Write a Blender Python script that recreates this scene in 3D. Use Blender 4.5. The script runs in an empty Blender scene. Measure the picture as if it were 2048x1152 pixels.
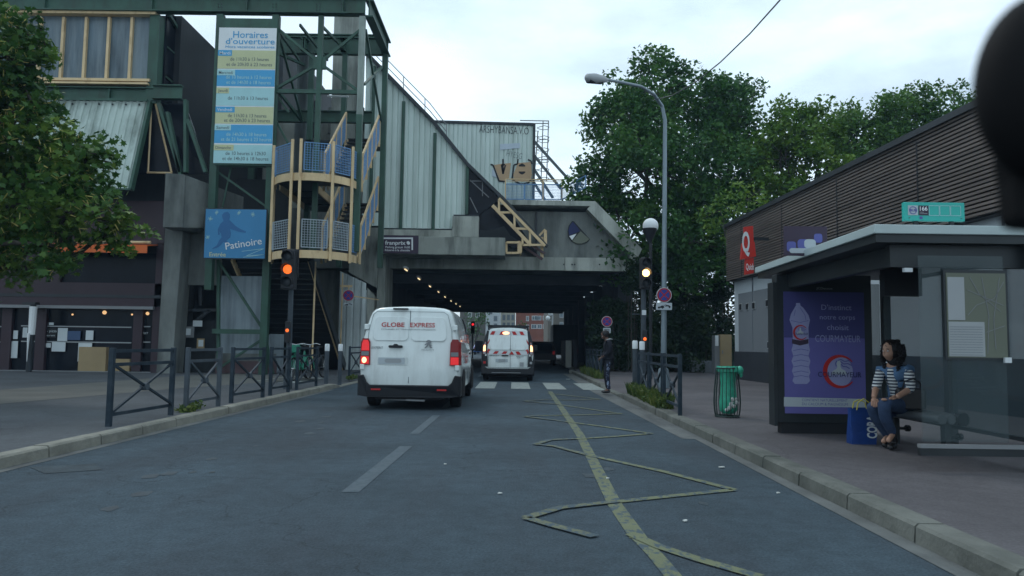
import bpy, bmesh, math, random
import numpy as np
from mathutils import Vector, Matrix
R = math.radians
random.seed(7)
scene = bpy.context.scene
COL = scene.collection
# ------------------------------------------------------------------ camera
CAMZ = 1.25
PITCH = math.atan(114 / 1500); YAW = 5.6 / 1500; ROLL = R(.8)
cd = bpy.data.cameras.new('camera'); cam = bpy.data.objects.new('camera', cd); COL.objects.link(cam)
cam.location = (0, 0, CAMZ); cam.rotation_euler = (Matrix.Rotation(YAW, 3, 'Z') @ Matrix.Rotation(R(90) + PITCH, 3, 'X') @ Matrix.Rotation(ROLL, 3, 'Z')).to_euler()
cd.sensor_width = 36; cd.lens = 1500 / 2048 * 36; cd.clip_start = .05; cd.clip_end = 2000
cd.dof.use_dof = True; cd.dof.focus_distance = 17; cd.dof.aperture_fstop = 4
scene.camera = cam
# ------------------------------------------------------------------ sky and sun
SUN_EL, SUN_AZ = 52, -35
w = bpy.data.worlds.new('World'); scene.world = w; w.use_nodes = True
nt = w.node_tree; nt.nodes.clear()
def N(nt, t, **k):
    n = nt.nodes.new(t)
    for a, b in k.items(): setattr(n, a, b)
    return n
sky = N(nt, 'ShaderNodeTexSky', sky_type='NISHITA', sun_disc=False, sun_elevation=R(SUN_EL), sun_rotation=R(SUN_AZ))
sky.dust_density = 2
bg = N(nt, 'ShaderNodeBackground'); bg.inputs[1].default_value = .12
tc = N(nt, 'ShaderNodeTexCoord'); mp = N(nt, 'ShaderNodeMapping'); mp.inputs['Scale'].default_value = (1, 1, 2.6)
ns = N(nt, 'ShaderNodeTexNoise'); ns.inputs['Scale'].default_value = 2.3; ns.inputs['Detail'].default_value = 8; ns.inputs['Roughness'].default_value = .55
cr = N(nt, 'ShaderNodeValToRGB'); cr.color_ramp.elements[0].position = .33; cr.color_ramp.elements[1].position = .56
cr.color_ramp.elements[0].color = (.5, .5, .5, 1)
ns2 = N(nt, 'ShaderNodeTexNoise'); ns2.inputs['Scale'].default_value = 3.4; ns2.inputs['Detail'].default_value = 6
cr2 = N(nt, 'ShaderNodeValToRGB'); cr2.color_ramp.elements[0].position = .3; cr2.color_ramp.elements[1].position = .68
cr2.color_ramp.elements[0].color = (5.5, 7.2, 8.4, 1); cr2.color_ramp.elements[1].color = (9.2, 11.0, 12.2, 1)
mx = N(nt, 'ShaderNodeMixRGB')
wo = N(nt, 'ShaderNodeOutputWorld'); L = nt.links.new
L(tc.outputs['Generated'], mp.inputs['Vector']); L(mp.outputs[0], ns.inputs['Vector']); L(mp.outputs[0], ns2.inputs['Vector'])
L(ns.outputs['Fac'], cr.inputs[0]); L(ns2.outputs['Fac'], cr2.inputs[0])
L(cr.outputs[0], mx.inputs[0]); L(sky.outputs[0], mx.inputs[1]); L(cr2.outputs[0], mx.inputs[2])
L(mx.outputs[0], bg.inputs[0]); L(bg.outputs[0], wo.inputs[0])
sl = bpy.data.lights.new('sun', 'SUN'); sl.energy = .6; sl.angle = R(14); sl.color = (1, .97, .92)
so = bpy.data.objects.new('sun', sl); COL.objects.link(so)
# direction to the sun: azimuth measured from +Y towards +X
sd = Vector((math.sin(R(SUN_AZ)) * math.cos(R(SUN_EL)), math.cos(R(SUN_AZ)) * math.cos(R(SUN_EL)), math.sin(R(SUN_EL))))
so.rotation_euler = sd.to_track_quat('Z', 'Y').to_euler(); so.location = (0, 0, 60)
scene.view_settings.view_transform = 'Standard'; scene.view_settings.look = 'None'
scene.view_settings.exposure = 0; scene.view_settings.gamma = 1
scene.render.engine = 'CYCLES'; scene.render.resolution_x = 1024; scene.render.resolution_y = 576
scene.cycles.max_bounces = 6; scene.cycles.transparent_max_bounces = 10
# ------------------------------------------------------------------ helpers
def at(px, py, Y):
    """a point of the survey: bearing and elevation read off the photograph, at distance Y down the street"""
    dx = (px - 1024) / 1500; dy = (576 - py) / 1500
    dx, dy = dx*math.cos(ROLL) - dy*math.sin(ROLL), dx*math.sin(ROLL) + dy*math.cos(ROLL)
    c, s = math.cos(PITCH), math.sin(PITCH)
    v = Vector((dx, c - s * dy, s + c * dy)); v.rotate(Matrix.Rotation(YAW, 3, 'Z'))
    t = Y / v.y
    return Vector((v.x * t, Y, CAMZ + v.z * t))
def gp(px, py, z=0):
    v = at(px, py, 1.0) - Vector((0, 0, CAMZ)); t = (z - CAMZ) / v.z
    return Vector((v.x * t, v.y * t, z))
def tag(o, label=None, cat=None, group=None, kind=None):
    if label: o['label'] = label
    if cat: o['category'] = cat
    if group: o['group'] = group
    if kind: o['kind'] = kind
    return o
def thing(name, label, cat, loc=(0, 0, 0), rz=0, group=None):
    o = bpy.data.objects.new(name, None); COL.objects.link(o); o.location = loc; o.rotation_euler = (0, 0, rz)
    o.empty_display_size = .2
    return tag(o, label, cat, group)
def worldoff(p):
    v = Vector((0, 0, 0))
    while p is not None: v += p.location; p = p.parent
    return v
def copy_tree(o, parent=None):
    c = o.copy(); COL.objects.link(c); c.parent = parent
    if parent is not None: c.matrix_parent_inverse = o.matrix_parent_inverse.copy()
    for ch in [x for x in list(bpy.data.objects) if x.parent == o]: copy_tree(ch, c)
    return c
SPLIT = {'mullion', 'shop_mullion', 'band', 'notice', 'infill_panel', 'counter_panel', 'window_band', 'plum_fascia', 'column', 'post', 'roof_beam', 'upstand', 'stringer', 'glass_rail', 'doorway', 'glazing_bar', 'cheek_mullion', 'cheek_strut', 'clamp', 'web_member', 'brace', 'chord', 'lower_strut', 'plinth', 'sill', 'rail', 'roof_edge', 'cross_beam', 'abutment', 'floor_girder_x', 'reflective_band', 'side_stripe_x', 'torn_knee', 'underbody', 'return_frame', 'sticker', 'buckle', 'screw', 'timetable', 'end_frame', 'rail', 'cross_bar', 'shop_sill', 'map_lines_x', 'end_rail_x', 'foot', 'mark', 'ring', 'twig', 'handle', 'corner_trim', 'panel', 'wheel_arch', 'chevrons', 'slat_joint', 'wall_joint'}
class MB:
    def __init__(s): s.v = []; s.f = []; s.m = []; s.mi = 0
    def mat(s, i): s.mi = i; return s
    def add(s, vs, fs):
        b = len(s.v); s.v += [tuple(v) for v in vs]
        for f in fs: s.f.append(tuple(b + i for i in f)); s.m.append(s.mi)
        return s
    def box(s, x0, y0, z0, x1, y1, z1):
        if x0 > x1: x0, x1 = x1, x0
        if y0 > y1: y0, y1 = y1, y0
        if z0 > z1: z0, z1 = z1, z0
        return s.add([(x0,y0,z0),(x1,y0,z0),(x1,y1,z0),(x0,y1,z0),(x0,y0,z1),(x1,y0,z1),(x1,y1,z1),(x0,y1,z1)],
                     [(3,2,1,0),(4,5,6,7),(0,1,5,4),(1,2,6,5),(2,3,7,6),(3,0,4,7)])
    def cbox(s, c, d, rz=0):
        c = Vector(c); hx, hy, hz = d[0]/2, d[1]/2, d[2]/2; M = Matrix.Rotation(rz, 3, 'Z')
        vs = [c + M @ Vector(p) for p in [(-hx,-hy,-hz),(hx,-hy,-hz),(hx,hy,-hz),(-hx,hy,-hz),(-hx,-hy,hz),(hx,-hy,hz),(hx,hy,hz),(-hx,hy,hz)]]
        return s.add(vs, [(3,2,1,0),(4,5,6,7),(0,1,5,4),(1,2,6,5),(2,3,7,6),(3,0,4,7)])
    def bar(s, p0, p1, w, h, up=(0, 0, 1)):
        """rectangular bar from p0 to p1: w sideways, h along 'up'"""
        p0, p1 = Vector(p0), Vector(p1); d = (p1 - p0).normalized(); up = Vector(up)
        if abs(d.dot(up)) > .98: up = Vector((0, 1, 0)) if abs(d.y) < .9 else Vector((1, 0, 0))
        a = d.cross(up).normalized(); b = a.cross(d).normalized(); a *= w/2; b *= h/2
        vs = [p0-a-b, p0+a-b, p0+a+b, p0-a+b, p1-a-b, p1+a-b, p1+a+b, p1-a+b]
        return s.add(vs, [(0,3,2,1),(4,5,6,7),(0,1,5,4),(1,2,6,5),(2,3,7,6),(3,0,4,7)])
    def tube(s, pts, r, n=8, caps=True):
        pts = [Vector(p) for p in pts]; rs = r if isinstance(r, (list, tuple)) else [r] * len(pts)
        b = len(s.v); prev = None
        for i, p in enumerate(pts):
            d = (pts[min(i+1, len(pts)-1)] - pts[max(i-1, 0)]).normalized()
            if prev is None:
                a = d.cross(Vector((0, 0, 1)))
                if a.length < .05: a = d.cross(Vector((0, 1, 0)))
            else:
                a = prev - d * prev.dot(d)
                if a.length < 1e-4: a = d.cross(Vector((0, 0, 1)))
            a.normalize(); prev = a; c = d.cross(a).normalized()
            for k in range(n):
                t = 2 * math.pi * k / n; s.v.append(tuple(p + a * math.cos(t) * rs[i] + c * math.sin(t) * rs[i]))
        for i in range(len(pts) - 1):
            for k in range(n):
                k2 = (k + 1) % n; s.f.append((b+i*n+k, b+i*n+k2, b+(i+1)*n+k2, b+(i+1)*n+k)); s.m.append(s.mi)
        if caps:
            s.f.append(tuple(b + k for k in reversed(range(n)))); s.m.append(s.mi)
            e = b + (len(pts) - 1) * n; s.f.append(tuple(e + k for k in range(n))); s.m.append(s.mi)
        return s
    def lathe(s, prof, c=(0, 0, 0), axis='z', n=20):
        """prof = [(r, t)] around axis"""
        b = len(s.v); c = Vector(c)
        for r, t in prof:
            for k in range(n):
                a = 2 * math.pi * k / n; x, y = r * math.cos(a), r * math.sin(a)
                p = {'z': (x, y, t), 'y': (x, t, y), 'x': (t, x, y)}[axis]; s.v.append(tuple(c + Vector(p)))
        for i in range(len(prof) - 1):
            for k in range(n):
                k2 = (k + 1) % n; s.f.append((b+i*n+k, b+i*n+k2, b+(i+1)*n+k2, b+(i+1)*n+k)); s.m.append(s.mi)
        s.f.append(tuple(b + k for k in reversed(range(n)))); s.m.append(s.mi)
        e = b + (len(prof) - 1) * n; s.f.append(tuple(e + k for k in range(n))); s.m.append(s.mi)
        return s
    def prism(s, pts, off):
        """polygon pts (3-D) pushed along off"""
        pts = [Vector(p) for p in pts]; off = Vector(off); n = len(pts)
        vs = pts + [p + off for p in pts]
        return s.add(vs, [tuple(range(n)), tuple(n + i for i in reversed(range(n)))] + [(i, n+i, n+(i+1) % n, (i+1) % n) for i in range(n)])
    def sphere(s, c, r, nu=16, nv=10):
        rr = r if isinstance(r, (tuple, list)) else (r, r, r)
        b = len(s.v)
        for j in range(nv + 1):
            th = math.pi * j / nv
            for i in range(nu):
                ph = 2 * math.pi * i / nu
                s.v.append((c[0]+rr[0]*math.sin(th)*math.cos(ph), c[1]+rr[1]*math.sin(th)*math.sin(ph), c[2]+rr[2]*math.cos(th)))
        for j in range(nv):
            for i in range(nu):
                s.f.append((b+j*nu+i, b+(j+1)*nu+i, b+(j+1)*nu+(i+1) % nu, b+j*nu+(i+1) % nu)); s.m.append(s.mi)
        return s
    def ibeam(s, p0, p1, h, w, t=.03):
        p0, p1 = Vector(p0), Vector(p1)
        s.bar(p0, p1, t, h - 2*t)
        o = Vector((0, 0, h/2 - t/2))
        s.bar(p0 + o, p1 + o, w, t); s.bar(p0 - o, p1 - o, w, t); return s
    def build(s, name, mats, parent=None, smooth=None, bevel=0, recalc=True):
        if name in SPLIT:
            comps = s.components()
            if len(comps) > 1:
                out = [c.build1(name, mats, parent, smooth, bevel, recalc) for c in comps]
                return out[0]
        return s.build1(name, mats, parent, smooth, bevel, recalc)
    def components(s):
        p = list(range(len(s.v)))
        def find(i):
            while p[i] != i: p[i] = p[p[i]]; i = p[i]
            return i
        for f in s.f:
            for j in f[1:]:
                a, b = find(f[0]), find(j)
                if a != b: p[a] = b
        g = {}
        for f, m in zip(s.f, s.m): g.setdefault(find(f[0]), []).append((f, m))
        out = []
        for fs in g.values():
            c = MB(); idx = {}
            for f, m in fs:
                nf = []
                for j in f:
                    if j not in idx: idx[j] = len(c.v); c.v.append(s.v[j])
                    nf.append(idx[j])
                c.f.append(tuple(nf)); c.m.append(m)
            out.append(c)
        return out
    def build1(s, name, mats, parent=None, smooth=None, bevel=0, recalc=True):
        off = worldoff(parent)
        me = bpy.data.meshes.new(name)
        me.from_pydata([(v[0]-off.x, v[1]-off.y, v[2]-off.z) for v in s.v], [], s.f)
        if not isinstance(mats, (list, tuple)): mats = [mats]
        for m in mats: me.materials.append(m)
        me.polygons.foreach_set('material_index', s.m)
        if recalc:
            bm = bmesh.new(); bm.from_mesh(me); bmesh.ops.recalc_face_normals(bm, faces=bm.faces); bm.to_mesh(me); bm.free()
        if smooth is not None:
            me.polygons.foreach_set('use_smooth', [True] * len(me.polygons)); me.set_sharp_from_angle(angle=R(smooth))
        o = bpy.data.objects.new(name, me); COL.objects.link(o); o.parent = parent
        if bevel:
            b = o.modifiers.new('bevel', 'BEVEL'); b.width = bevel; b.segments = 2; b.limit_method = 'ANGLE'; b.angle_limit = R(40)
        me.update()
        return o
def corr(s, o, u, nrm, up, W, zb, zt, period, depth, duty=.5):
    """corrugated sheet: origin o, u along width, up vertical, zb/zt functions of distance along the width"""
    o, u, nrm, up = Vector(o), Vector(u), Vector(nrm), Vector(up); xs = []
    x = 0
    while x < W:
        for fx, d in ((0, 0), (duty*.8, 0), (duty, 1), (1 - .12, 1)): 
            xx = x + fx * period
            if xx < W: xs.append((xx, d))
        x += period
    xs.append((W, 0))
    for (a, da), (b, db) in zip(xs, xs[1:]):
        if b - a < 1e-5: continue
        pa = o + u*a + nrm*(da*depth); pb = o + u*b + nrm*(db*depth)
        s.add([pa + up*zb(a), pb + up*zb(b), pb + up*zt(b), pa + up*zt(a)], [(0, 1, 2, 3)])
    return s
# ------------------------------------------------------------------ materials
MATS = {}
def mat(name, col, rough=.7, metal=0, var=.18, scale=1.5, stretch=(1, 1, 1), stain=None, stain_amt=0, sstretch=(6, 6, .35), sscale=1.0,
        bump=0, bscale=40, spec=.4, coat=0, trans=0, alpha=1, slo=.45, shi=.7, speck=0, cracks=0):
    m = bpy.data.materials.new(name); m.use_nodes = True; nt = m.node_tree; L = nt.links.new
    b = nt.nodes['Principled BSDF']; b.inputs['Roughness'].default_value = rough; b.inputs['Metallic'].default_value = metal
    b.inputs['Specular IOR Level'].default_value = spec; b.inputs['Coat Weight'].default_value = coat
    tc = N(nt, 'ShaderNodeTexCoord'); mp = N(nt, 'ShaderNodeMapping'); mp.inputs['Scale'].default_value = stretch
    ns = N(nt, 'ShaderNodeTexNoise'); ns.inputs['Scale'].default_value = scale; ns.inputs['Detail'].default_value = 6; ns.inputs['Roughness'].default_value = .6
    L(tc.outputs['Object'], mp.inputs[0]); L(mp.outputs[0], ns.inputs['Vector'])
    mr = N(nt, 'ShaderNodeMapRange'); mr.inputs[1].default_value = .3; mr.inputs[2].default_value = .7
    mr.inputs[3].default_value = 1 - var; mr.inputs[4].default_value = 1 + var
    L(ns.outputs['Fac'], mr.inputs[0])
    mu = N(nt, 'ShaderNodeVectorMath', operation='SCALE'); mu.inputs[0].default_value = col; L(mr.outputs[0], mu.inputs['Scale'])
    out = mu.outputs[0]
    if stain:
        mp2 = N(nt, 'ShaderNodeMapping'); mp2.inputs['Scale'].default_value = sstretch; L(tc.outputs['Object'], mp2.inputs[0])
        n2 = N(nt, 'ShaderNodeTexNoise'); n2.inputs['Scale'].default_value = sscale; n2.inputs['Detail'].default_value = 5; n2.inputs['Roughness'].default_value = .65
        L(mp2.outputs[0], n2.inputs['Vector'])
        r2 = N(nt, 'ShaderNodeMapRange'); r2.inputs[1].default_value = slo; r2.inputs[2].default_value = shi; r2.inputs[4].default_value = stain_amt
        L(n2.outputs['Fac'], r2.inputs[0])
        mx = N(nt, 'ShaderNodeMixRGB'); mx.inputs[2].default_value = (*stain, 1); L(r2.outputs[0], mx.inputs[0]); L(out, mx.inputs[1]); out = mx.outputs[0]
    if speck:
        n4 = N(nt, 'ShaderNodeTexNoise'); n4.inputs['Scale'].default_value = 55; n4.inputs['Detail'].default_value = 3; L(tc.outputs['Object'], n4.inputs['Vector'])
        n5 = N(nt, 'ShaderNodeTexNoise'); n5.inputs['Scale'].default_value = 6; n5.inputs['Detail'].default_value = 8; n5.inputs['Roughness'].default_value = .8; L(tc.outputs['Object'], n5.inputs['Vector'])
        ad = N(nt, 'ShaderNodeMath', operation='ADD'); L(n4.outputs['Fac'], ad.inputs[0]); L(n5.outputs['Fac'], ad.inputs[1])
        r4 = N(nt, 'ShaderNodeMapRange'); r4.inputs[1].default_value = .75; r4.inputs[2].default_value = 1.25; r4.inputs[3].default_value = 1 - speck; r4.inputs[4].default_value = 1 + speck; L(ad.outputs[0], r4.inputs[0])
        m4 = N(nt, 'ShaderNodeVectorMath', operation='SCALE'); L(out, m4.inputs[0]); L(r4.outputs[0], m4.inputs['Scale']); out = m4.outputs[0]
        if cracks:
            vo = N(nt, 'ShaderNodeTexVoronoi', feature='DISTANCE_TO_EDGE'); vo.inputs['Scale'].default_value = .22; mpv = N(nt, 'ShaderNodeMapping'); L(tc.outputs['Object'], mpv.inputs[0])
            nd = N(nt, 'ShaderNodeTexNoise'); nd.inputs['Scale'].default_value = 1.6; nd.inputs['Detail'].default_value = 6; L(tc.outputs['Object'], nd.inputs['Vector'])
            mm = N(nt, 'ShaderNodeMixRGB', blend_type='ADD'); mm.inputs[0].default_value = .9; L(mpv.outputs[0], mm.inputs[1]); L(nd.outputs['Color'], mm.inputs[2]); L(mm.outputs[0], vo.inputs['Vector'])
            rv = N(nt, 'ShaderNodeMapRange'); rv.inputs[1].default_value = .0006; rv.inputs[2].default_value = .0022; rv.inputs[3].default_value = cracks; rv.inputs[4].default_value = 1; L(vo.outputs['Distance'], rv.inputs[0])
            m5 = N(nt, 'ShaderNodeVectorMath', operation='SCALE'); L(out, m5.inputs[0]); L(rv.outputs[0], m5.inputs['Scale']); out = m5.outputs[0]
    L(out, b.inputs['Base Color'])
    if bump:
        n3 = N(nt, 'ShaderNodeTexNoise'); n3.inputs['Scale'].default_value = bscale; n3.inputs['Detail'].default_value = 4
        L(tc.outputs['Object'], n3.inputs['Vector'])
        bp = N(nt, 'ShaderNodeBump'); bp.inputs['Strength'].default_value = bump; bp.inputs['Distance'].default_value = .02
        L(n3.outputs['Fac'], bp.inputs['Height']); L(bp.outputs[0], b.inputs['Normal'])
    if trans: b.inputs['Transmission Weight'].default_value = trans
    if alpha < 1: b.inputs['Alpha'].default_value = alpha
    MATS[name] = m; return m
def glow(name, col, strength):
    m = bpy.data.materials.new(name); m.use_nodes = True; b = m.node_tree.nodes['Principled BSDF']
    b.inputs['Base Color'].default_value = (*[c*.25 for c in col], 1); b.inputs['Emission Color'].default_value = (*col, 1); b.inputs['Emission Strength'].default_value = strength
    MATS[name] = m; return m
def flat(name, col, rough=.6, metal=0): return mat(name, col, rough, metal, var=.05)
M = MATS
mat('asphalt', (.042, .064, .081), .88, var=.28, scale=.5, stain=(.035, .041, .05), stain_amt=.6, sstretch=(1.2, .25, 1), sscale=.7, bump=.7, bscale=60, spec=.3, speck=.36, cracks=.62)
mat('ground', (.06, .065, .06), .9)
mat('pavement', (.070, .078, .086), .9, var=.2, scale=.6, stain=(.045, .047, .055), stain_amt=.6, sstretch=(.5, .5, 1), sscale=1.0, bump=.4, bscale=70, speck=.22, cracks=.7)
mat('pavement_pale', (.11, .11, .10), .9, var=.15, scale=1, bump=.2, bscale=60)
mat('pavement_red', (.100, .093, .100), .9, var=.18, scale=.7, stain=(.06, .055, .06), stain_amt=.6, sstretch=(.4, .4, 1), bump=.4, bscale=70, speck=.2, cracks=.75)
mat('kerb', (.23, .225, .19), .85, var=.25, scale=2.5, stain=(.10, .10, .09), stain_amt=.7, sstretch=(2, 1, 2), sscale=1.2, bump=.4, bscale=30)
mat('kerb_dark', (.13, .135, .12), .85, var=.3, scale=2.5, stain=(.06, .07, .06), stain_amt=.7, sstretch=(2, 1, 2), sscale=1.2, bump=.4, bscale=30)
mat('gutter', (.12, .128, .125), .85, var=.25, scale=2, stain=(.05, .055, .06), stain_amt=.8, sstretch=(3, .5, 1), sscale=1, bump=.3, bscale=60)
def worn(name, col, amt=.5, sc=14, under=(.052, .078, .096)):
    m = mat(name, col, .8, var=.12, scale=3, stain=under, stain_amt=1, sstretch=(1, .6, 1), sscale=sc, slo=amt, shi=amt + .08, bump=.2, bscale=90); return m
worn('paint_white', (.26, .29, .275), .57, 12)
worn('paint_white_old', (.070, .094, .112), .48, 16)
worn('paint_yellow', (.135, .150, .085), .50, 14)
worn('paint_yellow_old', (.12, .13, .082), .46, 16)
mat('green_steel', (.032, .085, .060), .55, var=.25, scale=1.3, stain=(.03, .045, .035), stain_amt=.6, sstretch=(3, 3, .6))
mat('green_pale_steel', (.25, .30, .27), .6, var=.2, stain=(.1, .12, .1), stain_amt=.6)
mat('cream_steel', (.62, .46, .26), .55, var=.15, stain=(.22, .10, .04), stain_amt=.55, sstretch=(3, 3, 1), sscale=1.5, slo=.55, shi=.75)
mat('blue_mesh', (.13, .27, .48), .5, var=.12)
mat('grey_mesh', (.36, .42, .46), .5, var=.1)
mat('cladding', (.60, .70, .66), .55, var=.08, scale=.5, stain=(.34, .41, .37), stain_amt=.6, sstretch=(2.2, 2.2, .16), sscale=1.0)
mat('cladding_old', (.42, .50, .46), .6, var=.12, scale=.7, stain=(.10, .13, .11), stain_amt=.85, sstretch=(1.3, 1.3, .35), sscale=.9, slo=.42, shi=.68)
mat('cladding_grey', (.19, .22, .22), .5, metal=.3, var=.2, scale=.7, stain=(.06, .07, .07), stain_amt=.8, sstretch=(2, 2, .3), sscale=.9)
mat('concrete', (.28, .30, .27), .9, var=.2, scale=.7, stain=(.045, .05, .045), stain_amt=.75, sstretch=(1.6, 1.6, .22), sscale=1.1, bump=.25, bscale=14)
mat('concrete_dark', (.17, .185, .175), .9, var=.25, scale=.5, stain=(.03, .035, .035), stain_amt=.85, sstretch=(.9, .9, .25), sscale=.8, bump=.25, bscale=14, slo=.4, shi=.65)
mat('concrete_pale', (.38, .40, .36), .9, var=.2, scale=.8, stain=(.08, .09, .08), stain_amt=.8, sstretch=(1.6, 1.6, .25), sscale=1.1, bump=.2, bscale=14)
mat('white_cladding', (.55, .62, .62), .6, var=.12, scale=.8, stain=(.16, .18, .18), stain_amt=.7, sstretch=(2, 2, .2))
mat('dark_metal', (.022, .028, .034), .5, var=.25)
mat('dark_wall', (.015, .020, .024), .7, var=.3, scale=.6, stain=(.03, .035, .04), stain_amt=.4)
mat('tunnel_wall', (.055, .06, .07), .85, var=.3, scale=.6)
mat('plum_panel', (.034, .018, .026), .5, var=.15)
mat('orange_fabric', (.62, .13, .03), .75, var=.08)
mat('glazing', (.08, .12, .15), .35, var=.5, scale=.8, stretch=(2.5, 1, .5), stain=(.24, .29, .31), stain_amt=.8, sstretch=(3.2, 1, .25), sscale=.6, slo=.42, shi=.72)
mat('glass_dark', (.007, .010, .016), .2, var=.3, spec=.12)
mat('grey_panel', (.24, .29, .32), .7, var=.15, scale=1, stain=(.08, .10, .12), stain_amt=.6)
mat('brick_low', (.10, .065, .07), .85, var=.25, scale=2)
mat('cardboard', (.33, .25, .14), .85, var=.12)
mat('paper', (.55, .60, .62), .8, var=.06)
mat('paper_blue', (.06, .10, .19), .8, var=.06)
mat('barrier_paint', (.020, .034, .048), .62, spec=.2, var=.2, scale=4, stain=(.06, .07, .08), stain_amt=.5, sstretch=(4, 4, 4))
mat('barrier_grey', (.065, .08, .095), .65, spec=.2, var=.2, scale=4)
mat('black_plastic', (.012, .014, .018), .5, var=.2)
mat('mirror_black', (.004, .004, .005), .7, var=.05, spec=.15)
mat('rubber', (.010, .010, .012), .85, var=.2)
mat('van_white', (.72, .78, .77), .25, var=.05, scale=.8, stain=(.44, .46, .44), stain_amt=.45, sstretch=(3, 1, .8), sscale=1.4, coat=.6, spec=.5)
mat('lamp_pole', (.20, .25, .28), .45, metal=.3, var=.15)
mat('white_plastic', (.62, .66, .68), .5, var=.06)
mat('wood_slat', (.130, .108, .096), .7, var=.35, scale=1.2, stretch=(1, .25, 8), stain=(.045, .04, .04), stain_amt=.5, sstretch=(1, .3, 2), bump=.2, bscale=20)
mat('quick_wall', (.44, .49, .52), .8, var=.07, scale=.5)
mat('quick_grey', (.16, .18, .20), .8, var=.07, scale=.5)
mat('quick_base', (.030, .036, .046), .6, var=.15)
mat('sign_red', (.55, .032, .022), .4, var=.05)
mat('shelter_metal', (.028, .034, .038), .4, metal=.3, var=.2)
mat('shelter_edge', (.42, .50, .50), .45, var=.08)
mat('seat_metal', (.16, .18, .19), .4, metal=.5, var=.15)
mat('bark', (.055, .048, .040), .9, var=.3, scale=4, stretch=(1, 1, .3), bump=.6, bscale=12)
mat('skin', (.40, .23, .16), .55, var=.08)
mat('skin_dark', (.13, .065, .045), .55, var=.08)
mat('hair', (.010, .008, .009), .6, var=.4, scale=30, bump=.8, bscale=50)
mat('denim', (.030, .055, .115), .85, var=.3, scale=12, bump=.2, bscale=120)
mat('denim_pale', (.075, .15, .27), .85, var=.25, scale=12, bump=.2, bscale=120)
mat('black_cloth', (.012, .014, .022), .9, var=.3, scale=6)
mat('black_leather', (.012, .012, .014), .4, var=.3, scale=8)
mat('teal_sign', (.03, .42, .36), .4, var=.04)
mat('brick', (.26, .095, .06), .85, var=.2, scale=.5)
mat('cream_render', (.42, .40, .32), .85, var=.1, scale=.3)
mat('white_render', (.45, .49, .50), .85, var=.08, scale=.3)
mat('stone_dark', (.13, .12, .10), .85, var=.25, scale=.4)
mat('bin_metal', (.020, .04, .036), .4, var=.2)
mat('bag_green', (.05, .40, .26), .45, var=.25, scale=9, bump=.5, bscale=22)
mat('litter', (.5, .52, .5), .8, var=.3, scale=30)
mat('blue_bag', (.010, .045, .20), .4, var=.2, scale=6, bump=.4, bscale=14)
mat('bike_green', (.02, .20, .13), .4)
mat('chrome', (.5, .52, .53), .25, metal=.9, var=.05)
for n_, c_ in (('white', (.70, .73, .74)), ('sky_blue', (.07, .34, .60)), ('pale_blue', (.36, .60, .62)), ('pale_yellow', (.52, .54, .32)), ('grey_text', (.12, .15, .16)), ('black', (.012, .014, .018)),
               ('red', (.45, .02, .02)), ('road_blue', (.02, .045, .28)), ('road_red', (.33, .015, .03)), ('lilac', (.13, .12, .36)), ('lilac_dark', (.055, .055, .19)), ('lilac_pale', (.30, .31, .52)), ('navy', (.012, .02, .09)),
               ('plum', (.045, .03, .055)), ('steel_blue', (.05, .22, .42)), ('silhouette_blue', (.03, .13, .30)), ('grey', (.2, .21, .22)), ('mid_grey', (.33, .35, .36)), ('olive_pale', (.13, .145, .11)), ('yellow', (.55, .48, .06)),
               ('logo_violet', (.10, .11, .34)), ('orange_paint', (.50, .34, .20)), ('faint_violet', (.50, .58, .66))):
    flat(n_, c_)
glow('amber_lit', (1.0, .50, .12), 6); glow('amber_hot', (1.0, .55, .18), 6); glow('orange_lit', (1, .17, .025), 1.25)
glow('red_lit', (1, .03, .04), 1.1); glow('tail_lit', (.58, .018, .022), 1.0); glow('tail_hot', (1, .5, .25), 3.0); glow('tail_dim', (.25, .006, .008), .25)
glow('lamp_warm', (1, .74, .40), 1.3); glow('bulb_warm', (1, .6, .28), .9)
g = mat('glass_clear', (.10, .14, .15), .06, var=0, spec=.4, alpha=.18)
mat('glass_back', (.045, .075, .085), .06, var=0, spec=.3, alpha=.44)
g2 = mat('glass_tint', (.10, .15, .17), .08, var=0, spec=.6, alpha=.45)
def foliage(name, c0, c1, c2, sc=.6):
    m = bpy.data.materials.new(name); m.use_nodes = True; nt = m.node_tree; L = nt.links.new
    b = nt.nodes['Principled BSDF']; b.inputs['Roughness'].default_value = .55; b.inputs['Specular IOR Level'].default_value = .3
    ge = N(nt, 'ShaderNodeNewGeometry'); tc = N(nt, 'ShaderNodeTexCoord'); ns = N(nt, 'ShaderNodeTexNoise'); ns.inputs['Scale'].default_value = sc; ns.inputs['Detail'].default_value = 3
    L(tc.outputs['Object'], ns.inputs['Vector'])
    ad = N(nt, 'ShaderNodeMath', operation='MULTIPLY_ADD'); ad.inputs[1].default_value = .45; L(ge.outputs['Random Per Island'], ad.inputs[0])
    sb = N(nt, 'ShaderNodeMath', operation='MULTIPLY_ADD'); sb.inputs[1].default_value = 1.8; sb.inputs[2].default_value = -.62; L(ns.outputs['Fac'], sb.inputs[0])
    L(sb.outputs[0], ad.inputs[2])
    cr = N(nt, 'ShaderNodeValToRGB'); e = cr.color_ramp.elements; e[0].position = .1; e[0].color = (*c0, 1); e[1].position = .95; e[1].color = (*c2, 1)
    k = cr.color_ramp.elements.new(.5); k.color = (*c1, 1)
    L(ad.outputs[0], cr.inputs[0]); L(cr.outputs[0], b.inputs['Base Color'])
    tr = N(nt, 'ShaderNodeBsdfTranslucent'); L(cr.outputs[0], tr.inputs[0]); ms = N(nt, 'ShaderNodeMixShader'); ms.inputs[0].default_value = .3
    L(b.outputs[0], ms.inputs[1]); L(tr.outputs[0], ms.inputs[2]); L(ms.outputs[0], nt.nodes['Material Output'].inputs[0])
    MATS[name] = m; return m
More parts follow.
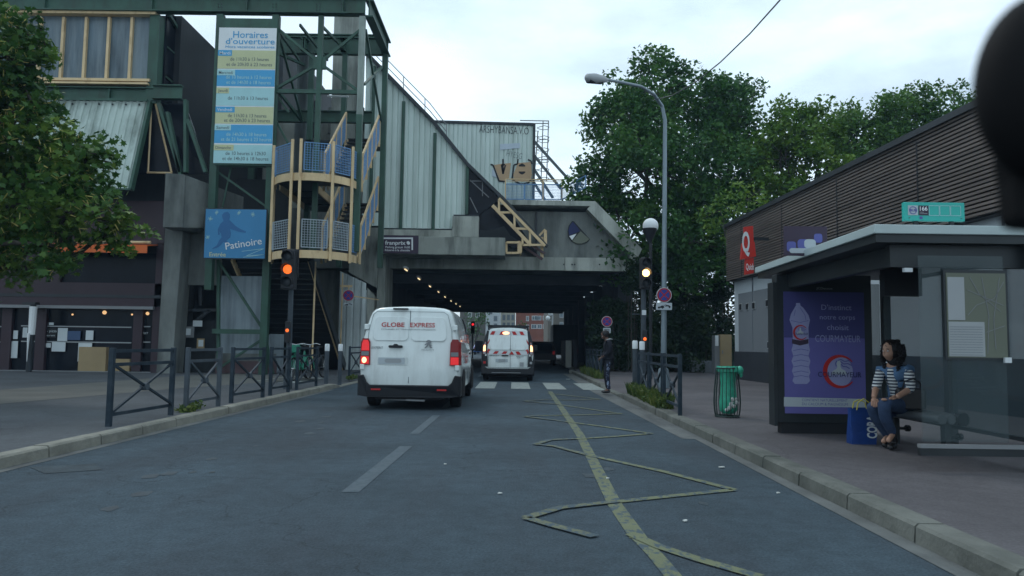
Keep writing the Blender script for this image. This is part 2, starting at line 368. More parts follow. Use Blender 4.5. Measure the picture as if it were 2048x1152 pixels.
foliage('leaf_dark', (.024, .075, .020), (.045, .130, .028), (.10, .20, .038), .5)
foliage('leaf_mid', (.030, .085, .018), (.065, .155, .026), (.13, .23, .04), .6)
foliage('leaf_light', (.045, .110, .018), (.10, .20, .028), (.18, .27, .045), .7)
foliage('leaf_maple', (.022, .070, .018), (.050, .125, .024), (.14, .22, .035), 1.1)
foliage('seed_keys', (.22, .22, .05), (.36, .32, .09), (.46, .36, .13), 2)
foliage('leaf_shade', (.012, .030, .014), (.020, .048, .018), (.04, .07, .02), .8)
foliage('weed', (.04, .08, .02), (.08, .13, .03), (.18, .20, .05), 5)
# ------------------------------------------------------------------ lettering
def text(s, name, m, parent, o, height, width=None, right=(1, 0, 0), up=(0, 0, 1), align='LEFT', t=.004, bold=0, shear=0, lift=.004, label=None):
    """lettering as thin raised mesh: o = baseline start (or centre), on a face with directions right/up"""
    cu = bpy.data.curves.new('lettering', 'FONT'); cu.body = s; cu.size = 1; cu.extrude = 0; cu.offset = bold; cu.shear = shear
    cu.resolution_u = 3; cu.space_line = .95
    ob = bpy.data.objects.new('lettering', cu); COL.objects.link(ob)
    dg = bpy.context.evaluated_depsgraph_get(); me = bpy.data.meshes.new_from_object(ob.evaluated_get(dg))
    bpy.data.objects.remove(ob); bpy.data.curves.remove(cu)
    n = len(me.vertices); co = np.zeros(n * 3); me.vertices.foreach_get('co', co); co = co.reshape(-1, 3)
    if n == 0: return None
    x0, x1 = co[:, 0].min(), co[:, 0].max()
    sy = height / .73; sx = sy if width is None else width / (x1 - x0)
    X = (co[:, 0] - x0) * sx; W = (x1 - x0) * sx
    if align == 'CENTER': X -= W / 2
    if align == 'RIGHT': X -= W
    Yv = co[:, 1] * sy
    r = np.array(Vector(right).normalized()); u = np.array(Vector(up).normalized()); nn = np.cross(r, u)
    off = np.array(worldoff(parent)); base = np.array(o, dtype=float) - off + nn * lift
    P = base + X[:, None] * r + Yv[:, None] * u
    me.vertices.foreach_set('co', P.ravel()); me.materials.clear(); me.materials.append(m); me.name = name
    ob = bpy.data.objects.new(name, me); COL.objects.link(ob); ob.parent = parent
    if label: ob['label'] = label
    me.update(); return ob
def plate(s, pts2, o, right=(1, 0, 0), up=(0, 0, 1), t=.01, lift=0):
    """flat shape given as 2-D points on a face, t thick towards the viewer"""
    r, u = Vector(right).normalized(), Vector(up).normalized(); nn = r.cross(u); o = Vector(o) + nn * lift
    return s.prism([o + r*a + u*b for a, b in pts2], nn * t)
def disc2(cx, cy, rx, ry=None, n=28, a0=0, a1=360):
    ry = ry or rx
    k = n if a1 - a0 >= 360 else n + 1
    return [(cx + rx*math.cos(R(a0 + (a1-a0)*i/n)), cy + ry*math.sin(R(a0 + (a1-a0)*i/n))) for i in range(k)]
def rrect(x0, y0, x1, y1, r, n=5):
    out = []
    for cx, cy, a in ((x1-r, y1-r, 0), (x0+r, y1-r, 90), (x0+r, y0+r, 180), (x1-r, y0+r, 270)):
        out += [(cx + r*math.cos(R(a + 90*i/n)), cy + r*math.sin(R(a + 90*i/n))) for i in range(n+1)]
    return out
def ring2(s, cx, cy, r0, r1, o, right=(1, 0, 0), up=(0, 0, 1), t=.01, lift=0, n=32, a0=0, a1=360):
    for i in range(n):
        b0 = a0 + (a1-a0)*i/n; b1 = a0 + (a1-a0)*(i+1)/n
        q = [(cx+r*math.cos(R(b)), cy+r*math.sin(R(b))) for r, b in ((r0, b0), (r1, b0), (r1, b1), (r0, b1))]
        plate(s, q, o, right, up, t, lift)
    return s
def stroke(s, pts2, wd, o, right=(1, 0, 0), up=(0, 0, 1), t=.004, lift=.004):
    for (a, b), (c, d) in zip(pts2, pts2[1:]):
        l = math.hypot(c-a, d-b) or 1; nx, ny = -(d-b)/l*wd/2, (c-a)/l*wd/2
        plate(s, [(a+nx, b+ny), (a-nx, b-ny), (c-nx, d-ny), (c+nx, d+ny)], o, right, up, t, lift)
    return s
# ================================================================== setting
KL, KR = -4.88, 2.62            # kerb faces
def struct(mb, name, m, **k):
    o = mb.build(name, m, None, **k); o['kind'] = 'structure'; return o
struct(MB().add([(-400, -60, -.05), (400, -60, -.05), (400, 700, -.05), (-400, 700, -.05)], [(0, 1, 2, 3)]), 'ground', M['ground'])
mb = MB()
mb.add([(KL, -20, 0), (KR, -20, 0), (KR, 34, 0), (KL, 34, 0)], [(0, 1, 2, 3)])
mb.add([(KL, 34, 0), (KR, 34, 0), (3.0, 40, 0), (KL, 40, 0)], [(0, 1, 2, 3)])
mb.add([(KL, 40, 0), (3.0, 40, 0), (3.0, 260, 0), (KL, 260, 0)], [(0, 1, 2, 3)])
mb.add([(KL - 8, 96, 0), (KL, 96, 0), (KL, 104, 0), (KL - 8, 104, 0)], [(0, 1, 2, 3)])
struct(mb, 'road', M['asphalt'])
PZ = .12
# left pavement: dropped at the crossing
def slab(pts, z0, z1, name, m):
    mb = MB(); n = len(pts); mb.prism([(x, y, z0) for x, y in pts], (0, 0, z1 - z0)); return struct(mb, name, m)
slab([(-60, -20), (KL - .18, -20), (KL - .18, 20.6), (-60, 20.6)], -.04, PZ, 'left_pavement', M['pavement'])
mb = MB()   # ramp and lower part at the crossing
X1 = KL - .18
mb.add([(-60, 20.6, PZ), (X1, 20.6, PZ), (X1, 21.4, .03), (X1, 25, .03), (X1, 26, PZ), (-60, 26, PZ), (-7.4, 21.4, PZ), (-7.4, 25, PZ)],
       [(0, 1, 6), (1, 2, 6), (2, 3, 7, 6), (3, 4, 7), (4, 5, 7), (0, 6, 7, 5)])
struct(mb, 'left_pavement_ramp', M['pavement'])
slab([(-60, 26), (X1, 26), (X1, 96), (-60, 96)], -.04, PZ, 'left_pavement_far', M['pavement'])
# paler strip that runs obliquely over the left pavement to the stair entrance
mb = MB(); q_ = [gp(*p, PZ) for p in ((-700, 812), (0, 780), (363, 752), (470, 747), (640, 757), (371, 776), (0, 808), (-700, 850))]; mb.add([(p.x, p.y, PZ+.004) for p in q_], [tuple(range(8))]); struct(mb, 'pavement_strip', M['pavement_pale'])
mb = MB(); mb.add([(-7.38, 21.5, PZ+.006), (-6.2, 21.5, .083), (-6.2, 24.9, .083), (-7.38, 24.9, PZ+.006)], [(0, 1, 2, 3)]); struct(mb, 'tactile_paving', M['paint_white'])
# right pavement
slab([(KR + .2, -20), (70, -20), (70, 18.3), (KR + .2, 18.3)], -.04, PZ, 'right_pavement', M['pavement_red'])
mb = MB(); X1 = KR + .2
mb.add([(70, 18.3, PZ), (X1, 18.3, PZ), (X1, 19.3, .03), (X1, 22.3, .03), (X1, 23.2, PZ), (70, 23.2, PZ), (4.4, 19.3, PZ), (4.4, 22.3, PZ)],
       [(0, 1, 6), (1, 2, 6), (2, 3, 7, 6), (3, 4, 7), (4, 5, 7), (0, 6, 7, 5)])
struct(mb, 'right_pavement_ramp', M['pavement_red'])
slab([(KR + .2, 23.2), (70, 23.2), (70, 40), (3.2, 40), (KR + .2, 34)], -.04, PZ, 'right_pavement_far', M['pavement_red'])
slab([(3.2, 40), (70, 40), (70, 260), (3.2, 260)], -.04, PZ, 'right_pavement_beyond', M['pavement'])
slab([(-60, 104), (KL - .18, 104), (KL - .18, 260), (-60, 260)], -.04, PZ, 'left_pavement_beyond', M['pavement'])
# kerb stones: one structure per side, each stone its own block with a narrow joint
def kerbline(name, xa, xb, spans, m, hfun, L=1.0):
    mb = MB(); rnd = random.Random(3)
    for y0, y1 in spans:
        y = y0
        while y < y1 - .05:
            e = min(y + L, y1); h0, h1 = hfun(y), hfun(e); j = .012; dx = rnd.uniform(-.006, .006); dz = rnd.uniform(-.003, .003)
            a, b = xa + dx, xb + dx; s_ = 1 if b > a else -1
            # front top edge chamfered
            prof = [(a, -.04), (a, -.03), (a + s_*.015, 1), (b, 1)]
            vs = []
            for yy, hh in ((y + j, h0), (e - j, h1)):
                H = hh + .004 + dz
                vs += [(a, yy, -.04), (a + s_*.01, yy, max(H - .02, .0)), (a + s_*.03, yy, H), (b, yy, H), (b, yy, -.04)]
            mb.add(vs, [(0, 1, 6, 5), (1, 2, 7, 6), (2, 3, 8, 7), (3, 4, 9, 8), (4, 3, 2, 1, 0), (5, 6, 7, 8, 9)])
            y = e
    return struct(mb, name, m)
def hl(y): 
    if y < 20.6: return PZ
    if y < 21.4: return PZ - (PZ - .03) * (y - 20.6) / .8
    if y < 25: return .03
    if y < 26: return .03 + (PZ - .03) * (y - 25)
    return PZ
def hr(y):
    if y < 18.3: return PZ
    if y < 19.3: return PZ - (PZ - .03) * (y - 18.3)
    if y < 22.3: return .03
    if y < 23.2: return .03 + (PZ - .03) * (y - 22.3) / .9
    return PZ
kerbline('left_kerb', KL, KL - .18, [(-20, 20.6), (20.6, 21.4), (21.4, 25), (25, 26), (26, 96)], M['kerb'], hl)
kerbline('right_kerb', KR, KR + .2, [(-20, 18.3), (18.3, 19.3), (19.3, 22.3), (22.3, 23.2), (23.2, 34)], M['kerb_dark'], hr)
mb = MB(); mb.prism([(2.5, 34, -.04), (2.7, 34, -.04), (3.2, 40, -.04), (3.0, 40, -.04)], (0, 0, PZ + .045)); mb.box(3.0, 40.01, -.04, 3.2, 110, PZ + .004)
struct(mb, 'right_kerb_beyond', M['kerb_dark'])
# concrete gutter
mb = MB(); mb.add([(KR - .30, 10.4, .004), (KR, 10.4, .004), (KR, 33.5, .004), (KR - .42, 33.5, .004), (KR - .46, 20, .004)], [(0, 1, 2, 3, 4)])
mb.add([(KR - .16, -3, .004), (KR, -3, .004), (KR, 10.39, .004), (KR - .13, 10.39, .004)], [(0, 1, 2, 3)])
mb.add([(KL, -3, .004), (KL + .12, -3, .004), (KL + .14, 20, .004), (KL, 20, .004)], [(0, 1, 2, 3)])
struct(mb, 'gutter', M['gutter'])
# markings
def strip(mb, a, b, wd, z):
    a, b = Vector((*a, 0)), Vector((*b, 0)); d = (b - a).normalized(); n = Vector((-d.y, d.x, 0)) * wd / 2
    mb.add([(*(a - n).xy, z), (*(b - n).xy, z), (*(b + n).xy, z), (*(a + n).xy, z)], [(0, 1, 2, 3)])
def G2(*pts): return [tuple(gp(*p).xy) for p in pts]
def ribbon(mb, pts, wd, z):
    """constant width painted line through plan points, mitred"""
    P = [Vector(p) for p in pts]; L_, R_ = [], []
    for i, p in enumerate(P):
        d0 = (P[i] - P[i-1]).normalized() if i else (P[1] - P[0]).normalized(); d1 = (P[i+1] - P[i]).normalized() if i < len(P)-1 else d0
        n = Vector((-d0.y, d0.x)) + Vector((-d1.y, d1.x)); n.normalize(); k = wd/2/max(.35, n.dot(Vector((-d0.y, d0.x)))); L_.append(p + n*k); R_.append(p - n*k)
    for i in range(len(P)-1): mb.add([(*R_[i], z), (*R_[i+1], z), (*L_[i+1], z), (*L_[i], z)], [(0, 1, 2, 3)])
mb = MB()
ribbon(mb, G2((873, 831), (829, 868)), .13, .004)
for y in (14.9, 29, 34, 39, 44, 49, 54, 59): ribbon(mb, [(-1.35, y), (-1.35, y + 2.9)], .12, .004)
struct(mb, 'centre_line', M['paint_white_old'])
mb = MB(); ribbon(mb, G2((812, 893), (700, 985)), .15, .004); struct(mb, 'centre_line_dash', M['paint_white_old'])
mb = MB()
z0_, z1_ = gp(1090, 779).y, gp(1090, 766).y
for i in range(8):
    x = gp(1060 - 0, 779).x + .02 - .56 + (i-4)*1.03 + .0
    mb.add([(x, z0_, .009), (min(x + .56, 2.1), z0_, .009), (min(x + .56, 2.1), z1_, .009), (x, z1_, .009)], [(0, 1, 2, 3)])
struct(mb, 'crossing', M['paint_white'])
mb = MB(); ribbon(mb, G2((1100, 783), (1160, 870), (1190, 930), (1230, 1010), (1278, 1078)), .12, .005); ribbon(mb, G2((1278, 1078), (1310, 1110), (1350, 1158)), .10, .005); struct(mb, 'bus_bay_line', M['paint_yellow'])
mb = MB()
for q in ([(1262, 1070), (1320, 1096), (1400, 1122), (1520, 1156)], [(1235, 1005), (1330, 995), (1468, 981)], [(1468, 981), (1330, 945), (1170, 910)], [(1150, 879), (1230, 874), (1303, 868)], [(1303, 868), (1200, 853), (1115, 842)],
          [(1080, 832), (1150, 831), (1243, 828)], [(1243, 828), (1180, 819), (1118, 810)], [(1090, 800), (1140, 801), (1200, 799)], [(1200, 799), (1140, 792), (1095, 787)]):
    ribbon(mb, G2(*q), .092, .009)
struct(mb, 'bus_bay_zigzag', M['paint_yellow'])
mb = MB()
for q in ([(1052, 1038), (1120, 1018), (1235, 1005)], [(1052, 1038), (1110, 1055), (1190, 1076)], [(1170, 910), (1110, 894), (1070, 890)], [(1070, 890), (1100, 881), (1150, 879)], [(1115, 842), (1048, 834)], [(1048, 834), (1080, 832)], [(1118, 810), (1048, 803)], [(1048, 803), (1090, 800)]):
    ribbon(mb, G2(*q), .09, .013)
struct(mb, 'bus_bay_zigzag_worn', M['paint_yellow_old'])
# patch of darker road and manhole
# litter on the road
for i, (x, y) in enumerate([(2.18, 7.95), (.9, 7.2), (-.1, 6.4), (1.25, 5.5), (-.7, 7.9), (2.3, 6.6), (2.05, 28.2)]):
    mb = MB(); s = .018 if i else .045
    if i == 6: s = .09
    q = [(x + s*math.cos(a)*random.uniform(.6, 1.3), y + s*math.sin(a)*random.uniform(.6, 1.3)) for a in (0, 1, 2, 3, 4, 5)]
    mb.prism([(a, b, .005 + random.uniform(0, .006)) for a, b in q], (0, 0, .006))
    tag(mb.build('litter_scrap', M['litter']), ['largest pale scrap of litter beside the right kerb in front of the bus shelter', 'tiny pale scrap of litter on the road between the two nearest yellow zigzags', 'tiny pale scrap on the road just left of the worn yellow zigzag point',
        'tiny pale scrap on the road inside the nearest yellow zigzag', 'tiny pale scrap on the grey road behind the large white van', 'small pale scrap at the foot of the right kerb nearest the camera', 'white crumpled paper lying at the kerb near the tunnel mouth'][i], 'litter', 'scraps of litter on the road')

mb = MB(); a_ = [gp(*p) for p in ((60, 935), (190, 928), (205, 940), (90, 948))]; mb.add([(p.x, p.y, .004) for p in a_], [(0, 1, 2, 3)]); struct(mb, 'dark_road_patch', mat('dark_road', (.030, .045, .055), .85, var=.3, scale=3, speck=.25, bump=.4))  # darker four-sided patch on the road by the left kerb

# oil drips and old repairs in the lanes
dark_road = mat('oil_stain', (.030, .046, .058), .7, var=.3, scale=4, speck=.3)
rnd = random.Random(9); mb = MB()
for i in range(26):
    x, y, r = rnd.choice((-3.2, .9+rnd.uniform(-.5, .5), -3.0))+rnd.uniform(-.25, .25), rnd.uniform(4.5, 20), rnd.uniform(.02, .10)
    n = 11; mb.add([(x+r*rnd.uniform(.6, 1.2)*math.cos(6.283*k/n), y+r*1.6*rnd.uniform(.6, 1.2)*math.sin(6.283*k/n), .003) for k in range(n)], [tuple(range(n))])
struct(mb, 'road_stains', dark_road)
# ================================================================== ice rink wing on the left (facade plane YF)
YF = 26.0
def P(px, py, dy=0): return at(px, py, YF + dy)
def PL(y): v = P(160, y); v.x = -24; return v
def qd(mb, x0, y0, x1, y1, Yf, th):
    """upright block: pixel rectangle surveyed on plane Yf, th metres deep behind it"""
    a, b = at(x0, y0, Yf), at(x1, y1, Yf); xm = (max(x0, 0) + x1) / 2; a.z = at(xm, y0, Yf).z; b.z = at(xm, y1, Yf).z
    return mb.box(a.x, Yf, b.z, b.x, Yf + th, a.z)
B = thing('ice_rink_building', 'green steel and plum ice rink building with restaurant and ribbed cladding on the left', 'building', (-18, 26, 0))
zt, zb = P(400, -3).z, P(400, 31).z
XR = P(328, 600).x                      # right end of the restaurant
mb = MB(); mb.box(-34, 26.9, 0, P(322, 400).x, 60, zt-.25); mb.box(P(322, 400).x, 71/2, 0, at(560, 300, 35.5).x, 60, at(420, 66, 35.5).z); mb.build('wall', M['dark_wall'], B)
# top steel girder
mb = MB(); X0, X1 = -26, P(733, 20).x
mb.ibeam((X0, 25.8, (zt+zb)/2), (X1, 25.8, (zt+zb)/2), zt - zb, .34, .05)
for px in (100, 312, 500, 690): x = P(px, 20).x; mb.box(x-.015, 25.66, zb+.05, x+.015, 25.94, zt-.05)
mb.build('roof_girder', M['green_steel'], B)
mb = MB()
for px in (445, 553, 640, 690):
    for dx in (-.06, .06):
        for k in range(3): 
            c = P(px, 14 + k*6); mb.cbox((c.x+dx, 25.77, c.z), (.035, .03, .035))
mb.build('bolt', M['dark_metal'], B)
# glazed band
mb = MB(); a, b = PL(30), P(312, 160); mb.box(a.x, 26.02, b.z, b.x, 26.06, a.z); mb.build('glazing', M['glazing'], B)
mb = MB()
for i in range(15):
    px = 312 - i*45.5; c, e = P(px, 36, -.0), P(px - 0, 162); mb.box(c.x-.045, 25.9, e.z, c.x+.045, 26.018, c.z)
mb.build('mullion', M['cream_steel'], B)
mb = MB(); a, b = PL(26), P(318, 35); mb.box(a.x, 25.72, b.z, b.x, 25.99, a.z)
a, b = PL(161), P(306, 168); mb.box(a.x, 25.72, b.z, b.x, 25.99, a.z); a, b = PL(169.5), P(304, 175); mb.box(a.x, 25.66, b.z, b.x, 25.99, a.z)
mb.build('sill', M['cream_steel'], B)
mb = MB(); a, b = PL(177), P(318, 205); zc = (a.z+b.z)/2; mb.ibeam((-30, 25.9, zc), (b.x, 25.9, zc), a.z-b.z, .3, .04)
for px in (120, 225): c = P(px, 190); mb.box(c.x-.015, 25.76, b.z+.05, c.x+.015, 25.9, a.z-.05)
a, b = P(318, 177), P(374, 205); mb.ibeam((a.x, 25.6, zc), (b.x, 25.6, zc), a.z-b.z, .25, .04)
mb.build('floor_girder', M['green_steel'], B)
# green corner column and dark glazed return
mb = MB(); a, b = P(300, 34), P(326, 205); mb.box(P(302, 100).x, 25.8, b.z - .1, P(322, 100).x, 26.2, a.z); mb.build('corner_column', M['green_steel'], B)
mb = MB(); x = P(322, 100).x; mb.box(x, 26.21, P(600, 330).z, x+.06, 32.5, zt - .3)
mb.build('return_glazing', M['glass_dark'], B)
mb = MB()
for y in (27.6, 32, 30.4, 31.8): mb.box(x+.06, y, P(600, 205).z, x+.12, y+.08, zt-.3)
mb.bar((x+.1, 26.3, zt-.5), (x+.1, 32.3, zt-2.2), .08, .12); mb.bar((x+.1, 26.3, P(0,205).z), (x+.1, 32.4, P(0,205).z), .1, .3)
for y in (27.2, 28.4, 29.6, 30.8): mb.box(x+.061, y, P(600, 205).z, x+.09, y+.04, zt-.5)
for z in (P(420, 90).z, P(420, 150).z): mb.box(x+.061, 26.3, z, x+.085, 32.4, z+.06)
mb.build('return_frame', M['green_steel'], B)
mb = MB(); zz = at(410, 80, 31.5).z; mb.ibeam((x+.15, 31.5, zz), (XR+6, 31.5, zz), .6, .25, .04); zz = at(410, 232, 31.5).z; mb.ibeam((x+.15, 31.4, zz), (XR+6, 31.4, zz), .5, .25, .04); mb.build('link_beam', M['green_steel'], B)
mb = MB(); c = at(392, 150, 30.5); mb.tube([(c.x, 30.5, at(392, 225, 30.5).z), (c.x, 30.5, at(392, 75, 30.5).z)], .06, 8); mb.bar(at(415, 100, 31), at(440, 170, 31), .1, .1); mb.build('downpipe', M['grey_panel'], B)
# ribbed cladding apron flaring outwards at its foot
top = at(298, 204, 25.75); bot = at(268, 379, 24.75); up = Vector((0, bot.y - top.y, bot.z - top.z)); H = up.length; up = -up.normalized()
mb = MB(); W = 7.6; nrm = Vector((0, -1, 0)).cross(Vector((1, 0, 0))); nrm = Vector((1, 0, 0)).cross(up)
o = Vector((top.x - W, bot.y, bot.z))
corr(mb, o, (1, 0, 0), nrm, up, W, lambda t: 0, lambda t: H, .235, .045, .55)
mb.build('ribbed_apron', M['cladding_old'], B)
mb = MB(); mb.bar((top.x+.04, 25.78, top.z), (top.x+.04, 24.78, bot.z), .1, .22); mb.bar((top.x+.01, 25.6, top.z+.02), (top.x - W, 25.6, top.z+.02), .06, .08)
mb.bar((top.x - W, 24.72, bot.z), (top.x + .06, 24.72, bot.z), .05, .06); mb.build('apron_frame', M['green_steel'], B)
mb = MB()
for i in range(11):
    c = Vector((top.x - .3 - i*.47, 25.68, top.z - .12)); mb.cbox(c, (.05, .03, .05))
mb.build('bolt', M['dark_metal'], B)
# triangular glazed cheek between apron and concrete block
mb = MB(); a, b, c, d = at(302, 207, 25.9), at(276, 345, 25.4), at(345, 348, 25.9), at(312, 207, 25.9)
mb.prism([at(300, 207, 25.95), at(272, 348, 25.95), at(420, 348, 26.4), at(370, 207, 26.4)], (0, .05, 0)); mb.build('cheek_glazing', M['glass_dark'], B)
mb = MB()
for q in ([(303, 207), (296, 343)], [(311, 208), (343, 345)], [(294, 345), (344, 346)]):
    mb.tube([at(*q[0], 25.86), at(*q[1], 25.86)], .035, 4)
mb.build('cheek_mullion', M['cream_steel'], B)
mb = MB()
for q in ([(318, 207), (362, 345)], [(372, 200), (372, 345)], [(336, 225), (362, 350)], [(376, 240), (412, 345)]):
    mb.bar(at(*q[0], 25.75), at(*q[1], 25.75), .1, .2, (0, 1, 0))
mb.build('cheek_strut', M['green_steel'], B)
# concrete corbel block and leg
mb = MB(); fy = 24.9
a = at(328, 347, fy); b = at(366, 455, fy); c = at(366, 455, fy)
x0, x1, z0, z1 = at(328, 400, fy).x, at(368, 400, fy).x, at(350, 455, fy).z, at(350, 346, fy).z
mb.prism([(x0, fy, z0), (x1, fy, z0), (x1, fy, z1 - .05), (x0, fy, z1)], (0, 3.5, 0))
mb.prism([(x1+.005, fy+.05, z0), (x1+1.2, fy+3.2, z0 + .5), (x1+1.2, fy+3.2, z1-.3), (x1+.005, fy+.05, z1 - .06)], (0, .3, 0))
mb.prism([at(330, 455, 25.6), at(366, 455, 25.6), at(343, 750, 25.6), at(312, 750, 25.6)], (0, .9, 0))
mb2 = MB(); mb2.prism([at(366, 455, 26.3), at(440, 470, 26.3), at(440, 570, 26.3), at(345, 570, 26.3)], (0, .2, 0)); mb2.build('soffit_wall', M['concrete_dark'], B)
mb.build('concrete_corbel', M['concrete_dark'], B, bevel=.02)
# plum fascia and restaurant front
mb = MB(); qd(mb, -250, 400, 328, 487, 25.95, .5); qd(mb, -250, 565, 328, 612, 25.95, .5); qd(mb, 314, 487, 328, 748, 25.95, .5); qd(mb, -250, 505, 120, 565, 25.97, .4)
mb.build('plum_fascia', M['plum_panel'], B)
mb = MB(); a, b = P(-250, 589), P(328, 591); mb.box(a.x, 25.93, b.z, b.x, 25.948, a.z); mb.build('fascia_joint', M['dark_metal'], B)
mb = MB(); a, b = P(60, 488), P(318, 488); mb.prism([(a.x, 25.94, a.z), (b.x, 25.94, a.z), (b.x, 25.2, a.z - .12), (a.x, 25.2, a.z - .12)], (0, 0, .03))
mb.box(a.x, 25.17, a.z - .36, b.x, 25.198, a.z - .10); aw = mb.build('awning', M['orange_fabric'], B)
mb = MB(); mb.tube([(a.x, 25.3, a.z + .02), (b.x + .05, 25.3, a.z + .02)], .05, 8); mb.build('awning_roller', M['cream_steel'], B)
mb = MB(); qd(mb, -250, 505, 314, 565, 26.1, .05); mb.build('window', M['glass_dark'], B)
mb = MB(); qd(mb, -250, 617, 314, 747, 26.25, .04); mb.build('shop_window', M['glass_dark'], B)
mb = MB(); qd(mb, -250, 611, 306, 617, 25.8, .3); qd(mb, -250, 742, 314, 750, 26, .2); mb.build('shop_sill', M['grey'], B)
mb = MB()
for px in (5, 74, 268, 306, -60, -130): qd(mb, px, 617, px + 12, 742, 26.1, .14)
mb.build('shop_mullion', M['plum_panel'], B)
mb = MB()
for y in (652, 683):
    for x0_, x1_ in ((-120, 4), (42, 262), (275, 300)): qd(mb, x0_, y, x1_, y + 2.2, 26.2, .03)
mb.build('window_band', M['mid_grey'], B)
mb = MB(); random.seed(4)
for x0_, y0_, x1_, y1_ in ((27, 661, 35, 678), (46, 655, 54, 675), (116, 656, 134, 682), (104, 684, 130, 703), (172, 661, 186, 680), (157, 686, 182, 723), (76, 686, 101, 695), (18, 682, 34, 716), (98, 645, 107, 650)):
    qd(mb, x0_, y0_, x1_, y1_, 26.17, .012)
mb.build('notice', M['paper'], B)
mb = MB(); qd(mb, 135, 662, 160, 680, 26.17, .012); mb.build('notice', M['paper_blue'], B, )['label'] = 'dark blue notice'
mb = MB(); qd(mb, 79, 656, 112, 675, 26.18, .01); mb.build('notice_board', M['black'], B)
text('bar - pizza', 'lettering', M['paper'], B, tuple(at(82, 664, 26.17)), .09, width=.55)
text('restaurant', 'lettering', M['paper'], B, tuple(at(84, 672, 26.17)), .06, width=.45)
text('OUVERT', 'lettering', M['paper'], B, tuple(at(276, 668, 26.17)), .07, width=.35)
mb = MB(); qd(mb, 184, 693, 214, 744, 26.6, .3); qd(mb, 158, 695, 184, 744, 26.62, .3); qd(mb, 228, 715, 260, 741, 26.3, .3); 
mb = MB(); qd(mb, 158, 694, 210, 744, 26.05, .18); qd(mb, 226, 718, 258, 742, 26.05, .18); mb.build('counter_panel', M['cardboard'], B)
for px, py, r in ((145, 629, .035), (209, 625, .07), (264, 629, .035), (283, 630, .04), (295, 627, .06)):
    c = at(px, py, 26.2); mb = MB(); mb.sphere(c, r, 10, 6); mb.build('lamp', M['bulb_warm'], B)
# dark steel entrance cage with notices right of the restaurant
G = thing('entrance_gate', 'dark steel entrance cage with framed notices between the restaurant and the lattice tower', 'gate', at(390, 748, 26.4) * 1)
G.location.z = PZ
mb = MB(); a, b = at(345, 640, 26.8), at(436, 748, 26.8); mb.box(a.x, 26.8, PZ, b.x, 26.9, a.z); mb.box(a.x, 28.5, a.z, b.x, 28.6, a.z + 2.5); mb.build('panel', M['dark_wall'], G)
mb = MB()
for q in ([(345, 560), (345, 750)], [(345, 565), (436, 565)], [(436, 560), (436, 750)], [(345, 620), (436, 620)], [(402, 575), (402, 610)], [(420, 620), (382, 650)]):
    mb.bar(at(*q[0], 26.6), at(*q[1], 26.6), .1, .1)
mb.build('frame', M['dark_metal'], G)
mb = MB(); qd(mb, 356, 653, 387, 675, 26.5, .04); mb.build('notice_frame', M['grey'], G)
mb = MB(); qd(mb, 361, 657, 381, 670, 26.47, .02); mb.build('notice', M['paper'], G)
mb = MB(); qd(mb, 386, 641, 404, 653, 26.5, .02); mb.build('notice', M['paper'], G)
mb = MB(); qd(mb, 394, 677, 408, 697, 26.5, .03); mb.build('notice_box', M['cardboard'], G)
mb = MB(); qd(mb, 397, 680, 406, 693, 26.48, .015); mb.build('notice', M['paper'], G)
# post in front of the restaurant with torn white tape
t = thing('taped_post', 'slim grey post wrapped in torn white tape before the restaurant window', 'post', gp(58, 748, PZ))
c = at(57, 748, 25.4); c.z = PZ; tp = at(62, 607, 25.4)
mb = MB(); mb.tube([c, (c.x + .02, c.y, tp.z)], .09, 10); mb.cbox((tp.x, tp.y, tp.z), (.45, .25, .08)); mb.build('post', M['dark_metal'], t)
mb = MB(); mb.tube([(c.x + .02, c.y, c.z + 1.25), (c.x + .03, c.y, tp.z - .1)], [.105, .12], 10); mb.tube([(c.x - .02, c.y - .1, c.z + .35), (c.x + .0, c.y - .12, c.z + 1.3)], [.01, .05], 6); mb.build('tape', M['white'], t)
# ------------------------------------------------------------------ lattice stair tower
S = thing('stair_tower', 'green steel lattice tower with cream framed escape stair and blue mesh railings', 'tower', (-7.6, 27.5, 0))
YB = 29.4
XC = [at(428, 350, 25.8).x, at(541, 350, 25.8).x, at(637, 200, 25.8).x, at(716, 350, 25.8).x]     # column lines
ztop = P(500, 36).z
mb = MB()
for i, x in enumerate(XC[:2]): mb.bar((x, 25.8, PZ if i else 3.0), (x, 25.8, ztop), .24, .24)
mb.build('column', M['green_steel'], S)
mb = MB(); mb.bar((XC[2], 25.8, P(600, 503).z), (XC[2], 25.8, ztop), .17, .17); mb.build('column', M['green_steel'], S)
mb = MB(); zsp = P(600, 232).z; mb.bar((XC[3], 25.8, P(700, 505).z), (XC[3], 25.8, zsp), .2, .2); mb.build('column', M['green_steel'], S)
mb = MB(); mb.bar((XC[3], 25.8, zsp), (XC[3], 25.8, ztop), .2, .2); mb.build('column', M['green_pale_steel'], S)['label'] = 'pale upper length of the corner column'
for x in (XC[0], XC[1] + .3, XC[2] + .05, XC[3] + .2):
    mb = MB(); mb.bar((x, YB, PZ if x < XC[1] else 4.2), (x, YB, ztop + .2), .2, .2); mb.build('column', M['green_steel'], S)
zc = (zt + zb) / 2
mb = MB(); mb.ibeam((XC[3]+.2, 25.9, zc), (XC[3]+.2, YB+.3, zc), zt - zb, .3, .05); mb.ibeam((-12, YB, zc), (XC[3]+.3, YB, zc), .7, .25, .04)
for x in (XC[1], XC[2], -7.0, -8.5, -10.6): mb.ibeam((x, 29, zc - .05), (x, YB, zc - .05), .45, .2, .03)
z1, z2, z3 = P(600, 60).z, P(600, 187).z, P(600, 130).z
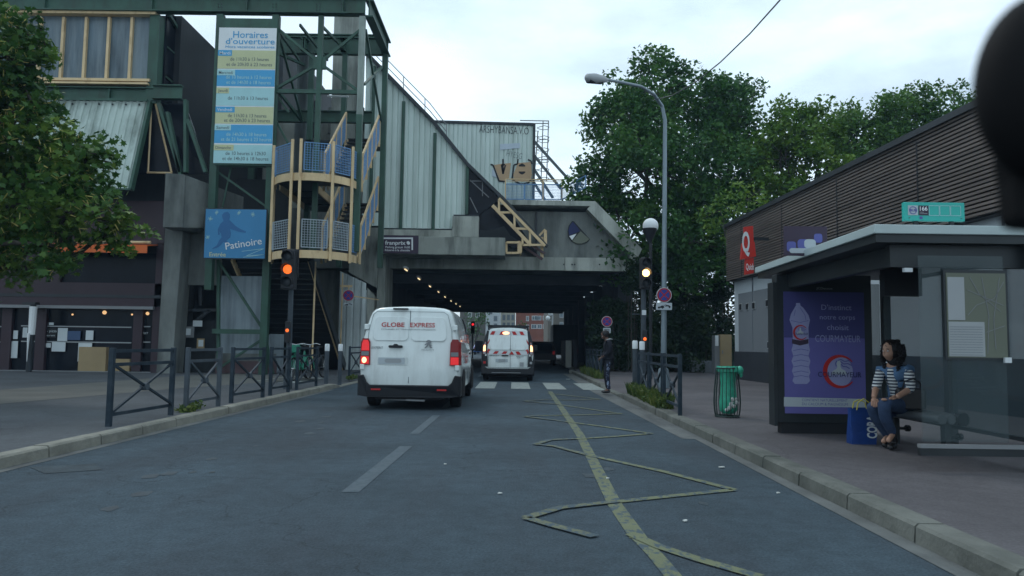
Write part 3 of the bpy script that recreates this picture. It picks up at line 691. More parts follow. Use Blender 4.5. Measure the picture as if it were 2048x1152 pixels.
for a, b in (((XC[1], z1), (XC[2], z3)), ((XC[2], z3), (XC[3], z2)), ((XC[1], z2 + .05), (XC[2], z3)), ((XC[2], z3), (XC[3], z1))):
    mb.bar((a[0], 25.8, a[1]), (b[0], 25.8, b[1]), .09, .09)
mb.bar((XC[1], 25.8, z2), (XC[3], 25.8, z2), .12, .14)
mb.box(XC[2]-.22, 25.74, z3-.22, XC[2]+.22, 25.86, z3+.22)
for y0, y1 in ((25.9, YB),):
    mb.bar((XC[3]+.1, y0, z1), (XC[3]+.1, y1, z2), .08, .08); mb.bar((XC[3]+.1, y1, z1), (XC[3]+.1, y0, z1-2), .08, .08)
    mb.bar((XC[1], y0, z1), (XC[1], y1, z2), .08, .08); mb.bar((XC[0], y0, z1), (XC[1], y1, z1), .1, .1); mb.bar((XC[0], 25.9, zb-.2), (XC[1], YB, z2), .1, .1)
for a, b in (((553, 55), (598, 120)), ((600, 50), (655, 120)), ((640, 48), (690, 100))): mb.bar(at(*a, 26.3), at(*b, 28.8), .07, .1)
zl1, zl2 = P(600, 665).z, P(600, 543).z
mb.bar((XC[0]+.2, 25.8, zl1), (XC[1], 25.8, zl1), .12, .16); mb.bar((XC[0]+.2, 25.8, P(600, 335).z), (XC[1], 25.8, P(600, 335).z), .1, .12)
mb.bar(P(436, 520), P(530, 665), .08, .08); mb.bar(P(440, 735), P(530, 675), .08, .08); mb.bar(P(430, 340), P(535, 415), .07, .07); mb.bar(P(445, 415), P(462, 335), .05, .05)
mb.bar(P(437, 520), P(437, 740), .1, .1); mb.bar(P(529, 672), P(545, 748), .12, .12)
mb.bar(P(553, 190), P(578, 225), .07, .07); mb.bar(P(551, 240), P(578, 290), .07, .07)
mb.build('bracing', M['green_steel'], S)
# board behind the banner
mb = MB(); mb.box(at(434, 190, 25.6).x+.02, 25.62, P(430, 335).z, XC[1]+.1, 25.68, P(430, 45).z); mb.build('backing_board', M['green_steel'], S)
mb = MB(); qd(mb, 443, 552, 526, 660, 26.3, .05); qd(mb, 437, 668, 540, 707, 26.3, .05); qd(mb, 540, 668, 565, 745, 26.8, .05); mb.build('infill_panel', M['grey_panel'], S)
mb = MB(); qd(mb, 431, 707, 545, 722, 26.28, .4); mb.build('plinth', M['concrete_dark'], S)
mb = MB(); qd(mb, 431, 722, 545, 747, 26.25, .45); mb.build('plinth', M['brick_low'], S)['label'] = 'reddish lower plinth'
mb = MB(); mb.box(XC[0]+.1, 27.6, PZ + 3, XC[1]+.1, 27.7, P(600, 340).z); mb.build('dark_infill', M['dark_wall'], S)
# stair landings: half round fronts
RX, RY = 1.44, 1.55; YC = 25.95; XM = at(614, 345, 24.6).x
xl, xr = XM - RX, XM + RX
def arc(rx, ry, a0=180, a1=360, n=20): return [(XM + rx*math.cos(R(a0+(a1-a0)*i/n)), YC + ry*math.sin(R(a0+(a1-a0)*i/n))) for i in range(n+1)]
ZL = [at(620, 500, YC-RY).z + .0, at(620, 345, YC-RY).z]     # floor levels of the half-round landings
for z in ZL:
    mb = MB(); mb.prism([(x, y, z - .06) for x, y in arc(RX-.05, RY-.05)] + [(xr-.05, YC+.35, z-.06), (xl+.05, YC+.35, z-.06)], (0, 0, .06)); mb.build('landing', M['dark_metal'], S)
    mb = MB(); pts = arc(RX, RY)
    for a, b in zip(pts, pts[1:]): mb.prism([(*a, z-.26), (*b, z-.26), (*b, z+.0), (*a, z+.0)], (0, .04, 0))
    mb.build('landing_fascia', M['cream_steel'], S)
# cream posts that run the full height
angs = [183, 206, 252, 264, 305, 336]
for a in angs:
    x, y = XM + (RX+.05)*math.cos(R(a)), YC + (RY+.05)*math.sin(R(a))
    mb = MB(); mb.bar((x, y, ZL[0]-.32), (x, y, ZL[1]+1.12), .085, .07); mb.build('post', M['cream_steel'], S)
# mesh railing panels
def mesh_panel(p0, p1, z0, z1, m, name='mesh_panel', nv=9, nh=11, rise=0):
    """wire panel between plan points; rise lifts the far end"""
    p0, p1 = Vector(p0), Vector(p1); mb = MB()
    def pt(u, v): q = p0.lerp(p1, u); return Vector((q.x, q.y, z0 + (z1 - z0)*v + rise*u))
    w_ = .028
    for u in (0, 1): mb.bar(pt(u, 0), pt(u, 1), w_, w_)
    for v in (0, 1): mb.bar(pt(0, v), pt(1, v), w_, w_)
    for i in range(1, nv): mb.bar(pt(i/nv, 0), pt(i/nv, 1), .013, .013)
    for j in range(1, nh): mb.bar(pt(0, j/nh), pt(1, j/nh), .013, .013)
    return mb.build(name, m, S)
for k, z in enumerate(ZL):
    m = M['grey_mesh'] if k == 0 else M['blue_mesh']
    for a0, a1 in ((185, 203), (209, 249), (268, 301), (309, 333), (339, 358)):
        p0 = (XM + RX*math.cos(R(a0)), YC + RY*math.sin(R(a0)), 0); p1 = (XM + RX*math.cos(R(a1)), YC + RY*math.sin(R(a1)), 0)
        mesh_panel(p0, p1, z + .1, z + 1.02, m if not (k == 0 and a0 > 338) else M['blue_mesh'])
# straight flights running away from the street
def flight(x0, x1, ya, za, yb, zb_, n, railR=None, railL=None, mm='dark_metal'):
    mb = MB()
    for i in range(n):
        u = (i + .5)/n; y = ya + (yb-ya)*u; z = za + (zb_-za)*(i+1)/n
        mb.box(x0+.06, y - abs(yb-ya)/n*.55, z-.04, x1-.06, y + abs(yb-ya)/n*.55, z)
    mb.build('flight', M[mm], S)
    mb = MB()
    for x in (x0+.03, x1-.03): mb.bar((x, ya, za-.1), (x, yb, zb_-.1), .05, .26)
    mb.build('stringer', M['cream_steel' if mm == 'dark_metal' else 'dark_metal'], S)
def stair_rail(x, ya, za, yb, zb_, n=4):
    mb = MB(); mb.bar((x, ya, za+1.1), (x, yb, zb_+1.1), .06, .09)
    for i in range(n+1):
        u = i/n; y = ya+(yb-ya)*u; z = za+(zb_-za)*u; mb.bar((x, y, z-.25), (x, y, z+1.12), .07, .05)
    mb.build('handrail', M['cream_steel'], S)
    for i in range(n):
        u0, u1 = (i+.12)/n, (i+.88)/n; y0, y1 = ya+(yb-ya)*u0, ya+(yb-ya)*u1; z0 = za+(zb_-za)*u0; r = (zb_-za)*(u1-u0)
        mesh_panel((x, y0, 0), (x, y1, 0), z0+.08, z0+.98, M['blue_mesh'], nv=6, nh=9, rise=r)
XI = XM + .15
for k, z in enumerate(ZL):
    zr = z + 2.45
    flight(XI + .1, xr, YC + .3, z, YB - .1, zr, 12)
    stair_rail(xr + .06, YC + .3, z, YB - .1, zr)
    stair_rail(XI, YC + .3, z, YB - .1, zr)
    mb = MB(); mb.box(xl, YB - .1, zr - .08, xr, YB + 1.3, zr); mb.build('rear_landing', M['dark_metal'], S)
flight(xl, XM - .1, YB - .1, ZL[0] + 2.45, YC + .3, ZL[1], 3)
# entrance flight from the pavement, climbing towards the street
xf0, xf1 = at(545, 600, 30).x - .1, at(616, 560, 26.5).x
flight(xf0, xf1 + .25, 31.6, PZ, YC - .2, ZL[0] - .06, 24, mm='dark_metal')
mb = MB(); mb.prism([(xf0+.03, 31.5, PZ+.0), (xf1+.22, 31.5, PZ+.0), (xf1+.22, YC-.15, ZL[0]-.06), (xf0+.03, YC-.15, ZL[0]-.06)], (0, 0, .03)); mb.build('soffit', M['black_plastic'], S)
mb = MB(); mb.bar((xf1 + .28, 31.5, PZ + .1), (xf1 + .28, YC - .3, ZL[0] - .1), .08, .34); mb.build('stringer', M['dark_metal'], S)
mb = MB()
for k in range(2):
    u = k; y = YC + .2 + 4.2*u; mb.bar((xf1+.34, y, PZ), (xf1+.34, y, ZL[0] - .2), .05, .05)
mb.build('post', M['cream_steel'], S)['label'] = 'cream posts beside the lowest flight'
# pale tube lamp
mb = MB(); mb.tube([P(655, 192), P(697, 193)], .035, 8); mb.build('tube_lamp', M['white'], S)
# ------------------------------------------------------------------ banner
Bn = thing('opening_hours_banner', 'tall banner of opening hours in blue, white and yellow bands hung on the lattice tower', 'banner', (-10.6, 25.55, 8))
YBn = 25.58
tl = at(440, 55, YBn); br = at(425, 326, YBn); xL = (tl.x + br.x)/2; xRr = at(548, 200, YBn).x; zT, zB = tl.z, br.z
mb = MB(); mb.box(xL, YBn, zB, xRr, YBn+.02, zT); mb.build('fabric', M['white'], Bn)
rows = [('pale_yellow', 100, 137), ('sky_blue', 139, 172), ('pale_blue', 175, 211), ('pale_yellow', 213, 247), ('sky_blue', 249, 286), ('pale_blue', 289, 326)]
W_ = xRr - xL
def zr_(py): return at(430, py, YBn).z
bands = {}
for c_, y0, y1 in rows: bands.setdefault(c_, MB()).box(xL, YBn-.006, zr_(y1), xRr, YBn-.001, zr_(y0))
for c_, mb in bands.items(): mb.build('band', M[c_], Bn)
def bt(s_, py, h, wd, c_, u=.55, al='CENTER'):
    text(s_, 'lettering', M[c_], Bn, (xL + W_*u, YBn - .006, zr_(py)), h, width=wd, align=al, bold=.004)
bt('Horaires', 75, .25, 1.22, 'sky_blue'); bt("d'ouverture", 87.5, .22, 1.72, 'sky_blue'); bt('Hors vacances scolaires', 95.5, .10, 1.72, 'sky_blue')
tabs = [('Mardi', 100, 'sky_blue', 'white', .24, .12), ('Mercredi', 139, 'pale_blue', 'grey_text', .31, .12), ('Jeudi', 175, 'pale_yellow', 'grey_text', .22, .12), ('Vendredi', 213, 'sky_blue', 'white', .33, .12), ('Samedi', 249, 'pale_blue', 'grey_text', .28, .12), ('Dimanche', 289, 'pale_yellow', 'grey_text', .34, .12)]
for s_, y0, tc_, xc_, w_, _ in tabs:
    mb = MB(); mb.box(xL, YBn-.012, zr_(y0+11.5), xL + W_*w_, YBn-.007, zr_(y0)); mb.build('tab', M[tc_], Bn)
    text(s_, 'lettering', M[xc_], Bn, (xL + .06, YBn-.012, zr_(y0+9)), .115, width=W_*w_*.78, bold=.004)
for s_, py, wd, c_ in (('de 11h30 à 13 heures', 121, 1.35, 'grey_text'), ('et de 20h30 à 23 heures', 131.5, 1.6, 'grey_text'), ('de 10 heures à 12 heures', 157, 1.6, 'pale_blue'), ('et de 14h30 à 18 heures', 167.5, 1.55, 'pale_blue'),
    ('de 11h30 à 13 heures', 199, 1.4, 'grey_text'), ('de 11h30 à 13 heures', 234, 1.35, 'grey_text'), ('et de 20h30 à 23 heures', 243.5, 1.6, 'grey_text'), ('de 14h30 à 18 heures', 271.5, 1.4, 'pale_blue'), ('et de 21 heures à 23 heures', 281.5, 1.75, 'pale_blue'), ('de 10 heures à 12h30', 309.5, 1.4, 'grey_text'), ('et de 14h30 à 18 heures', 320, 1.6, 'grey_text')):
    bt(s_, py, .13, wd, c_)
# ------------------------------------------------------------------ rink sign
Ps = thing('rink_sign', 'blue sign with a skater silhouette and the word Patinoire at the foot of the tower', 'sign', (-10.7, 24.4, 5))
YP = 25.35; a, b = at(412, 418, YP), at(529, 517, YP)
mb = MB(); mb.box(a.x, YP, b.z, b.x, YP+.06, a.z); mb.build('panel', M['steel_blue'], Ps)
mb = MB(); mb.box(a.x-.03, YP+.01, b.z-.03, b.x+.03, YP+.055, a.z+.03); mb.build('frame', M['dark_metal'], Ps)
w_, h_ = b.x - a.x, a.z - b.z; o = Vector((a.x, YP, b.z))
sil = [(.30,.93),(.36,.95),(.40,.90),(.40,.83),(.39,.78),(.43,.74),(.50,.66),(.58,.60),(.68,.55),(.67,.52),(.56,.54),(.46,.58),(.41,.60),(.43,.50),(.42,.42),(.36,.36),(.40,.31),(.38,.29),(.31,.33),(.29,.30),(.24,.22),(.13,.18),(.14,.20),(.21,.26),(.24,.36),(.28,.42),(.27,.50),(.22,.56),(.25,.48),(.22,.47),(.21,.58),(.25,.70),(.30,.76),(.28,.82),(.27,.88)]
mb = MB(); plate(mb, [(x*w_, y*h_) for x, y in sil], o, t=.006, lift=.002); mb.build('silhouette', M['silhouette_blue'], Ps)
text('Patinoire', 'lettering', M['white'], Ps, (a.x + .36*w_, YP, b.z + .17*h_), .25, width=.60*w_, right=(1, 0, .17), up=(-.17, 0, 1), bold=.004, lift=.012)
text('Entrée', 'lettering', M['pale_yellow'], Ps, (a.x + .09*w_, YP, b.z + .03*h_), .15, width=.27*w_, bold=.01)
mb = MB(); stroke(mb, [(.62*w_, .14*h_), (.98*w_, .20*h_), (.7*w_, .05*h_), (.99*w_, .08*h_), (.65*w_, .02*h_)], .015, o); 
random.seed(12)
for cx, cy in ((.55, .93), (.78, .9), (.05, .42), (.08, .8), (.18, .93)):
    for k in range(5):
        an = R(36*k + 10); l = random.uniform(.05, .1); x, y = cx*w_ , cy*h_; 
        stroke(mb, [(max(0, x-l*math.cos(an)), min(h_, y-l*math.sin(an))), (x+l*math.cos(an), min(h_, y+l*math.sin(an)))], .012, o)
mb.build('ornament', M['pale_blue'], Ps)
# ================================================================== rink hall (ribbed sheds) behind the tower
YH = 33.4
H = thing('ribbed_hall', 'pale green ribbed metal hall with a steep sloping roof edge above the tunnel', 'building', (-4, 40, 5))
def h(px, py, Y=YH): return at(px, py, Y)
ol = [(640, 40), (731, 108), (866, 246), (935, 332)]           # roof line
tops = [(h(*p).x, h(*p).z) for p in ol]
bots = [(690, 452), (757, 452), (757, 456), (906, 458), (907, 430), (935, 430)]
bz = [(h(*p).x, h(*p).z) for p in bots]
def lin(tab, x):
    if x <= tab[0][0]: return tab[0][1]
    for (a, za), (b, zb2) in zip(tab, tab[1:]):
        if x <= b: return za + (zb2-za)*(x-a)/max(b-a, 1e-6)
    return tab[-1][1]
x0, x1 = h(728, 300).x, h(935, 300).x
mb = MB(); corr(mb, (x0, YH, 0), (1, 0, 0), (0, -1, 0), (0, 0, 1), x1-x0, lambda t: lin(bz, x0+t), lambda t: lin(tops, x0+t), .25, .05, .16)
mb.build('ribbed_wall', M['cladding'], H)
# pilaster rails
for px, y0, y1 in ((806, 205, 470), (870, 268, 470), (936, 335, 430), (745, 135, 460)):
    mb = MB(); x = h(px, 300).x; mb.box(x-.07, YH-.2, h(px, y1).z, x+.07, YH-.071, h(px, y0).z)
    if px < 900 and px > 750: mb.box(x-.14, YH-.26, h(px, y1).z, x+.14, YH-.072, h(px, y1-10).z)
    mb.build('rail', M['green_steel'], H)
mb = MB()
for a, b in ((1, 2), (2, 3)): 
    p, q = h(*ol[a]), h(*ol[b]); mb.bar((p.x, YH-.12, p.z+.05), (q.x, YH-.12, q.z+.05), .3, .14)
p, q = h(935, 332), h(1003, 398); mb.bar((p.x, YH-.12, p.z+.05), (q.x, YH-.12, q.z+.05), .3, .14)
zb_ = h(757, 458).z; mb.box(h(757, 450).x, YH-.12, zb_-.12, h(907, 450).x, YH+.1, zb_+.0)
zb_ = h(907, 430).z; mb.box(h(907, 450).x, YH-.12, zb_-.1, h(957, 450).x, YH+.1, zb_)
mb.build('roof_edge', M['dark_metal'], H)
# body behind: the sloping roof
P_ = [h(*p) for p in [(731, 108), (866, 246), (1000, 396), (957, 430), (907, 455), (731, 455)]]
mb = MB(); mb.prism([(p.x, YH+.12, p.z-.03) for p in P_], (0, 22, 0)); mb.build('roof', M['dark_wall'], H)
# dark glazed corner with lattice seen through
mb = MB(); g_ = [h(936, 336), h(1000, 398), h(957, 430), h(936, 430)]; mb.prism([(p.x, YH-.02, p.z) for p in g_], (0, .04, 0)); mb.build('corner_glazing', M['glass_dark'], H)
mb = MB()
for a, b in (((940, 360), (978, 395)), ((965, 362), (965, 392)), ((940, 395), (955, 425)), ((940, 362), (965, 362))):
    mb.bar(h(*a, YH-.05), h(*b, YH-.05), .035, .04)
mb.build('glazing_bar', M['cream_steel'] if 0 else M['grey'], H)
# second shed
YS = 40.0
mb = MB(); X0, X1 = h(866, 450, YS).x, h(1066, 300, YS).x; zT0, zT1 = h(866, 246, YS).z, h(1066, 252, YS).z; zb2 = h(900, 404, YS).z - 1
corr(mb, (X0-1, YS, 0), (1, 0, 0), (0, -1, 0), (0, 0, 1), X1-X0+1, lambda t: zb2, lambda t: zT0 + (zT1-zT0)*t/(X1-X0+1), .25, .05, .16)
mb.build('ribbed_wall', M['cladding'], H)
mb = MB(); mb.prism([(X0-1, YS-.12, zT0), (X1, YS-.12, zT1), (X1, YS-.12, zT1+.14), (X0-1, YS-.12, zT0+.14)], (0, .3, 0)); mb.box(X1, YS-.1, zb2, X1+.12, YS+.1, zT1+.1); mb.build('roof_edge', M['dark_metal'], H)
mb = MB(); mb.box(X0-1, YS+.15, zb2, X1, YS+12, zT1); mb.build('shed_body', M['dark_wall'], H)
# graffiti on the second shed
og = (X0, YS-.075, 0)
def g2d(px, py): p = h(px, py, YS-.08); return (p.x - X0, p.z)
text('ARSHYBANSA.V.O', 'graffiti', M['black'], H, tuple(h(958, 265, YS-.075)), .42, width=h(1058, 450, YS).x-h(958, 450, YS).x, bold=-.012, right=(1, 0, -.03), up=(.03, 0, 1))
text('HYESG', 'graffiti', M['grey_text'], H, tuple(h(1012, 312, YS-.075)), .35, width=.85, bold=-.02, right=(1, 0, -.2), up=(.2, 0, 1))
mb = MB()
for pts in ([(988, 330), (1000, 328), (1010, 327), (1022, 326), (1018, 356), (1008, 362), (1000, 362)], [(1036, 326), (1062, 324), (1064, 350), (1060, 362), (1030, 362), (1026, 350)]):
    plate(mb, [g2d(*p) for p in pts], og, t=.004, lift=.001)
mb.build('graffiti_fill', M['orange_paint'], H)
mb = MB()
for pts in ([(981, 329), (986, 330), (998, 362), (1012, 363)], [(1006, 318), (1006, 345)], [(1010, 329), (1003, 330), (1006, 348), (1011, 330)], [(1036, 318), (1035, 328), (1028, 330), (1024, 358), (1030, 362)], [(1030, 363), (1042, 368), (1056, 366), (1064, 358)], [(1038, 332), (1044, 328), (1050, 332)], [(1038, 344), (1044, 348), (1050, 344)], [(1056, 319), (1062, 322), (1064, 328)]):
    stroke(mb, [g2d(*p) for p in pts], .085, og, t=.006, lift=.002)
for pts in ([(1037, 333), (1044, 328), (1051, 333)], [(1037, 343), (1044, 348), (1051, 343)]): plate(mb, [g2d(*p) for p in pts], og, t=.01, lift=.004)
mb.build('graffiti', M['black'], H)
mb = MB(); plate(mb, [g2d(*p) for p in [(1000, 288), (1040, 286), (1040, 296), (1000, 300)]], og, t=.003, lift=.001); plate(mb, [g2d(*p) for p in [(984, 338), (990, 340), (996, 356), (984, 352)]], og, t=.003, lift=.001); mb.build('graffiti_haze', M['faint_violet'], H)
# handrail running up the sloping roof
mb = MB()
def slope(px): return lin([(p[0], p[1]) for p in ol + [(1000, 396)]], px)
for off in (18, 33):
    pts = [h(px, slope(px) - off*(1 if px < 890 else .9), 35) for px in (735, 770, 820, 860, 893)]; mb.tube(pts, .022, 5)
for px in (735, 765, 807, 850, 893): 
    mb.tube([h(px, slope(px) + 3, 35), h(px, slope(px) - 33, 35)], .022, 5)
mb.build('roof_handrail', M['grey'], H)
# caged ladder on the shed end
mb = MB(); YL = 40.3
for x in (1072, 1086, 1097): mb.tube([h(x if x != 1072 else 1076, 262 if x==1072 else 243, YL), h(x - 4, 362, YL)], .03, 5)
mb.tube([h(1040, 241, YL), h(1098, 242, YL)], .03, 5); mb.tube([h(1040, 247, YL), h(1098, 247, YL)], .03, 5)
for py in (256, 276, 282, 300, 317, 322, 340, 358):
    c = h(1086, py, YL); mb.tube([(c.x - .32, c.y - .05, c.z), (c.x + .05, c.y - .45, c.z), (c.x + .32, c.y - .2, c.z), (c.x + .3, c.y + .25, c.z), (c.x, c.y + .35, c.z), (c.x - .3, c.y + .1, c.z)], .02, 5)
for i in range(12): mb.tube([h(1068, 262 + i*11, YL), h(1078, 262 + i*11, YL)], .015, 4)
mb.build('cage_ladder', M['grey'], H)
mb = MB()
for a, b in (((1066, 280), (1140, 362)), ((1066, 308), (1122, 378)), ((1066, 335), (1106, 396)), ((1066, 362), (1090, 400))): mb.bar(h(*a, 40.1), h(*b, 40.1), .1, .14)
mb.build('brace', M['grey_text'], H)
# concrete stair core behind the lattice tower
K = thing('concrete_stair_core', 'tall stained concrete core with a dark doorway behind the escape stair', 'building', (-8, 34, 0))
mb = MB(); mb.box(-12.0, 34.9, 0, at(735, 450, 34.9).x, 46, 12.2); mb.box(at(655, 450, 34.4).x, 34.4, 9.2, at(705, 450, 34.4).x, 35.2, 19.5); mb.build('wall', M['concrete'], K)
mb = MB(); mb.box(at(608, 450, 34.7).x, 34.78, at(620, 272, 34.7).z, at(628, 450, 34.7).x, 34.95, at(620, 200, 34.7).z); mb.box(at(733, 450, 34.7).x - .9, 34.78, at(850, 260, 34.7).z, at(733, 450, 34.7).x-.3, 34.95, at(850, 215, 34.7).z); mb.build('doorway', M['black_plastic'], K)
mb = MB(); mb.box(at(648, 450, 34.7).x, 34.8, at(660, 265, 34.7).z, at(670, 450, 34.7).x, 34.93, at(660, 213, 34.7).z); mb.build('door', M['concrete_dark'], K)
mb = MB(); xa, xb = at(554, 450, 31).x, at(602, 450, 33).x
# ribbed curved duct column
n = 40; vs = []; cx, cy = (xa + xb)/2, 33.2; r0 = (xb-xa)/2*1.1
for i in range(n):
    a = math.pi + math.pi*i/(n-1); r = r0 + (.05 if i % 2 else 0); vs.append((cx + r*math.cos(a), cy + r*math.sin(a)))
z0_, z1_ = at(580, 345, 32).z, at(580, 55, 32).z
for (a, b), (c, d) in zip(vs, vs[1:]): mb.add([(a, b, z0_), (c, d, z0_), (c, d, z1_), (a, b, z1_)], [(0, 1, 2, 3)])
mb.build('ribbed_duct', M['cladding_grey'], K)
# ================================================================== road bridge / slab over the street
Bg = thing('concrete_overpass', 'weathered concrete slab bridge carrying the halls over the street, dark underpass beneath', 'bridge', (0, 34, 0))
YO = 33.3
def o_(px, py, Y=YO): return at(px, py, Y)
zbot = o_(1200, 541).z; ztp = o_(1100, 403).z; Yend = 69.5
xl0 = -6.1
p1, p2, p3 = o_(1190, 405), o_(1284, 498), o_(1263, 541)
# profile of the slab, recessed portal face
mb = MB()
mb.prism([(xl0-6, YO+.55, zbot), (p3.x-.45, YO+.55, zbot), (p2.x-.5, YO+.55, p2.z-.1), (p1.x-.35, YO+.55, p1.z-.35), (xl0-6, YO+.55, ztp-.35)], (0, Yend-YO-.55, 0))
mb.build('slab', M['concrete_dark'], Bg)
# rim of the portal: top edge, sloped cheek, face beam
mb = MB(); a = o_(1000, 400)
mb.prism([(a.x+.02, YO, ztp-.16), (p1.x, YO, p1.z-.16), (p1.x, YO, p1.z+.06), (a.x+.02, YO, ztp+.06)], (0, 3, 0)); mb.build('parapet_rim', M['concrete_pale'], Bg)
mb = MB(); mb.prism([(p1.x, YO-.02, p1.z+.07), (p1.x-.35, YO-.02, p1.z-.3), (p2.x-.5, YO-.02, p2.z-.25), (p3.x-.2, YO-.02, p3.z), (p3.x, YO-.02, p3.z), (p2.x, YO-.02, p2.z)], (0, 6, 0)); mb.build('sloped_cheek', M['concrete_pale'], Bg)
zf = o_(1150, 514).z
xs = [xl0, -3.2, o_(1135, 0).x, p3.x-.21]
for i in range(3):
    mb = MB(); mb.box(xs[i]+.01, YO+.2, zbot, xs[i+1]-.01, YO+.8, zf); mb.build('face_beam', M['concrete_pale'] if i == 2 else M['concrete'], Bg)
mb = MB()
for px in (1128, 1145, 1200, 1250, 1150): 
    c = o_(px, 528); mb.cbox((c.x, YO+.19, c.z), (.06, .03, .06))
mb.build('bolt', M['dark_metal'], Bg)
mb = MB(); c = o_(1073, 450); mb.box(c.x-.04, YO+.46, zf, c.x+.04, YO+.54, ztp-.4); mb.build('joint', M['black_plastic'], Bg)
# quarter-disc emblem
cx, cz = o_(1147, 470).x, o_(1147, 470).z
E = MB(); ce = o_(1146, 472); of = Vector((ce.x, YO+.54, ce.z))
def e2(px, py): p = o_(px, py); return (p.x-ce.x, p.z-ce.z)
out = [e2(*p) for p in [(1139, 472), (1137, 460), (1139, 448), (1146, 438), (1150, 439), (1182, 475), (1178, 481), (1168, 485), (1155, 485), (1145, 480)]]
plate(E, out, of, t=.03, lift=.0); E.build('emblem', M['black'], Bg)
mb = MB(); plate(mb, [e2(*p) for p in [(1140, 468), (1138, 458), (1141, 448), (1147, 440), (1157, 451), (1162, 459)]], of, t=.02, lift=.031); mb.build('emblem', M['navy'], Bg)
mb = MB(); plate(mb, [e2(*p) for p in [(1140, 469), (1155, 464), (1146, 477)]], of, t=.02, lift=.031); mb.build('emblem', M['white'], Bg)
mb = MB(); plate(mb, [e2(*p) for p in [(1163, 459), (1181, 475), (1176, 480), (1166, 484), (1155, 484), (1146, 479)]], of, t=.02, lift=.031); mb.build('emblem', M['olive_pale'], Bg)
# walls and columns under the slab
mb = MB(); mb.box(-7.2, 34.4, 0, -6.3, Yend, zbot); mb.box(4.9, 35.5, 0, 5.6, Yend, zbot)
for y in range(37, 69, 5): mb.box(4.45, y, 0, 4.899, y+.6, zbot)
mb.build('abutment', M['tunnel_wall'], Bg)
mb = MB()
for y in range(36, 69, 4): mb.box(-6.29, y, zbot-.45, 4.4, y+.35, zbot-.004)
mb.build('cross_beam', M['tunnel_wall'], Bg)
# left pier in front
mb = MB(); xa, xb = at(700, 450, 32).x, at(757, 450, 32).x; zA = at(730, 455, 32).z
mb.prism([(xa, 32, at(725, 545, 32).z), (xb, 32, at(740, 576, 32).z), (xb, 32, zA), (xa, 32, zA)], (0, 2.4, 0)); mb.box(xb-.05, 32.3, PZ, xb+.3, 34.3, zA-.5); mb.build('pier', M['concrete'], Bg, bevel=.02)
# white clad wall below the pier
mb = MB(); xa2 = at(680, 450, 31.4).x; xb2 = at(733, 450, 31.4).x
corr(mb, (xa2, 31.7, PZ), (1, 0, 0), (0, -1, 0), (0, 0, 1), xb2-xa2, lambda t: 0, lambda t: at(700, 548, 31.7).z - t*.45, .3, .05, .2); mb.box(xa2, 31.8, PZ, xb2, 34, at(850, 580, 31.4).z)
mb.build('clad_wall', M['white_cladding'], Bg)
mb = MB(); mb.prism([(xb2+.02, 31.9, PZ), (xb2+.95, 34, PZ), (xb2+.95, 34, 2.6), (xb2+.5, 33, 3.0), (xb2+.02, 31.9, 3.6)], (-.05, .1, 0)); mb.build('wing_wall', M['concrete_pale'], Bg)
# projecting balcony beam carrying the shop sign, steps over the portal
mb = MB(); a, b = at(757, 472, 31.6), at(1010, 511, 31.6); mb.box(a.x, 31.6, b.z, b.x, 33.2, a.z); mb.build('balcony_beam', M['concrete'], Bg, bevel=.02)
mb = MB(); a, b = at(905, 432, 33), at(957, 474, 33); mb.box(a.x, 33.0, b.z, b.x, 34, a.z); a, b = at(757, 458, 33), at(905, 474, 33); mb.box(a.x, 33.05, b.z, b.x-.01, 34, a.z); mb.build('upstand', M['concrete_pale'], Bg)
# dark gap with sagging tarpaulin behind the truss
mb = MB(); mb.prism([(at(957, 450, 33.5).x, 33.5, at(850, 474, 33.5).z), (at(1075, 450, 33.5).x, 33.5, at(850, 505, 33.5).z), (at(1005, 450, 33.5).x, 33.5, at(850, 398, 33.5).z), (at(957, 450, 33.5).x, 33.5, at(850, 428, 33.5).z)], (0, .25, 0)); mb.build('recess', M['glass_dark'], Bg)
mb = MB(); pts = [(957, 459), (972, 461), (990, 458), (1008, 452), (1020, 470), (1038, 482), (1012, 482), (957, 474)]
mb.prism([at(*p, 33.3) for p in pts], (0, .06, 0)); mb.build('tarpaulin', M['paper_blue'] if 0 else M['dark_wall'], Bg)
# cream truss brace
T_ = thing('cream_truss', 'cream painted lattice truss slanting down from the hall roof onto the slab edge', 'truss', (1, 32.4, 6))
YT = 32.3
def tr(px, py, dy=0): return at(px, py, YT+dy)
mb = MB(); mb.bar(tr(998, 397), tr(1090, 492), .14, .12); mb.bar(tr(985, 411), tr(1062, 491), .12, .14); mb.build('chord', M['cream_steel'], T_)
mb = MB()
for a, b in (((998, 398), (998, 425)), ((998, 425), (1027, 425)), ((1029, 428), (1029, 457)), ((1029, 457), (1059, 458)), ((1060, 460), (1060, 490)), ((1045, 474), (1045, 490)), ((1045, 490), (1090, 490))): mb.bar(tr(*a), tr(*b), .09, .09)
mb.build('web_member', M['cream_steel'], T_)
mb = MB(); mb.bar(tr(1004, 394, .2), tr(1095, 494, .2), .3, .1); mb.build('roof_strip', M['dark_metal'], T_)
mb = MB(); 
for (x0_, y0_, x1_, y1_) in ((1011, 484, 1015, 507), (1035, 484, 1040, 507)): mb.prism([tr(x0_, y0_), tr(x1_, y0_), tr(x1_, y1_), tr(x0_, y1_)], (0, .12, 0))
mb.bar(tr(1013, 485), tr(1038, 485), .12, .09); mb.bar(tr(1013, 506), tr(1038, 506), .12, .09)
mb.prism([tr(1040, 483), tr(1044, 488), tr(1044, 504), tr(1040, 508)], (0, .9, 0)); mb.bar(tr(1038, 484), tr(1045, 490, .8), .1, .1); mb.build('bearing_box', M['cream_steel'], T_)
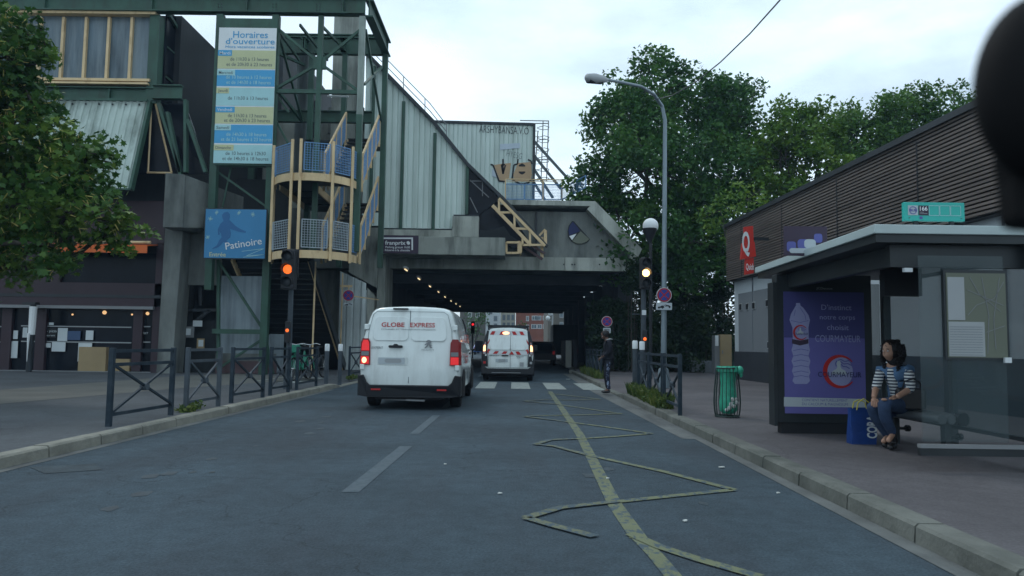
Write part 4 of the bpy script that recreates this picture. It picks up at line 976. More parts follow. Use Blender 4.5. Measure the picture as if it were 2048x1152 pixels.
mb = MB(); mb.prism([tr(1088, 458, .1), tr(1094, 461, .1), tr(1094, 492, .1), tr(1088, 490, .1)], (0, .15, 0)); mb.prism([tr(1081, 474, .3), tr(1087, 474, .3), tr(1087, 516, .3), tr(1081, 512, .3)], (0, .1, 0)); mb.bar(tr(1076, 474, .3), tr(1090, 459, .3), .1, .08)
mb.build('end_frame', M['cream_steel'], T_)
mb = MB(); mb.bar(tr(1045, 492, .4), tr(1085, 519, .4), .1, .1); mb.bar(tr(1065, 492, .2), tr(1090, 507, .2), .1, .1); mb.build('lower_strut', M['brick_low'], T_)
# deck railing in cream and blue mesh
Rl = thing('deck_railing', 'cream rail with pale blue mesh panels along the top of the slab', 'railing', (3, 36, 8))
def dr(px, py, Y=37.5): return at(px, py, Y)
mb = MB(); mb.bar(dr(1011, 358), dr(1128, 360), .05, .05); mb.bar(dr(1011, 362), dr(1128, 364), .03, .03)
for px in (1011, 1086, 1124): mb.bar(dr(px, 358), dr(px, 400), .06, .06)
mb.build('rail', M['cream_steel'], Rl)
def mp2(A, B_, z0, z1, m, nv, nh, parent):
    mb = MB(); A, B_ = Vector(A), Vector(B_)
    def pt(u, v): q = A.lerp(B_, u); return Vector((q.x, q.y, z0+(z1-z0)*v))
    for i in range(nv+1): mb.bar(pt(i/nv, 0), pt(i/nv, 1), .012 if 0 < i < nv else .05, .012 if 0 < i < nv else .05)
    for j in range(nh+1): mb.bar(pt(0, j/nh), pt(1, j/nh), .012 if 0 < j < nh else .05, .012 if 0 < j < nh else .05)
    return mb.build('mesh_panel', m, parent)
z0_, z1_ = dr(1080, 399).z, dr(1080, 369).z
for a, b in ((1012, 1048), (1050, 1084), (1088, 1122)): mp2(dr(a, 385), dr(b, 385), z0_, z1_, M['blue_mesh'], 14, 10, Rl)
mp2(dr(1124, 385), (dr(1160, 385).x, 34.5, 0), z0_, z1_-.2, M['blue_mesh'], 16, 10, Rl)
# tunnel lamps
for py, px in ((540, 812), (558, 838), (573, 860), (584, 877), (594, 890), (602, 902), (608, 912), (613, 920)):
    Y = (zbot - .5 - CAMZ) / (at(px, py, 1).z - CAMZ)
    c = at(px, py, Y)
    l = thing('tunnel_lamp', 'small lit tube lamp in the receding row under the dark tunnel ceiling', 'lamp', c, group='row of lamps under the tunnel ceiling')
    mb = MB(); mb.bar((c.x, Y-.35, c.z), (c.x, Y+.35, c.z), .035, .035); mb.build('tube', M['lamp_warm'], l); mb = MB(); mb.box(c.x-.06, Y-.36, c.z+.035, c.x+.06, Y+.36, zbot-.003 if 0 else c.z+.12); mb.build('housing', M['grey'], l)
# ------------------------------------------------------------------ franprix sign
F = thing('supermarket_sign', 'dark plum direction sign with a white arrow pointing left and the word franprix', 'sign', at(795, 490, 31.5))
a, b = at(756, 470, 31.5), at(836, 507, 31.5); mb = MB(); mb.box(a.x, 31.5, b.z, b.x, 31.58, a.z); mb.build('panel', M['plum'], F)
def f2(px, py): p = at(px, py, 31.5); return (p.x, p.z)
o = Vector((0, 31.5, 0)); mb = MB()
plate(mb, [f2(*p) for p in [(767, 475), (826, 475), (826, 478), (767, 478)]], o, t=.006, lift=.002); plate(mb, [f2(*p) for p in [(759, 476.5), (767, 472), (767, 481)]], o, t=.006, lift=.002); plate(mb, [f2(*p) for p in [(823, 478.1), (826, 478.1), (826, 500), (823, 500)]], o, t=.006, lift=.002)
plate(mb, [f2(*p) for p in [(814, 483), (817, 482), (820, 485), (820, 488), (817, 490), (814, 488), (813, 485)]], o, t=.006, lift=.002); mb.build('arrow', M['white'], F)
text('franprix', 'lettering', M['white'], F, tuple(at(770, 489, 31.5)), .17, width=at(811, 450, 31.5).x-at(770, 450, 31.5).x, bold=.02)
text('Parking gratuit 1h30', 'lettering', M['white'], F, tuple(at(771, 496, 31.5)), .09, width=1.03, bold=.01)
text('Réservé à la clientèle', 'lettering', M['white'], F, tuple(at(770, 502, 31.5)), .09, width=1.05, bold=.01)
# ================================================================== street beyond the tunnel
def facade(name, label, px0, px1, Y, zt, m, depth, wins, mw='grey', cat='apartment building', wm='white', x0=None, x1=None):
    x0 = at(px0, 620, Y).x if x0 is None else x0; x1 = at(px1, 620, Y).x if x1 is None else x1
    b = thing(name, label, cat, ((x0+x1)/2, Y, 0)); mb = MB(); mb.box(x0, Y, 0, x1, Y+depth, zt); mb.build('wall', m, b)
    mb = MB(); mb.box(x0-.2, Y-.2, zt, x1+.2, Y+depth, zt+.5); mb.build('roof', M['dark_metal'], b)
    for (px, py, wpx, hpx) in wins:
        c = at(px, py, Y); w2, h2 = wpx/1500*Y/2, hpx/1500*Y/2
        f = MB(); f.box(c.x-w2-.1, Y-.06, c.z-h2-.12, c.x+w2+.1, Y-.003, c.z+h2+.1); f = f.build('window', M[wm], b)
        g = MB()
        for s in (-1, 1): g.box(c.x+s*w2*.52-w2*.42, Y-.09, c.z-h2, c.x+s*w2*.52+w2*.42, Y-.062, c.z+h2)
        g.build('pane', M['glazing'], f)
    return b
w_ = [(1069, 636, 9, 7), (1078, 636, 7, 7), (1068, 653, 9, 7), (1079, 653, 7, 7), (1069, 622, 9, 5), (1079, 622, 7, 5), (1055, 637, 4, 8), (1055, 622, 4, 6), (1055, 654, 4, 7), (1090, 636, 7, 7), (1090, 653, 7, 7), (1069, 605, 9, 7), (1090, 605, 7, 7), (1055, 605, 4, 7)]
facade('brick_apartment_block', 'red brick apartment block with white windows seen through the tunnel, right of the cream building', 1032, 1098, 150, 20, M['brick'], 12, w_)
b = facade('cream_apartment_block', 'cream apartment block with dark narrow windows seen through the tunnel above the small van', 1001, 1031, 140, 18, M['cream_render'], 14, [(1008, 635, 4, 9), (1017, 635, 4, 9), (1026, 635, 4, 9), (1008, 650, 4, 8), (1017, 650, 4, 8), (1026, 650, 4, 8), (1008, 618, 4, 9), (1017, 618, 4, 9), (1026, 618, 4, 9)], wm='grey')
facade('white_apartment_block', 'white apartment block at the end of the tunnel view beside the street trees', 972, 1000, 130, 17, M['white_render'], 14, [(991, 637, 5, 8), (981, 624, 5, 6), (991, 652, 5, 8)], wm='grey')
facade('far_left_block', 'grey apartment block far down the street, mostly behind the street trees', 920, 971, 160, 15, M['stone_dark'], 14, [(940, 630, 6, 8), (955, 630, 6, 8), (940, 650, 6, 8)])
b = facade('stone_house', 'dark stone house with pale door surround past the right side of the tunnel', 1096, 1160, 96, 12, M['stone_dark'], 14, [(1123, 650, 5, 9), (1139, 646, 8, 12), (1123, 630, 5, 8), (1139, 624, 8, 8)], cat='house', wm='mid_grey')
mb = MB(); c = at(1139, 640, 96); mb.box(c.x-.6, 95.7, c.z, c.x+.6, 95.93, c.z+.2); mb.build('cornice', M['mid_grey'], b)
# traffic light showing red inside the tunnel mouth
def small_signal(px, py, Y, label, lit):
    c = at(px, py, Y); t = thing('traffic_light', label, 'traffic light', (c.x, Y, PZ))
    mb = MB(); mb.tube([(c.x, Y, PZ), (c.x, Y, c.z+.3)], .06, 8); mb.build('pole', M['dark_metal'], t)
    mb = MB(); mb.box(c.x-.16, Y-.2, c.z-.75, c.x+.16, Y-.02, c.z+.22); h_ = mb.build('signal_head', M['black_plastic'], t)
    mb = MB(); mb.lathe([(.10, 0), (.06, -.05)], (c.x, Y-.21, c.z), 'y', 14); mb.build('lens', M[lit], h_)
small_signal(946, 649, 62, 'small far traffic light showing red at the left kerb of the tunnel exit', 'red_lit')
# blue car and a dark van parked beyond
def car(name, label, x, Y, L_, W_, Hh, m, rz=0, cat='car'):
    t = thing(name, label, cat, (0, 0, 0)); mb = MB()
    prof = [(0, .35), (.02, .75), (.25, .9), (.75, Hh-.08), (1.3, Hh), (L_-1.9, Hh-.02), (L_-1.0, .98), (L_-.15, .78), (L_, .6), (L_, .32)]
    n = len(prof); vs = []
    for s in (-1, 1):
        for (y, z) in prof: wf = 1 if z < 1.0 else .84; vs.append((s*W_/2*wf, y, z))
    fs = [tuple(range(n))[::-1], tuple(range(n, 2*n))] + [(i, (i+1) % n, n+(i+1) % n, n+i) for i in range(n)]
    mb.add(vs, fs); mb.build('body', m, t, bevel=.05, smooth=35)
    mb = MB(); mb.prism([(-W_*.38, .28, .95), (W_*.38, .28, .95), (W_*.36, .7, Hh-.13), (-W_*.36, .7, Hh-.13)], (0, -.03, .01)); mb.build('rear_window', M['glass_dark'], t)
    for s in (-1, 1):
        mb = MB(); mb.cbox((s*W_*.42, -.005, .8), (.14, .06, .22)); mb.build('tail_light', M['tail_dim'], t)
        for y in (.75, L_-.8):
            mb = MB(); mb.lathe([(.28, -.1), (.31, -.07), (.31, .07), (.28, .1)], (s*(W_/2-.08), y, .31), 'x', 18); mb.build('wheel', M['rubber'], t)
    t.location = (x, Y, 0); t.rotation_euler = (0, 0, rz); return t
M['car_blue'] = mat('car_blue', (.02, .10, .33), .3, coat=.5, var=.04); M['car_grey'] = mat('car_grey', (.12, .13, .14), .3, coat=.5, var=.04)
M['car_silver'] = mat('car_silver', (.35, .37, .38), .3, coat=.5, metal=.3, var=.04)
c = gp(963, 706, 0); car('parked_car', 'small blue car parked at the left kerb beyond the tunnel', at(963, 620, 92).x, 92, 4, 1.8, 1.45, M['car_blue'])
car('parked_car', 'silver car parked behind the blue one, far beyond the tunnel', at(968, 620, 104).x, 104, 4.2, 1.8, 1.45, M['car_silver'])
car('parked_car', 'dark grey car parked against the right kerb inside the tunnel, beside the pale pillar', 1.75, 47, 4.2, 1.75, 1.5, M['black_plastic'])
# box van and motorcycle in the tunnel shade
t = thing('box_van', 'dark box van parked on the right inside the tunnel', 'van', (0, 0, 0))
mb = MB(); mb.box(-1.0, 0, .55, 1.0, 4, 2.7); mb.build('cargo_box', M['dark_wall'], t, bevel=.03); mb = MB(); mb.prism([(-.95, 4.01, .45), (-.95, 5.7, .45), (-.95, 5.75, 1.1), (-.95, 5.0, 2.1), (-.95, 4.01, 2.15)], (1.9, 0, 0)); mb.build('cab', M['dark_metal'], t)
mb = MB(); mb.box(-1.0, -.05, .45, 1.0, .05, .56); mb.build('bumper', M['black_plastic'], t)
mb = MB(); mb.box(-.35, -.03, .62, .35, -.003, .78); mb.build('number_plate', M['olive_pale'], t)
for s in (-1, 1):
    mb = MB(); mb.box(s*.9-.07, -.02, .6, s*.9+.07, -.003, .9); mb.build('tail_light', M['tail_dim'], t)
    for y in (.8, 4.9): mb = MB(); mb.lathe([(.33, -.12), (.37, -.08), (.37, .08), (.33, .12)], (s*.85, y, .37), 'x', 18); mb.build('wheel', M['rubber'], t)
t.location = (3.6 + .3, 56, 0.0); t.location.z = PZ
t = thing('pale_pillar', 'pale concrete pillar standing at the right kerb near the tunnel mouth', 'pillar', gp(1137, 735, PZ)); Yp = 39.5; c = at(1137, 735, Yp)
mb = MB(); mb.box(c.x-.15, Yp, PZ, c.x+.15, Yp+.3, at(1137, 681, Yp).z); mb.build('shaft', M['concrete_pale'], t)
t = thing('lane_wall', 'dark low wall dividing the right pavement inside the tunnel', 'wall', (2.9, 44, 0)); mb = MB(); mb.box(3.25, 41, PZ, 3.45, 52, 1.6); mb.build('wall', M['tunnel_wall'], t)
# globe street lamps beyond the tunnel
Y = 85
t = thing('globe_lamp', 'double white globe street lamp beyond the tunnel before the stone house', 'street lamp', (at(1101, 620, Y).x, Y, PZ))
c1, c2 = at(1096, 636, Y), at(1101, 627, Y); mb = MB(); mb.tube([(c1.x+.5, Y, PZ), (c1.x+.5, Y, c2.z+.2)], .09, 8); mb.bar((c1.x, Y, c1.z-.3), (c1.x+.5, Y, c1.z-.3), .06, .06); mb.build('pole', M['mid_grey'], t)
for c in (c1, c2): mb = MB(); mb.sphere(c, .26, 14, 10); mb.build('globe', M['white'], t, smooth=60)
# ================================================================== restaurant on the right (side wall parallel to the street)
XQ = 8.1; Y0, Y1 = 5.0, 28.0
Q = thing('fast_food_restaurant', 'low restaurant with timber slat upper wall over pale render on the right', 'building', (XQ+6, 18, 0))
zS0, zS1 = at(1457, 563, Y1).z, at(1457, 455, Y1).z
mb = MB(); mb.box(XQ+.1, Y0, PZ, XQ+14, Y1-.05, zS1-.12); mb.build('wall', M['quick_wall'], Q)
mb = MB(); mb.box(XQ+.06, Y0, PZ, XQ+.099, Y1-.05, 1.13); mb.build('base_band', M['quick_base'], Q)
mb = MB(); mb.box(XQ+.07, 18.5, 1.131, XQ+.099, Y1-.55, at(1470, 590, Y1).z); mb.build('grey_panel', M['quick_grey'], Q)
mb = MB(); mb.box(XQ-.1, Y0, zS0-.02, XQ+.099, Y1, zS1-.1); mb.build('slat_backing', M['black_plastic'], Q)
mb = MB(); n = 25; hz = (zS1-zS0)/n; rnd = random.Random(5)
for i in range(n):
    y = Y0
    while y < Y1:
        e = min(Y1+.02, y + rnd.uniform(2.6, 3.6)); d = rnd.uniform(-.004, .004); mb.box(XQ-.17+d, y+.004, zS0+i*hz+.020, XQ-.101, e-.004, zS0+(i+1)*hz-.012); y = e
for i in range(n): mb.box(XQ-.17, Y1+.022, zS0+i*hz+.020, XQ+14, Y1+.06, zS0+(i+1)*hz-.012)
mb.build('timber_slats', M['wood_slat'], Q)
mb = MB(); mb.box(XQ-.24, Y0, zS1-.01, XQ+14, Y1+.12, zS1+.12); mb.build('roof_edge', M['dark_metal'], Q)
for px, py in ((1479, 614), (1491, 613), (1502, 611), (1526, 606), (1528, 690)):
    Y = 1500*(XQ+.07)/(px-1028); c = at(px, py, Y); f = MB(); f.box(XQ+.05, Y-.14, c.z-.13, XQ+.069, Y+.14, c.z+.13); f = f.build('vent_window', M['mid_grey'], Q); g_ = MB(); g_.box(XQ+.035, Y-.1, c.z-.10, XQ+.049, Y+.1, c.z+.10); g_.build('pane', M['black_plastic'], f)
# pale flank roof seen far right
mb = MB(); mb.prism([(XQ-.18, 11.5, zS0-.02), (XQ-.18, 6, zS0-.02), (XQ-1.4, 6, zS0-.35), (XQ-1.4, 8.5, zS0-.35)], (0, 0, -.08)); mb.build('entrance_canopy', M['quick_wall'], Q)
mb = MB()
for y in (9.2, 13.4, 17.6, 21.8, 26.0): mb.box(XQ+.055, y-.012, 1.2, XQ+.0985, y+.012, zS0-.03)
mb.build('wall_joint', M['quick_grey'], Q)
mb = MB()
for y in (8.4, 12.0, 15.6, 19.2, 22.8, 26.4): mb.box(XQ-.178, y-.02, zS0+.02, XQ-.1, y+.02, zS1-.12)
mb.build('slat_joint', M['black_plastic'], Q)
C_ = Vector((XQ, Y1, 0)); th = R(2.4); Q.location = C_ + Matrix.Rotation(th, 3, 'Z') @ (Q.location - C_); Q.rotation_euler = (0, 0, th)   # the wall is not quite parallel to the street
# red sign
s_ = thing('restaurant_sign', 'red three piece sign with white letter Q on the timber slat wall', 'sign', (XQ-.3, 24, 4.5))
YQ = 23.8
def q2(px, py):   # on plane y = YQ facing the street
    p = at(px, py, YQ); return (p.x, p.z)
oq = Vector((0, YQ, 0))
def cl(pts): return [q2(*p) for p in pts]
xs_ = XQ-.18
mb = MB(); plate(mb, cl([(1486, 455), (1504, 453), (1505, 486), (1488, 486)]), oq, t=.12); mb.build('panel', M['sign_red'], s_)
mb = MB(); plate(mb, cl([(1482, 487), (1506, 485), (1509, 514), (1479, 520)]), oq + Vector((0, -.02, 0)), t=.14); mb.build('panel', M['sign_red'], s_)
mb = MB(); plate(mb, cl([(1489, 518), (1505, 516), (1505, 547), (1488, 550)]), oq, t=.12); mb.build('panel', M['sign_red'], s_)
mb = MB(); mb.box(q2(1500, 500)[0], YQ+.03, q2(1495, 480)[1], XQ+.1, YQ+.07, q2(1495, 474)[1]); mb.build('bracket', M['dark_metal'], s_)
text('Q', 'lettering', M['white'], s_, tuple(Vector((q2(1481, 500)[0], YQ-.17, q2(1495, 505)[1]))), .66, width=.24, bold=.03)
text('Quick', 'lettering', M['white'], s_, tuple(Vector((q2(1489, 500)[0], YQ-.125, q2(1495, 540)[1]))), .2, width=.26, bold=.02)
# dome seen above the roof
d = thing('satellite_dome', 'pale round dome showing above the timber slat roof edge', 'dome', at(1567, 410, 26)); c = at(1567, 412, 26); mb = MB(); mb.sphere(c, .30, 16, 10); mb.tube([(c.x, c.y, c.z-.9), (c.x, c.y, c.z-.2)], .05, 6); mb.build('shell', M['white_plastic'], d, smooth=60)
# utility cabinet and low wall, fence behind
Yc = 33.0
def cab(px0, px1, y0, y1, Y, name, label, m, th=.5, cat='cabinet'):
    t = thing(name, label, cat, ((at(px0, 620, Y).x+at(px1, 620, Y).x)/2, Y, PZ)); mb = MB(); mb.box(at(px0, 620, Y).x, Y, PZ if y1 is None else at(1445, y1, Y).z, at(px1, 620, Y).x, Y+th, at(1445, y0, Y).z); mb.build('body', m, t, bevel=.02); return t
t = cab(1440, 1463, 669, None, Yc, 'utility_cabinet', 'beige metal utility cabinet against the far corner of the restaurant', M['cardboard'])
mb = MB(); a, b = at(1440, 671, Yc), at(1463, 730, Yc); mb.box(a.x+.03, Yc-.02, PZ+.15, b.x-.03, Yc-.003, a.z-.05); mb.build('door', M['cardboard'], t)
mb = MB(); mb.box(a.x+.08, Yc-.04, 1.0, a.x+.12, Yc-.02, 1.15); mb.build('handle', M['grey'], t)
t = cab(1429, 1439, 671, None, Yc+.1, 'meter_box', 'narrow grey meter box with white door beside the beige cabinet', M['grey']); mb = MB(); mb.box(at(1431, 620, Yc).x, Yc+.04, at(1445, 692, Yc).z, at(1437, 620, Yc).x, Yc+.09, at(1445, 671, Yc).z); mb.build('door', M['white'], t)
cab(1376, 1432, 722, None, 34.2, 'low_wall', 'low grey concrete wall left of the utility cabinets', M['quick_grey'], .25, 'wall')
cab(1290, 1372, 724, None, 35.0, 'low_wall', 'low brownish wall behind the lamp post at the foot of the shrubs', M['brick_low'], .25, 'wall')
t = thing('green_fence', 'dark green fence panel between hedge and restaurant', 'fence', (at(1420, 620, 36).x, 36, PZ)); mb = MB(); a, b = at(1395, 668, 36), at(1470, 668, 36)
mb.box(a.x, 36, PZ, b.x, 36.06, a.z)
mb.build('panel', M['green_steel'], t); mb = MB(); mb.tube([(a.x, 35.9, a.z+.05), (b.x, 35.9, a.z+.05)], .03, 6); mb.build('rail', M['green_steel'], t)
# ================================================================== bus shelter
Sh = thing('bus_shelter', 'dark metal and glass bus shelter on the right pavement', 'bus shelter', (4.1, 8.2, PZ))
Sh['label'] = 'dark metal and glass bus shelter with pale roof edge on the right pavement'
YA = 10.2                                                     # far end: poster case
xa, xb = at(1552, 620, YA).x, at(1742, 620, YA).x
YN = 7.15; xn0, xn1 = at(1838, 900, YN).x, at(2018, 900, YN).x
zr0, zr1 = at(1900, 466, YN).z, at(1900, 452, YN).z + .02
XB = 4.98
# roof: slightly folded fascia, pale edge
rf = [(at(1743, 450, YN).x, YN-.05), (at(1510, 540, YA+.9).x, YA+.9), (5.6, YA+.9), (5.9, YN-.05)]
mb = MB(); mb.prism([(x, y, zr0-.02) for x, y in rf], (0, 0, zr1-zr0)); roof = mb.build('roof', M['shelter_edge'], Sh, bevel=.008)
mb = MB(); mb.prism([(x + (.03 if i < 2 else -.03), y + (.03 if i in (0, 3) else -.03), zr0-.10) for i, (x, y) in enumerate(rf)], (0, 0, .078)); mb.build('roof_soffit', M['shelter_metal'], Sh)
mb = MB(); mb.box(3.65, YN+.12, zr0-.32, 5.6, YN+.2, zr0-.102); mb.box(3.72, YN+.2, zr0-.3, 3.8, YA+.2, zr0-.102); mb.build('roof_beam', M['shelter_metal'], Sh)
# posts
for (x, y) in ((XB+.02, YN), (XB+.06, YA), (XB+.03, (YN+YA)/2)):
    mb = MB(); mb.box(x-.05, y-.05, PZ, x+.05, y+.05, zr0-.1); mb.build('post', M['shelter_metal'], Sh, bevel=.008)
mb = MB(); mb.box(XB+.01, YN+.06, .42, XB+.03, YA-.06, 2.15); mb.build('back_glass', M['glass_back'], Sh)
mb = MB()
for z in (.40, 2.16): mb.box(XB-.01, YN+.05, z-.02, XB+.05, YA-.05, z+.02)
mb.build('glass_rail', M['shelter_metal'], Sh)
mb = MB(); mb.box(xb+.004, YA+.05, .42, XB+.009, YA+.07, 2.15); mb.build('side_glass', M['glass_back'], Sh)
# near end half panel with map
z0_, z1_ = at(1950, 897, YN).z, at(1950, 560, YN).z
mb = MB(); mb.box(xn0+.04, YN-.008, z0_+.06, xn1, YN+.008, 2.16); mb.build('end_glass', M['glass_clear'], Sh)
mb = MB(); mb.box(xn0, YN-.03, z0_, XB+.1, YN+.03, z0_+.035); mb.build('end_sill', M['grey'], Sh); mb = MB(); mb.box(xn0, YN-.025, z0_-.07, XB+.1, YN+.025, z0_-.003); mb.box(XB-.03, YN-.06, z0_-.2, XB+.12, YN+.06, z0_+.02); mb.build('end_rail', M['shelter_metal'], Sh)
a, b = at(1889, 546, YN-.03), at(2013, 716, YN-.03)
fr = MB(); fr.box(a.x-.02, YN-.045, b.z-.02, b.x+.02, YN-.01, a.z+.03); fr = fr.build('map_case', M['shelter_metal'], Sh)
mb = MB(); mb.box(a.x, YN-.052, b.z, b.x, YN-.046, a.z); mb.build('map_sheet', M['olive_pale'], fr)
mb = MB(); w_ = b.x-a.x; h_ = a.z-b.z
mb.box(a.x+.01, YN-.056, b.z+.01, a.x+w_*.62, YN-.053, b.z+h_*.42); mb.box(a.x+.01, YN-.056, b.z+h_*.44, a.x+w_*.3, YN-.053, b.z+h_*.95); mb.build('timetable', M['mid_grey'], fr)
mb = MB(); om = Vector((a.x, YN-.053, b.z))
for pts in ([(.35, .5), (.5, .62), (.8, .7), (.97, .9)], [(.4, .95), (.55, .75), (.9, .55)], [(.66, .05), (.7, .5), (.6, .95)], [(.35, .8), (.95, .62)], [(.8, .1), (.78, .45), (.9, .95)], [(.65, .3), (.97, .38)]): stroke(mb, [(x*w_, y*h_) for x, y in pts], .006, om, t=.002, lift=.001)
mb.build('map_lines', M['grey'], fr)
mb = MB()
for i in range(12): stroke(mb, [(.03*w_, (.03+.03*i)*h_), (.58*w_, (.03+.03*i)*h_)], .003, om, t=.002, lift=.004)
mb.build('timetable_lines', M['grey_text'], fr)
mb = MB(); mb.cbox((b.x-.01, YN-.06, b.z-.02), (.06, .03, .05)); mb.cbox((at(1826, 538, YN).x, YN+.1, at(1826, 538, YN).z), (.08, .04, .04)); mb.build('clamp', M['white_plastic'], Sh)
# display case hung from the roof inside
mb = MB(); mb.box(4.15, 8.4, 1.86, 4.57, 8.5, zr0-.103); mb.build('hanging_display', M['black_plastic'], Sh)
# poster case
PC = MB(); PC.box(xa, YA-.02, PZ+.14, xb, YA+.16, 2.26); PC = PC.build('poster_case', M['shelter_metal'], Sh, bevel=.01)
mb = MB(); mb.box(xa+.05, YA+.0, PZ, xb-.05, YA+.14, PZ+.139); mb.build('case_foot', M['black_plastic'], Sh)
mb = MB(); mb.box(xa-.05, YA-.04, PZ+.1, xa-.003, YA+.18, 2.15); mb.build('case_edge', M['shelter_metal'], Sh)
pa, pb = at(1567, 583, YA-.03), at(1733, 829, YA-.03); W_, H_ = pb.x-pa.x, pa.z-pb.z; op = Vector((pa.x, YA-.022, pb.z))
def pp(px, py): p = at(px, py, YA-.03); return (p.x-pa.x, p.z-pb.z)
mb = MB(); mb.box(pa.x, YA-.026, pb.z, pb.x, YA-.021, pa.z); pos = mb.build('poster', M['lilac'], PC); op.y = YA-.026
# poster artwork as printed layers
nv = 10
mb = MB(); plate(mb, [(0, H_*.62), (W_, H_*.62), (W_, H_), (0, H_)], op, t=.0008, lift=.0004); mb.build('poster_top', M['lilac_dark'], pos)
bt_ = [(1592, 606), (1600, 606), (1601, 611), (1607, 616), (1617, 630), (1620, 640), (1617, 655), (1618, 690), (1620, 700), (1617, 712), (1621, 722), (1618, 734), (1621, 745), (1618, 752), (1620, 762), (1614, 768), (1590, 768), (1585, 762), (1588, 752), (1584, 742), (1587, 732), (1583, 722), (1587, 712), (1583, 700), (1586, 690), (1585, 655), (1579, 640), (1582, 628), (1589, 616), (1592, 611)]
mb = MB(); plate(mb, [pp(*p) for p in bt_], op, t=.001, lift=.0016); mb.build('printed_bottle', M['lilac_pale'], pos)
mb = MB()
for y in (700, 711, 722, 733, 744, 753): stroke(mb, [pp(1587, y+1), pp(1602, y-2), pp(1617, y+1)], .008, op, t=.0008, lift=.003)
stroke(mb, [pp(1582, 641), pp(1600, 645), pp(1617, 641)], .007, op, t=.0008, lift=.003); stroke(mb, [pp(1600, 615), pp(1610, 630), pp(1612, 640)], .007, op, t=.0008, lift=.003); stroke(mb, [pp(1591, 620), pp(1588, 632)], .007, op, t=.0008, lift=.003); mb.build('bottle_ribs', M['lilac'], pos)
mb = MB(); plate(mb, [pp(*p) for p in [(1584, 678), (1600, 681), (1617, 678), (1617, 687), (1600, 691), (1584, 687)]], op, t=.0008, lift=.003); mb.build('bottle_label', M['plum'], pos)
def emblem(cx, cy, s, k, wm):
    c = pp(cx, cy); r = s*YA/1500
    mb = MB(); plate(mb, disc2(c[0], c[1], r*.80, r*.92), op, t=.0006, lift=.004); mb.build('emblem_ground', M['lilac_pale'], pos)
    mb = MB(); n = 30
    for i in range(n):
        a0 = 38 + 284*i/n; a1 = 38 + 284*(i+1)/n
        t0, t1 = [.07 + .20*math.sin(math.pi*min(1, max(0, (a-38)/284)))**1.3 for a in (a0, a1)]
        q = [(c[0]+r*math.cos(R(a0)), c[1]+r*math.sin(R(a0))), (c[0]+r*math.cos(R(a1)), c[1]+r*math.sin(R(a1))), (c[0]+r*(1-t1)*math.cos(R(a1)), c[1]+r*(1-t1)*math.sin(R(a1))), (c[0]+r*(1-t0)*math.cos(R(a0)), c[1]+r*(1-t0)*math.sin(R(a0)))]
        plate(mb, q, op, t=.0006, lift=.006)
    mb.build('emblem_ring', M['red'], pos)
    mb = MB(); f = lambda x, y: (c[0]+x*r, c[1]+y*r)
    plate(mb, [f(*p) for p in [(-.12, .62), (.02, .66), (.08, .5), (.05, .3), (.12, .16), (.34, .05), (.42, -.18), (-.5, -.18), (-.42, .02), (-.2, .14), (-.12, .28), (-.17, .45)]], op, t=.0005, lift=.0075); mb.build('emblem_figure', M['quick_wall'], pos)
    mb = MB()
    for q in ([(-.1, .66), (.1, .72), (.3, .6), (.6, .66)], [(.06, .6), (.25, .45), (.5, .48), (.75, .36)], [(.1, .45), (.2, .3), (.4, .3), (.6, .18)], [(-.14, .64), (-.24, .5), (-.2, .3)]): stroke(mb, [f(*p) for p in q], r*.06, op, t=.0005, lift=.0085)
    mb.build('emblem_hair', M['logo_violet'], pos)
    text('COURMAYEUR', 'lettering', M['navy'], pos, tuple(op + Vector((c[0], 0, c[1]-r*.33))), r*.32, width=r*wm, align='CENTER', lift=.0095)
emblem(1601, 665, 15, 0, 1.9); emblem(1679, 743, 33, 1, 2.6)
def ptxt(s_, x, y, hpx, wpx, m, al='CENTER', b_=0.0): c = pp(x, y); text(s_, 'lettering', m, pos, tuple(op + Vector((c[0], 0, c[1]))), hpx*YA/1500, width=wpx*YA/1500, align=al, lift=.003, bold=b_)
ptxt("D'instinct", 1673, 620, 11, 60, M['lilac_pale']); ptxt('notre corps', 1675, 639, 10, 70, M['lilac_pale']); ptxt('choisit', 1676, 660, 11, 43, M['lilac_pale']); ptxt('COURMAYEUR', 1676, 684, 14, 90, M['lilac_pale'])
mb = MB(); q = [pp(1568, 794), pp(1732, 798), pp(1732, 815), pp(1568, 813)]; plate(mb, q, op, t=.001, lift=.0015); mb.build('poster_band', M['quick_wall'], pos)
ptxt('CONTIENT NATURELLEMENT', 1650, 803, 5.5, 90, M['logo_violet']); ptxt('DU CALCIUM & MAGNÉSIUM', 1650, 811, 5.5, 90, M['logo_violet'])
text('JCDecaux', 'lettering', M['mid_grey'], PC, (at(1632, 620, YA).x, YA-.02, at(1645, 579, YA).z), .03, width=.22)
# stop number flag on the roof
t = thing('bus_stop_sign', 'turquoise bus stop board with number 166 standing on the shelter roof', 'sign', at(1868, 440, 7.1))
Yb = 7.3; a, b = at(1808, 404, Yb), at(1930, 443, Yb); ob = Vector((a.x, Yb, b.z)); wB, hB = b.x-a.x, a.z-b.z
mb = MB(); mb.box(a.x, Yb, b.z, b.x, Yb+.05, a.z); mb.build('board', M['teal_sign'], t, bevel=.004)
mb = MB()
for i in range(5):
    x = wB*(.06+.178*i); y = hB*.30; 
    if i < 1: plate(mb, [(x, y), (x+wB*.165, y), (x+wB*.165, y+hB*.52), (x, y+hB*.52)], ob, t=.002, lift=.001)
mb.build('field', M['mid_grey'] if 0 else M['quick_wall'], t)
mb = MB()
for i in range(2, 5):
    x = wB*(.055+.178*i); y = hB*.30; w1, h1 = wB*.165, hB*.52
    stroke(mb, [(x, y), (x+w1, y), (x+w1, y+h1), (x, y+h1), (x, y)], .005, ob, t=.002, lift=.001)
mb.build('field_outline', M['pale_blue'], t)
